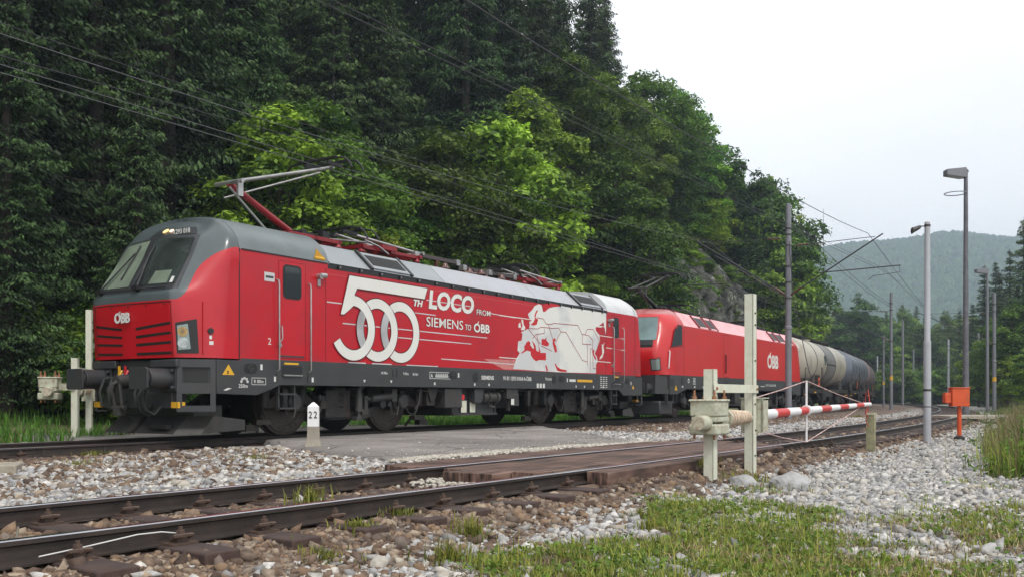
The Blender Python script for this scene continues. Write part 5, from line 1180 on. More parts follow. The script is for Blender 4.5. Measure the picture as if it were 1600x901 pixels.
    for s_ in (2.15, 5.35, 10.3): b.prism(rrect(s_-.12, s_+.12, 1.16, 1.42, .11), ts, ts+.003)
    b.box(1.04, 1.34, ts, ts+.003, 1.12, 1.36); b.build_each('recess', 'black', sk, smooth=0)
    bogie(root, 4.69, 3.0, .575); bogie(root, L-4.69, 3.0, .575)
    b = MB(True); b.box(7.9, 11.4, -1.2, 1.2, .38, 1.02); b.box(8.3, 9.0, 1.2, 1.4, .5, 1.0); b.box(9.6, 10.2, 1.2, 1.38, .45, 1.0); b.build('equipment_case', 'undergrey', root, bevel=.02)
    MB(True).box(9.75, 9.95, 1.385, 1.39, .55, .85).build('pale_label', 'creampaint', root)
    pantograph_raised(root, 3.6, 3.90, (1.75, 4.55), (3.75, 5.15), m_low='black', light='undergrey')
    pantograph_folded(root, 4.6, 6.9, 3.86, light='undergrey', low='under')
    pantograph_folded(root, L-5.6, L-3.2, 3.86, light='undergrey', low='under')
    b = MB(True); b.box(7.2, 13.2, .3, .38, 3.92, 3.97)
    for s_ in (7.6, 9.0, 10.5, 12.0, 13.1): b.lathe([(3.68, .07), (3.74, .1), (3.79, .06), (3.84, .1), (3.93, .05)], (s_, .34, 0), 'z', 10)
    b.box(8.5, 9.6, -.3, .3, 3.7, 3.86); b.build('busbar', 'under', root)
    return root
loco_second()

# ------------------------------------------------------------------ tank wagons
def tank_wagon(s_start, L, tankmat, label, bands, grey_panel, rad=1.34, dome=True):
    A = MAIN.at(s_start+3); B = MAIN.at(s_start+L-3); hd = math.atan2(B[0]-A[0], B[1]-A[1])
    root = thing('tank_wagon', label, 'tank wagon', (A[0]-3*math.sin(hd), A[1]-3*math.cos(hd), 0), math.pi/2-hd, 'tank wagons behind the locomotives')
    cz = 2.66; a, e = 1.0, L-1.0
    prof = [(a, .02), (a+.04, .45), (a+.12, .8), (a+.26, 1.10), (a+.42, rad-.05), (a+.55, rad)]
    pf = prof+[(L-p[0], p[1]) for p in prof[::-1]]
    tk = MB(True).lathe(pf, (0, 0, cz), 'x', 64).build('tank', tankmat, root, smooth=50)
    for s_ in bands:
        MB(True).lathe([(s_-.03, rad), (s_-.03, rad+.018), (s_+.03, rad+.018), (s_+.03, rad)], (0, 0, cz), 'x', 64, cap=False).build('tank_band', 'skirt', tk)
    if grey_panel:
        g0, g1 = grey_panel; mb = MB(True); n = 28
        vs = []
        for k in range(n+1):
            an = R(-62+124*k/n)
            for s_ in (g0, g1): vs.append((s_, (rad+.008)*math.cos(an), cz+(rad+.008)*math.sin(an)))
        mb.add(vs, [(2*k, 2*k+1, 2*k+3, 2*k+2) for k in range(n)]); mb.build('spill_panel', 'tankgrey', tk)
        b = MB(True); b.tube([(g0, (rad+.03), cz), (g1, rad+.03, cz)], .03); b.build('panel_strip', 'skirt', tk)
        an = R(8); b = MB(True); b.cyl((g0-.55, rad*math.cos(an)-.03, cz+rad*math.sin(an)), (g0-.55, rad*math.cos(an)+.015, cz+rad*math.sin(an)), .30, n=24); b.build('round_emblem', 'skirt', tk)
        b = MB(True); b.cyl((g0-.55, rad*math.cos(an)+.015, cz+rad*math.sin(an)), (g0-.55, rad*math.cos(an)+.02, cz+rad*math.sin(an)), .17, n=20); b.build('emblem_centre', 'screen2', tk)
    b = MB(True)                                             # walkway along the top
    zt = cz+rad+.12
    for t in (-.42, .42): b.box(2.2, L-2.2, t-.03, t+.03, zt-.02, zt+.03)
    for k in range(int((L-4.4)/.25)): b.box(2.2+k*.25, 2.26+k*.25, -.42, .42, zt, zt+.02)
    for k in range(5): b.box(2.3+k*(L-4.8)/4, 2.36+k*(L-4.8)/4, -.4, .4, zt-.16, zt)
    for t in (.6, -.6):
        b.tube([(2.4, t, zt), (2.4, t, zt+.18), (L*.55, t, zt+.18), (L*.55, t, zt)], .018)
    b.build('walkway', 'under', root)
    b = MB(True); b.cyl((L/2, 0, cz+rad-.05), (L/2, 0, cz+rad+.16), .32, n=20); b.build('dome_lid', tankmat, tk)
    # end ladder and rails
    for f in (1,):
        b = MB(True)
        for q in (1.05, 1.40): b.tube([(.55, q, 1.25), (.55, q, 2.15), (.62, q, 2.25), (.95, q, 2.25)], .022)
        b.tube([(.55, 1.05, 1.7), (.55, 1.40, 1.7)], .018); b.build('end_handrail', 'under', root)
    b = MB(True)
    for q in (5.05, 5.40): b.tube([(q, 1.45, .4), (q, 1.42, 2.4)], .02)
    for k in range(7): b.tube([(5.05, 1.44, .5+k*.27), (5.40, 1.44, .5+k*.27)], .015)
    b.build('ladder', 'under', root)
    b = MB(True); b.box(.62, L-.62, -.25, .25, .95, 1.22); b.box(.62, .8, -1.3, 1.3, .92, 1.22); b.box(L-.8, L-.62, -1.3, 1.3, .92, 1.22); b.box(.62, 3.6, -1.3, 1.3, 1.15, 1.22); b.box(L-3.6, L-.62, -1.3, 1.3, 1.15, 1.22)
    for sg in (1, -1): b.box(.62, L-.62, sg*1.22-.05, sg*1.22+.05, 1.0, 1.2)
    fr = b.build('underframe', 'under', root)
    for c in (2.6, L-2.6):
        b = MB(True)
        for sg in (1, -1): b.prism([(c-.55, 1.2), (c+.55, 1.2), (c+.35, 1.75), (c-.35, 1.75)], sg*1.12-.03, sg*1.12+.03)
        b.box(c-.3, c+.3, -1.1, 1.1, 1.2, 1.5); b.build('saddle', 'undergrey', root)
    for c in (2.6, L-2.6):
        b = MB(True)
        for sg in (1, -1): b.prism([(c-1.3, .62), (c-.4, .40), (c+.4, .40), (c+1.3, .62), (c+1.3, .74), (c+.4, .86), (c-.4, .86), (c-1.3, .74)], sg*1.0-.05, sg*1.0+.05)
        b.box(c-.25, c+.25, -1., 1., .5, .9)
        for ax in (c-.9, c+.9):
            for sg in (1, -1): b.cbox((ax, sg*1.06, .46), (.34, .16, .30)); b.cyl((ax, sg*1.1, .46), (ax, sg*1.17, .46), .11, n=14); b.cyl((ax-.17, sg*1.05, .5), (ax-.17, sg*1.05, .72), .06); b.cyl((ax+.17, sg*1.05, .5), (ax+.17, sg*1.05, .72), .06)
        bf = b.build('bogie', 'under', root)
        for ax in (c-.9, c+.9):
            for sg in (1, -1):
                t_ = sg*.753; MB(True).lathe([(t_-.07*sg, .488), (t_-.045*sg, .488), (t_-.04*sg, .46), (t_+.065*sg, .457), (t_+.07*sg, .36), (t_+.03*sg, .34), (t_+.02*sg, .14), (t_+.08*sg, .12)], (ax, 0, .46), 'y', 32).build('wheel', 'wheel', bf)
    for f in (0, 1):
        for sg in (1, -1):
            g = (lambda s: s) if not f else (lambda s: L-s)
            c = MB(True); c.cyl((g(0), sg*.875, 1.05), (g(.04), sg*.875, 1.05), .22, n=20); c.cyl((g(.03), sg*.875, 1.05), (g(.62), sg*.875, 1.05), .11, n=14); c.build('buffer', 'under', root)
    b = MB(True); b.box(3.9, 4.9, 1.28, 1.36, 1.25, 1.95); b.build('data_panel', 'black', root)
    b = MB(True); b.box(4.35, 4.75, 1.365, 1.37, 1.35, 1.55); b.box(4.35, 4.75, 1.365, 1.37, 1.62, 1.82); b.build_each('hazard_plate', 'orange', root)
    b = MB(True); b.box(.9, 1.7, 1.25, 1.3, .86, .90); b.box(L-1.7, L-.9, 1.25, 1.3, .86, .90); b.box(3.7, 4.1, 1.25, 1.3, .98, 1.04); b.build_each('yellow_handle', 'yellow', root)
    b = MB(True); b.box(6.4, 7.0, .9, 1.28, .55, 1.0); b.cyl((7.4, .9, .75), (8.6, .9, .75), .18, n=16); b.box(5.6, 9.4, -.9, -.8, .4, .9); b.box(L/2-1.3, L/2+1.3, 1.24, 1.30, .78, .98); b.build('brake_gear', 'under', root)
    return root
s_ = 38.3
tank_wagon(s_, 15.8, 'tankcream', 'dusty cream tank wagon with grey spill band next to the second locomotive', [4.2, 7.2, 10.2], (7.3, 10.1))
tank_wagon(s_+15.85, 14.9, 'tankblue', 'dark blue-grey tank wagon with black bands coupled behind the cream one', [2.2, 4.2, 6.2, 8.2, 10.2, 12.4], None)
tank_wagon(s_+30.8, 14.9, 'tankbrown', 'rust-streaked grey-brown tank wagon third in the row', [2.2, 4.2, 6.2, 8.2, 10.2, 12.4], None)
tank_wagon(s_+45.8, 14.9, 'tankblue', 'last visible tank wagon, farthest along the curve', [2.2, 5.2, 8.2, 12.4], None)

# ------------------------------------------------------------------ level crossing barriers
def barrier(loc, rz, label, arm_len=6.2, kite=True, group='level crossing barriers', by=0.):
    """local +x runs along the arm, +y to the left; origin at the foot of the tall post"""
    r = thing('level_crossing_barrier', label, 'crossing barrier', loc, rz, group)
    H = .30-loc[2]-.30            # ground offset helper (0 when the foot stands at -0.30)
    def channel(name, x, y, z0, z1, w_=.10, mat_='creampaint', par=None):
        b = MB(); b.box(x-w_/2, x+w_/2, y-w_*.4, y-w_*.4+.012, z0, z1); b.box(x-w_/2, x-w_/2+.012, y-w_*.4, y+w_*.5, z0, z1); b.box(x+w_/2-.012, x+w_/2, y-w_*.4, y+w_*.5, z0, z1)
        return b.build(name, mat_, par or r)
    channel('tall_post', 0, 0, -.1, 2.34, .125)
    channel('short_post', -1.32, 0, -.1, 1.36, .13)
    MB().box(-1.40, .06, -.075, -.062, 1.09, 1.19).build('cross_bar', 'creampaint', r, bevel=.003)
    b = MB()
    for q in (-1.34, 0): b.cyl((q, -.09, 1.14), (q, -.062, 1.14), .018, n=6)
    b.build_each('bolt', 'rustcap', r)
    b = MB()
    for q, z_ in ((0, 2.1), (0, 1.95), (0, 1.5), (0, .95), (.02, .62), (0, .3)): b.cyl((q, -.062, z_), (q, -.050, z_), .012, n=6)
    b.build_each('post_hole', 'black', r)
    # bearing block in two halves with the counterweight shaft
    cx_ = -1.37
    b = MB(); b.box(cx_-.19, cx_+.19, by-.16, by+.16, .82, 1.0); b.box(cx_-.205, cx_+.205, by-.175, by+.175, .985, 1.015); b.box(cx_-.18, cx_+.18, by-.15, by+.15, .755, .82)
    blk = b.build('bearing_block', 'creamrust', r, bevel=.018)
    b = MB(); b.box(cx_-.20, cx_+.20, by-.17, by+.17, .61, .735); blk2 = b.build('bearing_block', 'creamrust', r, bevel=.022)
    for x_, y_ in ((cx_-.15, by-.12), (cx_+.15, by-.12), (cx_-.15, by+.12), (cx_+.15, by+.12)):
        b = MB(); b.cyl((x_, y_, 1.01), (x_, y_, 1.12), .013, n=8); b.cyl((x_, y_, 1.012), (x_, y_, 1.05), .027, n=6); b.cyl((x_, y_, .56), (x_, y_, .62), .016, n=8); b.build('bolt', 'rustcap', blk)
    if by: MB().box(cx_-.05, cx_+.05, 0, by, .78, .90).build('side_bracket', 'creamrust', r)
    b = MB(); b.cyl((cx_-.40, by-.03, .75), (cx_-.18, by-.03, .75), .085, n=24); b.build('shaft_end', 'creamrust', r, bevel=.006)
    b = MB(); b.cyl((cx_-.408, by-.03, .75), (cx_-.40, by-.03, .75), .077, n=20); b.build('rusted_face', 'rustface', r)
    b = MB(); b.cyl((cx_+.18, 0, .78), (-.98, 0, .78), .10, n=24); b.cyl((-1.02, 0, .78), (-.96, 0, .78), .135, n=24); b.cyl((-.98, 0, .74), (-.06, 0, .78), .05, n=14); b.build('collar', 'creamrust', r)
    b = MB()
    for k in range(8): x_ = -.92+k*.10; b.tube([(x_+.08*a/6.28, (.088-.004*k)*math.cos(a), .79+(.086-.004*k)*math.sin(a)) for a in np.linspace(0, 2*math.pi, 14)], .024, n=6)
    b.build('coil_spring', 'peach', r)
    b = MB(); b.box(.07, .12, -.12, .16, .58, 1.02); b.box(.07, .30, -.12, -.10, .60, 1.0); b.box(.10, .28, .02, .14, .84, .99); b.box(.10, .28, .02, .14, .62, .80); b.cyl((.28, 0, .82), (.36, 0, .84), .05); b.box(.05, .3, -.13, .17, 1.02, 1.035)
    b.build('arm_bracket', 'creamrust', r)
    # the striped arm
    n = 11; x0, x1 = .34, arm_len
    for k in range(n):
        f0, f1 = k/n, (k+1)/n
        za, zb = .807+.105*f0, .807+.105*f1
        b = MB(); b.cyl((x0+(x1-x0)*f0, 0, za), (x0+(x1-x0)*f1-.0005, 0, zb), .068-.033*f0, .068-.033*f1, n=20, cap=True); b.build('barrier_arm', 'armwhite' if k % 2 == 0 else 'armred', r, smooth=50)
    if kite:
        xk = 2.35
        b = MB(); b.cyl((xk, 0, .38), (xk, 0, 1.28), .016, n=8); b.cyl((xk-.04, 0, .845), (xk+.04, 0, .845), .078, n=16); kt = b.build('stay_strut', 'armwhite', r)
        for pts in ([(.2, .02, 1.03), (.9, 0, 1.09), (xk, 0, 1.28)], [(xk, 0, 1.28), (3.8, 0, 1.08), (arm_len-.5, 0, .93)], [(.2, .02, .62), (1.1, 0, .46), (xk, 0, .38)], [(xk, 0, .38), (3.6, 0, .56), (arm_len-.7, 0, .86)]):
            m_ = (Vector(pts[0])+Vector(pts[-1]))/2; p_ = [Vector(pts[0]), m_.lerp(Vector(pts[1]), .35), Vector(pts[-1])]
            b = MB()
            b.tube([tuple(q) for q in p_], .007, n=5); o = b.build('stay_cord', 'cord', kt, smooth=50)
        b = MB(); t = arm_len
        b.tube([(t-.5, -.05, 1.12), (t-.35, 0, .92), (t-.15, .03, .62), (t-.1, 0, .5)], .007, n=5); b.tube([(t-.05, .02, 1.18), (t-.1, -.02, .95), (t-.3, 0, .72), (t+.1, 0, .62), (t+.35, .03, .5)], .007, n=5); b.tube([(t-.4, .02, .96), (t-.1, .03, .90), (t+.0, 0, .7)], .006, n=5); b.build('red_tie_cord', 'armred', r)
    return r
M['cord'] = mat('faded_red_and_white_cord', (.55, .38, .36), .7, var=.5, vscale=9)
barrier((3.03, 11.9, -.30), math.pi/2-R(34), 'cream level crossing barrier in front with striped arm lowered along the near track')
bl_ = barrier((-9.0, 20.0, .02), R(104), 'cream level crossing barrier half hidden behind the front of the train', arm_len=3.0, kite=False, by=.42)
bl_.scale = (1.08, 1.08, 1.1)
rp = thing('rest_post', 'weathered timber rest post under the tip of the striped barrier arm', 'post', (6.50, 17.0, -.28), R(57))
MB().box(-.055, .055, -.075, .075, -.1, .74).build('post', 'oldwood', rp, bevel=.008)
b = MB(); b.box(.04, .14, -.06, .06, .48, .70); b.box(-.07, .16, -.07, .07, .70, .73); b.build('arm_cradle', 'creamrust', rp)

# ------------------------------------------------------------------ kilometre stone and small trackside things
ks = thing('kilometre_stone', 'white-topped concrete kilometre stone marked 2 2 in front of the train', 'kilometre stone', (-3.13, 14.8, -.12), R(8))
b = MB(); w0, w1, w2 = .125, .10, .09
def taper(mb, zs, ws, mi):
    for k in range(len(zs)-1):
        mb.hexa8([(x*a, y*a, z) for (z, a) in ((zs[k], ws[k]), (zs[k+1], ws[k+1])) for x in (-1, 1) for y in (-1, 1)], mi)
taper(b, [-.1, .06, .20, .40], [.16, .13, .095, .086], 0); base_ = b.build('foot', 'concrete', ks)
b = MB(); taper(b, [.40, .71, .775, .78], [.0865, .085, .02, .01], 0); hd_ = b.build('painted_head', 'armwhite', ks)
for x_, rot in ((-.066, 0), (.012, 0)):
    cu = bpy.data.curves.new('t', 'FONT'); cu.body = '2'; cu.size = .155; cu.extrude = .002; cu.offset = .002
    to = bpy.data.objects.new('t', cu); COL.objects.link(to); me = bpy.data.meshes.new_from_object(to.evaluated_get(bpy.context.evaluated_depsgraph_get())); bpy.data.objects.remove(to)
    me.transform(Matrix.Translation((x_-.005, -.0885, .53)) @ Matrix.Rotation(R(90), 4, 'X') @ Matrix.Diagonal((.75, 1, 1, 1))); me.materials.clear(); me.materials.append(M['black']); me.name = 'numeral'
    o = bpy.data.objects.new('numeral', me); COL.objects.link(o); o.parent = hd_
tag(MB().tube([(-2.47, 4.90, -.095), (-2.31, 5.13, -.075), (-2.14, 5.36, -.047), (-2.05, 5.49, -.05), (-1.94, 5.64, -.085)], .0038, 6).build('loose_cable', 'textwhite', None), 'pale loose cable lying along the nearest rail at lower left', 'cable')
tag(MB().tube([(-2.78, 5.22, -.26), (-2.77, 5.2, -.12), (-2.74, 5.2, -.03), (-2.73, 5.19, .02)], [.012, .01, .008, .005], 5).build('twig', 'deadbark', None), 'bleached twig standing at the lower left corner', 'twig')
sb = MB(); sb.box(-.35, .3, -.3, .3, -.2, .12); sb = sb.build('concrete_block', 'concrete', None, bevel=.02); sb.location = (-6.1, 11.0, -.16); sb.rotation_euler = (0, 0, R(20)); tag(sb, 'rough concrete block cut by the left edge between the tracks', 'concrete block')
for (x_, y_, sc_, lb) in ((3.15, 10.6, .20, 'pale boulder at the foot of the tall barrier post'), (2.65, 10.8, .15, 'flat grey stone left of the boulder by the barrier')):
    bm = bmesh.new(); bmesh.ops.create_icosphere(bm, subdivisions=3, radius=1)
    for v in bm.verts: v.co = v.co*(1+.25*mnoise.noise(v.co*1.3+Vector((x_, 0, 0)))+.08*mnoise.noise(v.co*4)); v.co = Vector((v.co.x*1.15, v.co.y, v.co.z*.75))*sc_
    me = bpy.data.meshes.new('boulder'); bm.to_mesh(me); bm.free(); me.materials.append(M['boulder'] if 'boulder' in M else M['concrete']); o = bpy.data.objects.new('boulder', me); COL.objects.link(o); o.location = (x_, y_, -.26); tag(o, lb, 'boulder')
# red telephone box on its post
rb = thing('line_telephone_box', 'orange-red trackside telephone box on a post', 'telephone box', (10.75, 22.6, -.24), R(-6))
b = MB(); b.box(-.19, .21, -.14, .14, .76, 1.20); b.box(-.21, .23, -.16, .16, 1.19, 1.215); b.build('cabinet', 'orange', rb, bevel=.012)
b = MB(); b.box(-.34, -.19, -.10, .10, .84, 1.06); b.box(-.33, -.19, -.09, .09, 1.05, 1.09); b.build('side_housing', 'orange', rb, bevel=.01)
MB().cyl((.02, 0, 0), (.02, 0, .77), .05, n=16).build('post', 'orange', rb)
MB().lathe([(-.05, .13), (.02, .12), (.06, .06)], (.02, 0, 0), 'z', 14).build('foot', 'rubber', rb)
b = MB(); b.box(.16, .17, -.146, -.14, .85, 1.12); b.box(.212, .225, -.05, .0, .95, 1.0); b.build('hinge', 'rustcap', rb)

# ------------------------------------------------------------------ masts, lamps and overhead line
def mast_body(root, H, r0, r1, m, band=True, step_z=None):
    zs = step_z or H*.42
    mb = MB(); mb.lathe([(-.3, r0), (zs, r0*.97), (zs+.02, r0*1.12), (zs+.12, r0*1.12), (zs+.16, r1*1.02), (H, r1), (H+.02, r1*.6)], (0, 0, 0), 'z', 20); return mb.build('shaft', m, root, smooth=30)
def cantilever(root, path, toff_from, toff_to, m='greymast', zc=5.65):
    """bracket in the mast's local frame: +x towards the wire"""
def bracket(root, ang, reach, zt, zb, zreg, over=.3, dark=True, twin=False, r=.028):
    """bracket pointing in local direction ang (radians): strut from zb at the mast to zt at reach, stay back to the mast"""
    ux, uy = math.cos(ang), math.sin(ang); P = lambda d, z: (ux*d, uy*d, z)
    br = MB(); br.tube([P(.12, zb), P(reach*(1+over*.1)+.2, zt+(zt-zb)*(.03+.2/reach*.2))], r, 8); o = br.build('bracket_strut', 'wire' if dark else 'undergrey', root)
    if twin: MB().tube([P(.3, zb+.02), P(reach*.86, zt-(zt-zb)*.24)], r*.8, 8).build('bracket_strut', 'undergrey', root)
    MB().tube([P(.15, zt-.08), P(reach, zt)], .014, 6).build('bracket_stay', 'wire', o)
    for d0, d1, za, zc_ in ((.35, .85, zt-.075, zt-.05),):
        b = MB(); n = 6
        for k in range(n): f = k/n; q = P(d0+(d1-d0)*f, za+(zc_-za)*f); q2 = P(d0+(d1-d0)*(f+.08), za+(zc_-za)*(f+.08)); b.cyl(q, q2, .05, n=10)
        b.cyl(P(d0, za), P(d1, zc_), .02); b.build('insulator', 'insul', o)
    b = MB(); b.tube([P(reach*.36, zreg), P(reach*1.28, zreg+.06)], .022, 6); b.tube([P(reach*1.27, zreg+.06), P(reach*1.27, zreg-.2), P(reach*.98, zreg-.28), P(reach*.93, zreg-.42)], .012, 5); b.build('registration_arm', 'undergrey', o)
    b = MB(); b.cyl(P(.10, zb-.02), P(.55, zb+.06+(zt-zb)*.1), .045, n=10); b.build('insulator', 'insul', o)
    return o
def clamps(root, r, zs):
    for z in zs: MB().lathe([(z-.03, r+.02), (z+.03, r+.02)], (0, 0, 0), 'z', 16).build('clamp', 'undergrey', root)

sm, tm = 29.0, 3.05
x, y, h = MAIN.at(sm, tm)
m1 = thing('catenary_mast', 'grey tubular catenary mast in front of the second locomotive with brackets on both sides', 'catenary mast', (x, y, -.2), -h, 'catenary masts')
mast_body(m1, 8.85, .135, .115, 'greymast'); clamps(m1, .12, (5.0, 5.65, 6.3, 7.15, 7.6, 7.85))
bracket(m1, math.pi, 3.6, 7.55, 5.15, 5.75, twin=True); bracket(m1, math.radians(-3), 3.4, 7.2, 5.15, 5.95)
MB().tube([(.06, -.1, 7.3), (.25, -.2, 5.0), (.9, -.3, 2.0), (1.3, -.3, .9)], .018, 6).build('earth_cable', 'wire', m1)
def far_mast(xp, ytop, Y, label, m='greymast', r=.12, brk=None, yellow=False, gz=-.2, H=8.7, base=None):
    X = (xp-800)/1466.8*Y; g = float(ground_z([X], [Y])[0]); H = CAMZ+(620.1-ytop)/1466.8*Y-g
    o = thing('catenary_mast', label, 'catenary mast', (X, Y, g), R(-22), 'catenary masts')
    mast_body(o, H, r, r*.85, m)
    if brk:
        for (ang, reach) in brk: bracket(o, ang, reach, H-1.3, H-3.6, H-2.9)
        clamps(o, r, (H-1.3, H-3.6, H-.8))
    if yellow: MB().lathe([(2.2, r*1.03), (2.5, r*1.03)], (0, 0, 0), 'z', 16, cap=False).build('yellow_plate', 'yellow', o)
    return o
m2 = far_mast(1392.5, 457, 70, 'grey catenary mast beyond the tank wagons with bracket reaching left', brk=[(math.pi, 4.2)], yellow=True)
far_mast(1380.5, 524, 96, 'thin grey mast just left of the yellow-plated mast', r=.11, brk=[(math.pi, 3.6)], yellow=True)
far_mast(1410.5, 500, 99, 'slender grey mast with a leaning guy wire, right of the yellow-plated mast', r=.13)
far_mast(1371, 556, 150, 'short distant pale mast right beside the last tank wagon', 'lightmast', r=.12)
far_mast(1427.5, 546, 150, 'distant thin mast standing before the dark wood', r=.14)
far_mast(1482, 530, 122, 'pale distant mast left of the tall lamp mast', 'lightmast', r=.14, brk=[(0, 3.5)])
far_mast(1503, 548, 140, 'faint distant mast hidden partly by the orange box', 'lightmast', r=.13)
far_mast(1529, 520, 104, 'slim grey mast right of the tall lamp mast', r=.13)
far_mast(1553.5, 458, 67, 'grey mast with yellow plate at the right, holding a bracket to the left', r=.14, brk=[(math.pi, 4.6)], yellow=True)
far_mast(1561, 510, 88, 'pale slim mast rightmost in the row', 'lightmast', r=.12)
g = float(ground_z([9.42], [21.2])[0])
hp_ = thing('loudspeaker_pole', 'light grey steel pole with a small horn loudspeaker on top', 'pole', (9.38, 21.2, g), 0)
mb = MB(); mb.lathe([(-.2, .082), (2.28, .080), (2.30, .080), (2.34, .066), (4.98, .060), (5.0, .03)], (0, 0, 0), 'z', 24); mb.build('shaft', 'lightmast', hp_, smooth=30)
b = MB(); b.tube([(0, 0, 4.90), (-.22, -.03, 4.88)], .012, 6); b.lathe([(4.88, .068), (4.93, .068)], (0, 0, 0), 'z', 16); b.build('bracket', 'undergrey', hp_)
b = MB(); b.lathe([(-.36, .075), (-.30, .062), (-.20, .05), (-.16, .03)], (0, -.03, 0), 'x', 20)
b.v = [(q[0], q[1], q[2]+4.83+(q[0]+.26)*.45) for q in b.v]; b.build('loudspeaker', 'undergrey', hp_)
b = MB(); b.lathe([(1.18, .086), (1.23, .086)], (0, 0, 0), 'z', 20); b.lathe([(.82, .085), (.84, .085)], (0, 0, 0), 'z', 20); b.build('strap', 'undergrey', hp_)
def lamp_mast(xp, ybase, ytop, Y, label, r0, r1, m, ring=True, k=1.):
    X = (xp-800)/1466.8*Y; g = float(ground_z([X], [Y])[0]); H = CAMZ+(620.1-ytop)/1466.8*Y-g
    o = thing('street_lamp', label, 'lamp mast', (X, Y, g), 0, 'lamp masts')
    MB().lathe([(-.2, r0*1.3), (.05, r0*1.3), (.06, r0), (H, r1), (H+.02, r1*.5)], (-.1, 0, 0), 'z', 12).build('shaft', m, o, smooth=30)
    b = MB(); b.prism([(-.95, H-.26), (-.95, H-.02), (-.15, H+.06), (-.12, H-.34), (-.25, H-.36)], -.19, .19); hd = b.build('lamp_head', 'greymast', o, bevel=.02)
    MB().prism([(-.90, H-.275), (-.30, H-.37), (-.30, H-.345), (-.90, H-.25)], -.15, .15).build('lamp_glass', 'lamp', hd)
    MB().box(-.2, 0, -.04, .04, H-.12, H-.02).build('neck', 'greymast', hd)
    if ring:
        mb = MB(); mb.tube([(-.52+.42*math.cos(a), .42*math.sin(a), H-.98) for a in np.linspace(0, 2*math.pi, 28)], .02, 6); mb.build('guard_ring', 'greymast', o)
    return o
lamp_mast(1513, 656, 265, 38.3, 'tall dark weathered lamp mast with lamp head and ring at right', .125, .075, 'woodmast')
lamp_mast(1545, 640, 420, 67, 'farther lamp mast with flat lamp head before the right-hand spruces', .12, .08, 'greymast', ring=False)
o = slab('concrete_pad', 'low concrete slab at the foot of the tall lamp mast', [(17.2, 36.8), (20.6, 36.6), (20.8, 38.6), (17.3, 38.8)], .02, 'concrete', cat='slab', kind=None)
# overhead wires
def wire(label, pts, r=.012, sag=0., m='wire', group='overhead wires', n=24):
    P = [Vector(p) for p in pts]; out_ = []
    for a, b_ in zip(P[:-1], P[1:]):
        for k in range(n):
            f = k/n; p = a.lerp(b_, f); p.z -= sag*4*f*(1-f); out_.append(tuple(p))
    out_.append(tuple(P[-1]))
    o = MB().tube(out_, r, 5).build('overhead_wire', m, None, smooth=60)
    return tag(o, label, 'overhead wire', group)
def mpt(s, t, z): return MAIN.at(s, t)[:2]+(z,)
def npt(s, t, z): return NEAR.at(s, t)[:2]+(z,)
mw = [(-31, .3), (29.0, -.25), (60, .2), (92, -.2)]
wire('contact wire touching the raised pantograph of the front locomotive', [mpt(s, t, 5.70) for s, t in mw], .0075, .04, n=30, m='wirelight')
wire('second thin contact wire running beside the one over the train', [mpt(s, t+.12, 5.76) for s, t in mw], .0068, .02, n=30, m='wirelight')
wire('sagging carrier wire above the train', [mpt(s, t, 7.35) for s, t in mw], .0075, 1.1, n=30, m='wirelight')
wire('thinner sagging carrier wire above the train', [mpt(s, t*.5-.2, 7.45) for s, t in mw], .0075, .95, n=30)
nc_ = [(-8.5, 2.2), (-2.25, 11.4), (1.9, 17.5), (7.5, 26.0), (14.4, 36.0)]
wire('lower wire of the close pair running from top centre down to the right bracket', [q+(5.50,) for q in nc_]+[npt(66, -.4, 5.5), npt(100, 0, 5.5)], .0065, 0, m='wire', n=10)
wire('upper wire of the close pair running from top centre down to the right bracket', [(q[0]-.10, q[1]+.06, 5.66) for q in nc_]+[npt(66, -.3, 5.6), npt(100, 0, 5.6)], .0055, 0, m='wire', n=10)
wire('single wire strung behind the pantograph before the forest', [mpt(-31, -3.8, 7.6), mpt(14, -4.2, 7.9), mpt(60, -3.8, 7.8)], .011, .5)
dr_ = 0
for k, s in enumerate((-3, 3.5, 10, 16.5, 22.5)):
    f = (s+31)/60; zt = 7.35-1.1*4*f*(1-f); t_ = .3-.55*f
    o = MB().cyl(mpt(s, t_, 5.72), mpt(s, t_, zt), .005, n=5).build('dropper_wire', 'wire', None); tag(o, 'thin vertical dropper between the carrier and contact wires over the train', 'dropper wire', 'dropper wires')
tip = (13.95, 36.8, 7.15)
wire('carrier wire crossing the white sky to the bracket tip', [(-3.7, 12.6, 8.1), (5.65, 24.9, 7.15), tip, npt(78, -.3, 6.9)], .012, .15, n=16)
wire('wire from mast top down towards the far masts', [m1.location[:2]+(8.2,), m2.location[:2]+(7.6,)], .013, .25)
wire('second wire from the mast clamp to the far masts', [m1.location[:2]+(7.95,), m2.location[:2]+(7.45,)], .013, .3)
for k, f in enumerate((.25, .6)):
    a = Vector((5.65, 24.9, 7.15)).lerp(Vector(tip), f); o = MB().cyl(tuple(a), (a.x, a.y, 5.6), .006, n=5).build('dropper_wire', 'wire', None); tag(o, 'thin vertical dropper hanging against the white sky', 'dropper wire', 'dropper wires against the sky')

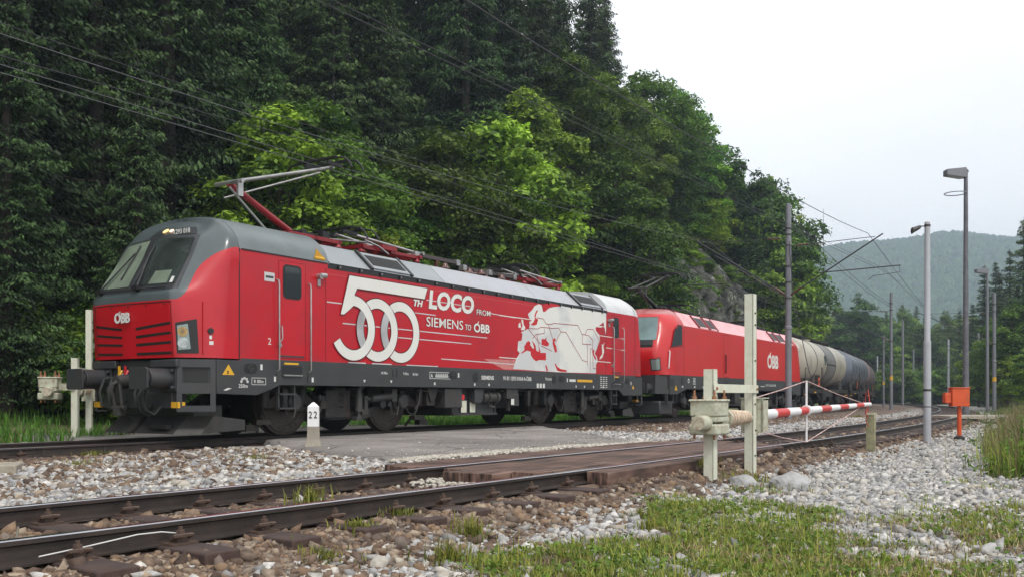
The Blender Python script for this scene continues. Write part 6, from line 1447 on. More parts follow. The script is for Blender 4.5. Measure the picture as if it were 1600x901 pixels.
# ------------------------------------------------------------------ vegetation
def leaf_quads(C, N, size, rng, asp=.6, fold=.25):
    """diamond leaves: centres C, normals N -> verts, quads"""
    n = len(C); N = N/np.linalg.norm(N, axis=1, keepdims=True)
    T = rng.normal(size=(n, 3)); T -= N*(T*N).sum(1, keepdims=True); T /= np.linalg.norm(T, axis=1, keepdims=True)+1e-9; B = np.cross(N, T)
    s = (size*(rng.uniform(.55, 1.45, n)))[:, None]
    V = np.stack([C-T*s*.5, C+B*s*.5*asp-N*s*fold*.2, C+T*s*.5-N*s*fold*.4, C-B*s*.5*asp-N*s*fold*.2], 1).reshape(-1, 3)
    return V, np.arange(4*n).reshape(-1, 4)
def limb_mesh(mb, p0, p1, r0, r1, n=6, bend=.1, rng=None):
    a, b_ = Vector(p0), Vector(p1); m_ = (a+b_)/2+Vector((random.uniform(-1, 1), random.uniform(-1, 1), random.uniform(0, 1)))*(b_-a).length*bend
    mb.tube([tuple(a), tuple(m_), tuple(b_)], [r0, (r0+r1)/2, r1], n)
def broad_tree(seed, H=9., W=5., nleaf=22000, leaf=.17, low=.12, clumps=70, m='broad', lean=0.):
    rng = np.random.default_rng(seed); random.seed(seed)
    tr = MB(); top = (lean*H*.3, 0, H*.8); tr.tube([(0, 0, -.6), (lean*.5, .1, H*.3), (lean*H*.15, -.1, H*.55), top], [W*.035+.03, W*.028+.02, W*.018+.015, .02], 8)
    K = int(clumps*1.7); cen = []; rad = []
    while len(cen) < K:
        p = rng.uniform(-1, 1, 3); d = np.linalg.norm(p)
        if d > 1 or d < .25: continue
        z = low*H+(p[2]*.5+.5)*(1-low)*H; f = (z/H-low)/(1-low)
        env = math.sin(math.pi*min(1, max(.03, f))**.75)**.7
        cen.append([p[0]*W*.5*env*1.05+lean*z*.3, p[1]*W*.5*env*1.05, z*.95]); rad.append(rng.uniform(.055, .15)*W*(.65+.5*env))
    cen = np.array(cen); rad = np.array(rad)
    for c in cen[::2]: limb_mesh(tr, (lean*c[2]*.2, 0, c[2]*.55), c, .05, .012, 5)
    per = (rad**2/np.sum(rad**2)*nleaf).astype(int)
    C = []; N = []; Rn = []
    for c, r, k in zip(cen, rad, per):
        d = rng.normal(size=(k, 3)); d[:, 2] = np.abs(d[:, 2])*.9-.12; d /= np.linalg.norm(d, axis=1, keepdims=True)
        rr = r*(rng.uniform(.35, 1.0, k)**.5)[:, None]; lump = 1+.25*np.sin(d[:, 0:1]*7+c[0])*np.cos(d[:, 1:2]*6+c[1])
        p = c+d*rr*lump*np.array([1, 1, .75]); C.append(p); nn = d*.6+rng.normal(size=(k, 3))*.45+np.array([0, 0, .75]); N.append(nn)
        Rn.append(np.clip(rng.normal(.40, .2, k)+rng.normal()*.22, 0, 1))
    # loose leaves breaking the outline
    C = np.concatenate(C); N = np.concatenate(N); Rn = np.concatenate(Rn)
    V, F = leaf_quads(C, N, leaf*(.8+.5*np.repeat(rng.random(len(per)), per)), rng)
    return tr, V, F, Rn
def spruce_tree(seed, H=22., W=6.5, whorls=34, dens=1.35, low=.06, size=.165):
    rng = np.random.default_rng(seed); random.seed(seed)
    tr = MB(); tr.tube([(0, 0, -1), (0, 0, H*.5), (0, 0, H)], [H*.014+.05, H*.008+.03, .015], 8)
    C = []; T = []; S = []; Rn = []
    for w_ in range(whorls):
        f = (w_+rng.uniform(-.3, .3))/whorls; z = H*(low+(1-low)*f)
        L = W*.5*(1-max(0, f))**.75*rng.uniform(.75, 1.1)+.15
        nb = int(rng.integers(5, 8))
        for b_ in range(nb):
            a = 2*math.pi*(b_+rng.uniform(-.3, .3))/nb+w_*1.3; Lb = L*rng.uniform(.7, 1.15); droop = rng.uniform(.15, .45)*(1-f*.7)
            zz = z+rng.uniform(-.25, .25)
            if rng.random() < .10: continue
            bright = rng.normal(0, .07)
            n = max(3, int(Lb/.17*dens))
            t = np.linspace(.12, 1, n); x = Lb*t; dz = -droop*Lb*t**1.3+.22*Lb*np.maximum(0, t-.6)
            px_, py_ = np.cos(a)*x, np.sin(a)*x; pz_ = zz+dz
            if w_ % 2 == 0 and b_ % 2 == 0: tr.tube([(0, 0, zz), (px_[n//2], py_[n//2], pz_[n//2]), (px_[-1], py_[-1], pz_[-1])], [.035, .02, .006], 4)
            wd = .34*Lb*np.sin(np.pi*np.clip(t*.85+.12, 0, 1))+.10
            for sg in (-1, 0, 1):
                for q in (.35, .75, 1.05):
                    if sg == 0 and q > .4: continue
                    off = sg*wd*q
                    c = np.stack([px_-np.sin(a)*off, py_+np.cos(a)*off, pz_-abs(sg)*wd*q*.45-.05], 1)+rng.normal(size=(n, 3))*.06
                    dr = np.stack([np.cos(a)*np.ones(n)*.6-np.sin(a)*sg*.7, np.sin(a)*np.ones(n)*.6+np.cos(a)*sg*.7, -.55*np.ones(n)-.5*rng.random(n)], 1)+rng.normal(size=(n, 3))*.25
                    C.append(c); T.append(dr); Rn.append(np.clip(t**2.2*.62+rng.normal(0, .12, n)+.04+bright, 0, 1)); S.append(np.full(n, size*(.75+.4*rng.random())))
    C = np.concatenate(C); T = np.concatenate(T); Rn = np.concatenate(Rn); S = np.concatenate(S)*rng.uniform(.7, 1.3, len(C))
    T /= np.linalg.norm(T, axis=1, keepdims=True); B = np.cross(T, rng.normal(size=T.shape)*.5+np.array([0, 0, 1.])); B /= np.linalg.norm(B, axis=1, keepdims=True)+1e-9
    s = S[:, None]; hw = s*.27
    V = np.stack([C-T*s*.45, C+B*hw, C+T*s*.75, C-B*hw], 1).reshape(-1, 3); F = np.arange(4*len(C)).reshape(-1, 4)
    return tr, V, F, Rn
M['darkbark'] = mat('dark_spruce_bark', (.03, .024, .018), .9, var=.3, vscale=3, bump=.6, bscale=8)
def tree_proto(name, gen, leafm, bark='bark'):
    if leafm == 'spruce': bark = 'darkbark'
    tr, V, F, Rn = gen
    root = bpy.data.objects.new(name, None); COL.objects.link(root)
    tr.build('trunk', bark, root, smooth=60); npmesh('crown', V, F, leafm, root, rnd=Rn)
    return root
PROTO = {}
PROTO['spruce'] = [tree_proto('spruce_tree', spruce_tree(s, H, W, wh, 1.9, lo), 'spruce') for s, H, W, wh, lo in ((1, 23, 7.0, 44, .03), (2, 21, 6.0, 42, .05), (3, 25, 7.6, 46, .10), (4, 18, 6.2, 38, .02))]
PROTO['broad'] = [tree_proto('broadleaf_tree', broad_tree(s, H, W, nl, lf, lo, k), 'broad') for s, H, W, nl, lf, lo, k in ((11, 9, 6, 20000, .21, .08, 60), (12, 11, 6.5, 24000, .21, .1, 72), (13, 7, 5.2, 17000, .19, .03, 55))]
PROTO['mid'] = [tree_proto('broadleaf_tree', broad_tree(s, H, W, nl, lf, lo, k, lean=le), 'mid') for s, H, W, nl, lf, lo, k, le in ((21, 12, 7.5, 30000, .20, .12, 100, .1), (22, 14, 7, 30000, .21, .2, 95, -.1))]
PROTO['lime'] = [tree_proto('yellow_green_tree', broad_tree(31, 7.5, 5.0, 15000, .16, .15, 50), 'lime')]
PROTO['bush'] = [tree_proto('bush', broad_tree(s, 3.2, 4.0, 14000, .12, .0, 45), mm) for s, mm in ((41, 'broad'), (42, 'mid'), (43, 'broad'))]
USED = {}
def plant(kind, x, y, sc, label, cat, group=None, i=None, z=None, sz=None, sink=.2):
    L = PROTO[kind]; i = int(RNG.integers(len(L))) if i is None else i; pr = L[i]
    o = pr if (kind, i) not in USED else copy_tree(pr); USED[(kind, i)] = 1
    zz = float(ground_z([x], [y])[0]) if z is None else z
    o.location = (x, y, zz-sink); o.rotation_euler = (0, 0, RNG.uniform(0, 6.28)); o.scale = (sc, sc, (sz or 1)*sc)
    return tag(o, label, cat, group)
def wp(s, t): return MAIN.at(s, t)[:2]
def at_px(xp, Y): return ((xp-800)/1466.8*Y, Y)
for xp, Y, sc, k, i in ((955, 48.5, .82, 'broad', 2), (905, 45.5, .8, 'broad', 2), (870, 43.5, .75, 'broad', 2), (1012, 53, .85, 'broad', 2), (985, 51.5, .8, 'broad', 2), (930, 49, .9, 'broad', 2), (1045, 58, .75, 'broad', 2), (1030, 60, 1.0, 'broad', 0), (960, 54, 1.05, 'mid', 1), (1000, 58, .9, 'mid', 0), (1070, 66, .4, 'broad', 2), (1205, 84, .8, 'broad', 2), (1222, 88, .85, 'broad', 0), (1240, 95, .8, 'broad', 1)):
    plant(k, *at_px(xp, Y), sc, 'leafy shrub growing against the rock face behind the train', 'bush', 'tall shrubs before the rock face', i=i)
# spruces on the slope: rows that follow the track, thinning to its far end
GS = 'dark spruces on the slope behind the train'; GB = 'bright broadleaf trees at the foot of the slope'; GM = 'mid green broadleaf trees on the slope'
nsp = 0
for row, (t_, gap, j) in enumerate(((-15, 4.4, 1.5), (-19.5, 5, 1.6), (-25, 5.5, 2), (-31, 6, 2), (-38, 6.5, 2.5), (-46, 7, 3))):
    s = -34+row*1.7
    while s < 68:
        if not (row <= 0 and (2 < s < 14)):
            a = (s+RNG.normal()*1., t_+RNG.normal()*j*.6)
            wx, wy = wp(*a)
            if wx/wy*1466.8+800 > 955 and wy > 0: s += gap; continue
            big = 1.0+.12*RNG.normal()
            if s > 40: big *= 1-.35*smooth01((s-40)/50)*(row < 6)
            if row == 0: big *= .92
            tl = 'dark spruce in the dense row on the slope behind the train'
            plant('spruce', *wp(*a), max(.5, big), tl, 'spruce', GS); nsp += 1
        s += gap*RNG.uniform(.8, 1.2)
# hanging spruces near the left edge that reach almost to the ground
for xp, Y, sc in ((40, 26, .9), (150, 29, .95), (-40, 27, 1.), (260, 33, 1.), (340, 37, 1.), (95, 34, 1.05), (215, 25.5, .55), (10, 22.8, .5)):
    plant('spruce', *at_px(xp, Y), sc, 'dark spruce with drooping boughs near the left edge, left of the cab', 'spruce', 'drooping spruces at the left edge')
# broadleaf belt right behind the train
for xp, Y, sc, k, i in ((440, 33, .95, 'broad', 1), (500, 36, .9, 'mid', 0), (560, 37, .95, 'broad', 0), (640, 38, .95, 'broad', 2), (700, 41, 1.0, 'mid', 0), (775, 44, 1.22, 'broad', 1), (820, 50, 1.15, 'broad', 0), (740, 42, .8, 'broad', 2), (870, 57, 1.05, 'mid', 1), (935, 63, .95, 'mid', 0), (990, 69, .95, 'broad', 1),
                        (395, 32.5, .75, 'broad', 2), (680, 39.5, .9, 'broad', 0), (845, 50, .7, 'broad', 2), (905, 60, .8, 'broad', 2)):
    plant(k, *at_px(xp, Y), sc, 'bright leafy tree in the belt between the train roof and the dark spruces', 'broadleaf tree', GB, i=i)
for xp, Y, sc, lb in ((590, 34.5, .95, 'yellow-green tree top right behind the raised pantograph'), (665, 36, .55, 'low yellow-green tree just above the folded pantograph'), (1085, 86, 1.2, 'yellow-green tree above the rock face right of centre'), (1135, 92, 1.2, 'yellow-green tree left of the catenary mast')):
    plant('lime', *at_px(xp, Y), sc, lb, 'broadleaf tree')
# broadleaf trees forming the skyline from centre to the mast
for xp, yt, Y, k in ((1010, 92, 66, 'mid'), (1045, 108, 70, 'mid'), (1075, 135, 72, 'broad'), (1030, 190, 64, 'broad'), (1100, 210, 78, 'mid'), (1120, 250, 80, 'broad'), (1150, 262, 84, 'mid'), (1190, 252, 92, 'mid'), (1195, 300, 90, 'broad'), (1175, 330, 86, 'broad'), (1205, 350, 96, 'mid'), (1218, 400, 100, 'broad'), (1232, 462, 106, 'broad'), (1200, 252, 95, 'broad'), (1198, 250, 93, 'mid'), (1140, 340, 80, 'broad'), (1100, 330, 74, 'broad'), (1060, 260, 68, 'broad'), (985, 130, 66, 'mid'), (1195, 400, 84, 'broad'), (1210, 450, 92, 'mid'), (1160, 400, 78, 'broad'), (1250, 488, 118, 'broad'), (1210, 470, 86, 'broad')):
    if xp < 1180:
        for _ in range(36):
            if float(MAIN.local(*[[q] for q in at_px(xp, Y)])[1][0]) > -15.5: Y += .5
    X, Y_ = at_px(xp, Y); g = float(ground_z([X], [Y_])[0]); topz = CAMZ+(620.1-yt)/1466.8*Y; Ht = max(topz-g, 3.)
    i = int(RNG.integers(2)); H0 = (12, 14)[i] if k == 'mid' else (9, 11)[i]; sc = max(.35, Ht/(H0*1.0))
    if sc > 1.5: z0 = topz-1.5*H0; sc = 1.5; plant(k, X, Y_, sc, 'leafy tree on the shoulder of the slope against the white sky', 'broadleaf tree', GM, i=i, z=g, sz=(Ht/H0)/1.5)
    else: plant(k, X, Y_, sc, 'leafy tree on the shoulder of the slope against the white sky', 'broadleaf tree', GM, i=i)
for xp, yt, Y in ((965, 30, 74), (935, 5, 72), (1185, 262, 95), (905, -40, 76), (920, -30, 80), (946, -8, 70), (880, -30, 70), (1207, 262, 94)):
    X, Y_ = at_px(xp, Y); g = float(ground_z([X], [Y_])[0]); plant('spruce', X, Y_, (CAMZ+(620.1-yt)/1466.8*Y-g)/22., 'spruce breaking the skyline where the slope falls away', 'spruce', 'skyline spruces')
# undergrowth on the rock and along its foot
for k in range(46):
    s = -22+k*2.45+RNG.normal()*.6; t_ = -8.2-abs(RNG.normal())*1.6
    if 27 < s < 92: continue
    plant('bush', *wp(s, t_), RNG.uniform(.6, 1.05), 'low green bush at the foot of the slope behind the train', 'bush', 'bushes at the foot of the slope')
for k in range(34):
    s = 16+k*2.3+RNG.normal()*.8; t_ = -13.2-abs(RNG.normal())*2.2
    plant('bush', *wp(s, t_), RNG.uniform(.7, 1.2), 'bush clinging to the rock face above the second locomotive', 'bush', 'bushes on the rock face')
for k in range(22):
    xp = RNG.uniform(-60, 420); Y = RNG.uniform(23.5, 31)
    X, Y_ = at_px(xp, Y)
    s__, t__ = MAIN.local([X], [Y_])
    if t__[0] < -7: plant('bush', X, Y_, RNG.uniform(.5, .95), 'dark leafy bush under the spruces at the left', 'bush', 'bushes under the left spruces')
# right-hand spruces
for xp, yt, Y, i in ((1600, 335, 80, 0), (1625, 300, 74, 2), (1578, 385, 88, 1), (1562, 420, 98, 0), (1538, 410, 108, 1), (1556, 405, 112, 2), (1520, 470, 118, 0), (1500, 480, 130, 1), (1640, 380, 66, 3), (1590, 440, 76, 3), (1610, 480, 66, 3), (1510, 500, 112, 3)):
    X, Y_ = at_px(xp, Y); g = float(ground_z([X], [Y_])[0]); plant('spruce', X, Y_, (CAMZ+(620.1-yt)/1466.8*Y-g)/(23, 21, 25, 18)[i], 'tall dark spruce in the group at the right edge', 'spruce', 'spruces at the right edge', i=i)
for xp, yt, Y, k in ((1560, 500, 88, 'broad'), (1590, 495, 74, 'mid'), (1530, 520, 100, 'broad'), (1612, 520, 62, 'broad'), (1575, 540, 72, 'broad')):
    X, Y_ = at_px(xp, Y); g = float(ground_z([X], [Y_])[0]); plant(k, X, Y_, (CAMZ+(620.1-yt)/1466.8*Y-g)/9.5, 'green broadleaf tree below the right-hand spruces', 'broadleaf tree', 'broadleaf trees at the right', i=0)
# valley wood closing the curve
for k in range(44):
    xp = 1285+k*6.6+RNG.normal()*4; Y = RNG.uniform(150, 215)
    yt = 517+RNG.normal()*13-6*math.sin(xp*.03); X, Y_ = at_px(xp, Y); g = float(ground_z([X], [Y_])[0])
    kk = 'mid' if k % 2 else 'broad'
    plant(kk, X, Y_, max(.7, (CAMZ+(620.1-yt)/1466.8*Y-g)/10.5), 'leafy tree in the wood behind the far curve', 'broadleaf tree', 'trees in the wood behind the curve')
for k in range(30):
    xp = 1290+k*10+RNG.normal()*4; Y = RNG.uniform(128, 148); X, Y_ = at_px(xp, Y)
    plant('bush', X, Y_, RNG.uniform(1.1, 1.9), 'bush along the edge of the wood behind the far curve', 'bush', 'bushes along the edge of the wood')
for xp, yt, Y in ((1310, 497, 190), (1330, 500, 200), (1345, 482, 205), (1290, 510, 180), (1410, 478, 195), (1432, 492, 190), (1466, 490, 200), (1445, 505, 180), (1385, 500, 210), (1480, 500, 190)):
    X, Y_ = at_px(xp, Y); g = float(ground_z([X], [Y_])[0]); plant('spruce', X, Y_, (CAMZ+(620.1-yt)/1466.8*Y-g)/22., 'pointed dark spruce rising above the wood behind the curve', 'spruce', 'spruces above the far wood')
rb = np.random.default_rng(44)
for k in range(34):
    s = 27+rb.random()**1.3*46; zz = rb.uniform(2.0, 8.5) if s < 47 else rb.uniform(6, 11.5)
    if 36 < s < 44 and zz < 5.5: zz += 3.5
    x_, y_ = MAIN.at(s, -7.6-.2*zz)[:2]; plant('bush', x_, y_, rb.uniform(.35, .62), 'small bush rooted in a crack of the rock wall', 'bush', 'small bushes on the rock wall', z=zz-.6)
# dead trunk between the spruces
x_, y_ = at_px(818, 60); g = float(ground_z([x_], [y_])[0])
dt = thing('dead_tree', 'bleached dead tree trunk standing before the dark spruces', 'dead tree', (x_, y_, g))
b = MB(); b.tube([(0, 0, -1), (.1, 0, 8), (0, .1, 18)], [.16, .12, .04], 8)
for k in range(12): z_ = 8+k*.8; a = k*2.4; b.tube([(0, 0, z_), (math.cos(a)*1.1, math.sin(a)*1.1, z_-.1)], [.03, .008], 4)
b.build('trunk', 'deadbark', dt)
# ------------------------------------------------------------------ rock faces
def rock(name, label, s0, s1, t_, z0, z1, seed):
    nu, nv = int((s1-s0)/.17), int((z1-z0)/.17); mb = MB(); G = []
    for i in range(nv+1):
        z = z0+(z1-z0)*i/nv; row = []
        for j in range(nu+1):
            s = s0+(s1-s0)*j/nu; e_ = max(abs(2*j/nu-1), 0)**4; f = i/nv
            v = Vector((s*.35, z*.16, seed)); d = 1.5*mnoise.noise(v)+.7*mnoise.noise(Vector((s*.9, z*.3, seed+5)))+.55*(1-2*abs(mnoise.noise(Vector((s*1.3+z*.4, z*.9, seed+15)))))+.45*abs(mnoise.noise(Vector((s*2.3, z*.8, seed+9))))+.25*mnoise.noise(Vector((s*5, z*3., seed)))
            d -= 3.4*max(0., .22-abs(mnoise.noise(Vector((s*.42, z*.10, seed+2)))))+2.6*max(0., .16-abs(mnoise.noise(Vector((s*1.1, z*.28, seed+4)))))+.9*max(0., .2-abs(mnoise.noise(Vector((s*2.6, z*1.4, seed+6))))); top = 1.2*(mnoise.noise(Vector((s*.5, 0, seed+3))))
            x, y, h = MAIN.at(s, t_-(z-z0)*.2+d*.85-e_*2.5-max(0, f-.8)*8)
            row.append((x, y, z+top*f-e_*1.2*f))
        G.append(row)
    mb.grid(G); o = mb.build(name, 'rock', None, smooth=25); return tag(o, label, 'rock face')
def rockmat():
    m = mat('grey_limestone_cliff', (.20, .195, .185), .85, bump=.8, bscale=2.5); t = m.node_tree; b = t.nodes['Principled BSDF']
    tcn = t.nodes.new('ShaderNodeTexCoord'); mp = t.nodes.new('ShaderNodeMapping'); mp.inputs['Scale'].default_value = (1, 1, .35); t.links.new(tcn.outputs['Object'], mp.inputs[0])
    n = t.nodes.new('ShaderNodeTexNoise'); n.inputs['Scale'].default_value = 1.3; n.inputs['Detail'].default_value = 9; n.inputs['Roughness'].default_value = .7; t.links.new(mp.outputs[0], n.inputs['Vector'])
    c = t.nodes.new('ShaderNodeValToRGB'); e = c.color_ramp.elements; e[0].position = .38; e[0].color = (.012, .012, .010, 1); e[1].position = .68; e[1].color = (.50, .49, .47, 1)
    for p, q in ((.47, (.03, .03, .026)), (.53, (.10, .10, .09)), (.56, (.045, .055, .025)), (.61, (.20, .195, .18))): k = e.new(p); k.color = hexa(q)
    t.links.new(n.outputs[0], c.inputs[0]); t.links.new(c.outputs[0], b.inputs['Base Color']); return m
M['rock'] = rockmat()
rock('rock_face', 'fissured grey limestone face above the second locomotive', 28, 50, -8.2, .1, 5.6, 1.)
rock('rock_face', 'tall dark fissured rock wall behind the catenary mast and the second locomotive', 45, 90, -7.2, .1, 11.8, 21.)
rock('rock_face', 'smaller dark outcrop behind the rear of the first locomotive', 19, 29, -9.5, .1, 5.6, 7.)
# ------------------------------------------------------------------ far ridge covered in woods
def ridge_woods():
    rng = np.random.default_rng(5); n = 26000
    Y = rng.uniform(600, 1180, n); X = Y*rng.uniform(.22, .66, n); Z = ground_z(X, Y)
    V = []; F = []; Rn = []; N = []
    H = rng.uniform(11, 20, n); con = rng.random(n) < .35
    off = 0; Vs = []; Fs = []; Rs = []
    m_ = 9
    for lev, (fz, fr) in enumerate(((.0, .75), (.35, 1.), (.7, .62), (1., .04))): pass
    prof_b = [(.1, .7), (.45, 1.), (.8, .65), (1., .08)]; prof_c = [(.05, 1.), (.35, .7), (.7, .36), (1., .02)]
    ang = np.linspace(0, 2*np.pi, m_, endpoint=False)
    allV = np.zeros((n, 4, m_, 3), np.float32)
    for l in range(4):
        fz = np.where(con, prof_c[l][0], prof_b[l][0]); fr = np.where(con, prof_c[l][1], prof_b[l][1]); r = np.where(con, .22*H, .42*H)*fr
        rr = r[:, None]*rng.uniform(.7, 1.3, (n, m_)); allV[:, l, :, 0] = X[:, None]+rr*np.cos(ang); allV[:, l, :, 1] = Y[:, None]+rr*np.sin(ang); allV[:, l, :, 2] = (Z+H*fz-1.)[:, None]+rng.uniform(-.5, .5, (n, m_))*H[:, None]*.1
    base = np.arange(n)[:, None, None]*4*m_; l = np.arange(3)[None, :, None]*m_; i = np.arange(m_)[None, None, :]; j = (i+1) % m_
    Fq = np.stack([base+l+i, base+l+j, base+l+m_+j, base+l+m_+i], -1).reshape(-1, 4)
    tr = np.where(con, .18, .5)+rng.normal(0, .16, n); Rn = np.repeat(np.clip(tr, 0, 1), 3*m_)
    m = leafmat('distant_foliage', (.012, .034, .016), (.05, .105, .03), trans=.1)
    o = npmesh('far_woods', allV.reshape(-1, 3), Fq, m, rnd=Rn); tag(o, 'hazy blue-green wooded ridge beyond the tracks', 'far woods', kind='stuff')
ridge_woods()
# ------------------------------------------------------------------ ballast stones
def stones(name, label, P, size, m, rng, flat=.7, rn=None):
    n = len(P); t = (1+5**.5)/2
    ico = np.array([(-1, t, 0), (1, t, 0), (-1, -t, 0), (1, -t, 0), (0, -1, t), (0, 1, t), (0, -1, -t), (0, 1, -t), (t, 0, -1), (t, 0, 1), (-t, 0, -1), (-t, 0, 1)])/math.sqrt(1+t*t)
    fc = np.array([(0, 11, 5), (0, 5, 1), (0, 1, 7), (0, 7, 10), (0, 10, 11), (1, 5, 9), (5, 11, 4), (11, 10, 2), (10, 7, 6), (7, 1, 8), (3, 9, 4), (3, 4, 2), (3, 2, 6), (3, 6, 8), (3, 8, 9), (4, 9, 5), (2, 4, 11), (6, 2, 10), (8, 6, 7), (9, 8, 1)])
    cube = np.array([(x, y, z) for x in (-1, 1) for y in (-1, 1) for z in (-1, 1)])*.62
    cf = np.array([(0, 1, 3), (0, 3, 2), (4, 6, 7), (4, 7, 5), (0, 4, 5), (0, 5, 1), (2, 3, 7), (2, 7, 6), (0, 2, 6), (0, 6, 4), (1, 5, 7), (1, 7, 3)])
    rnd_ = rng.random(n) if rn is None else rn; chip = rng.random(n) < .62; VV = []; FF = []; RR = []; off = 0
    for sel, base, fcs, jit in ((chip, cube, cf, .45), (~chip, ico, fc, .26)):
        k = int(sel.sum())
        if not k: continue
        nv = len(base); V = base[None]+rng.normal(0, jit*.55, (k, nv, 3)); V = V*rng.uniform(.6, 1.35, (k, 1, 3)); V[:, :, 2] *= flat
        a = rng.uniform(0, 2*np.pi, k); b_ = rng.normal(0, .5, k); ca, sa, cb, sb_ = np.cos(a)[:, None], np.sin(a)[:, None], np.cos(b_)[:, None], np.sin(b_)[:, None]
        y, z = V[:, :, 1]*cb-V[:, :, 2]*sb_, V[:, :, 1]*sb_+V[:, :, 2]*cb; x = V[:, :, 0]
        V = np.stack([x*ca-y*sa, x*sa+y*ca, z], -1)*size[sel][:, None, None]+P[sel][:, None, :]
        VV.append(V.reshape(-1, 3)); FF.append((fcs[None]+np.arange(k)[:, None, None]*nv).reshape(-1, 3)+off); off += k*nv; RR.append(np.repeat(rnd_[sel], len(fcs)))
    o = npmesh(name, np.concatenate(VV), np.concatenate(FF), m, rnd=np.concatenate(RR)); return tag(o, label, 'ballast', kind='stuff')
ASPH = [pA[:2], pB[:2], (2.3, 16.6), (.3, 14.0), (-1.6, 12.1), (-3.0, 13.9)]
def inpoly(X, Y, poly):
    c = np.zeros(len(X), bool); n = len(poly)
    for i in range(n):
        x1, y1 = poly[i]; x2, y2 = poly[(i+1) % n]; k = ((y1 > Y) != (y2 > Y)) & (X < (x2-x1)*(Y-y1)/((y2-y1) or 1e-9)+x1); c ^= k
    return c
def build_ballast():
    rng = np.random.default_rng(3)
    Y = np.concatenate([rng.uniform(4.2, 9, 80000)**1, 9+rng.random(135000)**1.1*11, 20+rng.random(85000)**1.2*26, 46+rng.random(9000)*40])
    X = Y*rng.uniform(-.60, .60, len(Y))
    s, t = MAIN.local(X, Y); sn, tn = NEAR.local(X, Y)
    Z = ground_z(X, Y)
    keep = ~inpoly(X, Y, ASPH) & (t > -2.8) & ~((tn > -1.58) & (tn < 1.16-.06*(sn-sA)) & (sn > sA-.6) & (sn < sA+7.4)) & (np.abs(np.abs(tn)-.753) > .10) & (np.abs(np.abs(t)-.753) > .10)
    cover = vnoise(X, Y, 1.1, 8)
    keep &= ~((t > -1) & (t < 9) & (s > 1.5) & (s < 13) & (t < 1.6))
    right = smooth01((tn-7.5-1.5*cover)/2.5); keep &= rng.random(len(X)) > right*.9
    keep &= ~((tn > 3.2) & (X < 3.6) & (Y < 9) & (rng.random(len(X)) < .35*(cover > .55)))
    rest = np.hypot(X, Y)
    size = rng.lognormal(-.08, .45, len(X))*np.where(Y < 9, .0195, np.where(Y < 20, .0225, .029)); size = np.clip(size, .007, .062)
    inrail = (np.abs(tn) < 1.45) | (np.abs(t) < 2.0) | ((t > 1.9) & (t < 4.4+cover) & (s > 12.2))
    fringe = np.abs(tn)+.55*(cover-.5)+.2*rng.normal(size=len(X))
    rusty = inrail & (rng.random(len(X)) < .93) | ((fringe < np.where((tn > 0) & (sn > 3), 1.5, 1.95)) & (rng.random(len(X)) < .75)) | ((t < 6.2) & (tn < -1.8) & (Y < 15) & (rng.random(len(X)) < .66-.06*(t-2)))
    Z2 = Z+np.where(inrail, -.015, .004)+size*rng.uniform(-.1, .5, len(X))
    on_sl = inrail & (t < 2.2); Z2 = np.where(on_sl, np.minimum(Z2, -.130), Z2)
    P = np.stack([X, Y, Z2], 1)
    k = keep & rusty; stones('rusty_ballast', 'rust-brown ballast stones between and beside the rails', P[k], size[k], 'ruststone', rng)
    k = keep & ~rusty; stones('pale_ballast', 'pale grey limestone ballast covering the ground around the near track', P[k], size[k], 'stone', rng)
    # cream chippings along the edge of the asphalt and before the deck
    n = 5200; q = rng.random(n); side = rng.random(n) < .7
    x1 = np.where(side, -1.6+q*3.9, rng.normal(-.45, .28, n)); y1 = np.where(side, 12.1+q*4.5, rng.normal(9.9, .35, n))
    x1 = x1+np.abs(rng.normal(size=n))*.22*np.where(side, .75, 1); y1 = y1-np.abs(rng.normal(size=n))*.22*np.where(side, .6, 1)
    sn, tn = NEAR.local(x1, y1); ok = ((side) & (tn < -1.5)) | ((~side) & (np.abs(tn) < .66) & (sn < sA-.3))
    z1 = ground_z(x1, y1)+np.where(side, .05, .045); stones('cream_chippings', 'cream stone chippings along the asphalt edge and before the timber deck', np.stack([x1, y1, z1], 1)[ok], rng.uniform(.016, .034, n)[ok], 'chip', rng)
def grit():
    rng = np.random.default_rng(17); n = 5000; X = rng.uniform(-5, 2.5, n); Y = rng.uniform(12, 25.5, n); k = inpoly(X, Y, ASPH); X, Y = X[k], Y[k]
    sn, tn = NEAR.local(X, Y); edge = np.minimum(np.abs(tn+1.7), 4)/4; k = rng.random(len(X)) < (1-edge)**2*.9+.12*(vnoise(X, Y, 1.2, 4) > .6); X, Y = X[k], Y[k]
    stones('loose_grit', 'scattered grit lying on the asphalt between the tracks', np.stack([X, Y, np.full(len(X), -.022)], 1), rng.lognormal(0, .4, len(X))*.009, 'chip', rng)
M['chip'] = attrmat('cream_chippings', [(.30, .27, .22), (.48, .44, .38), (.40, .37, .32), (.56, .53, .47)])
build_ballast(); grit()
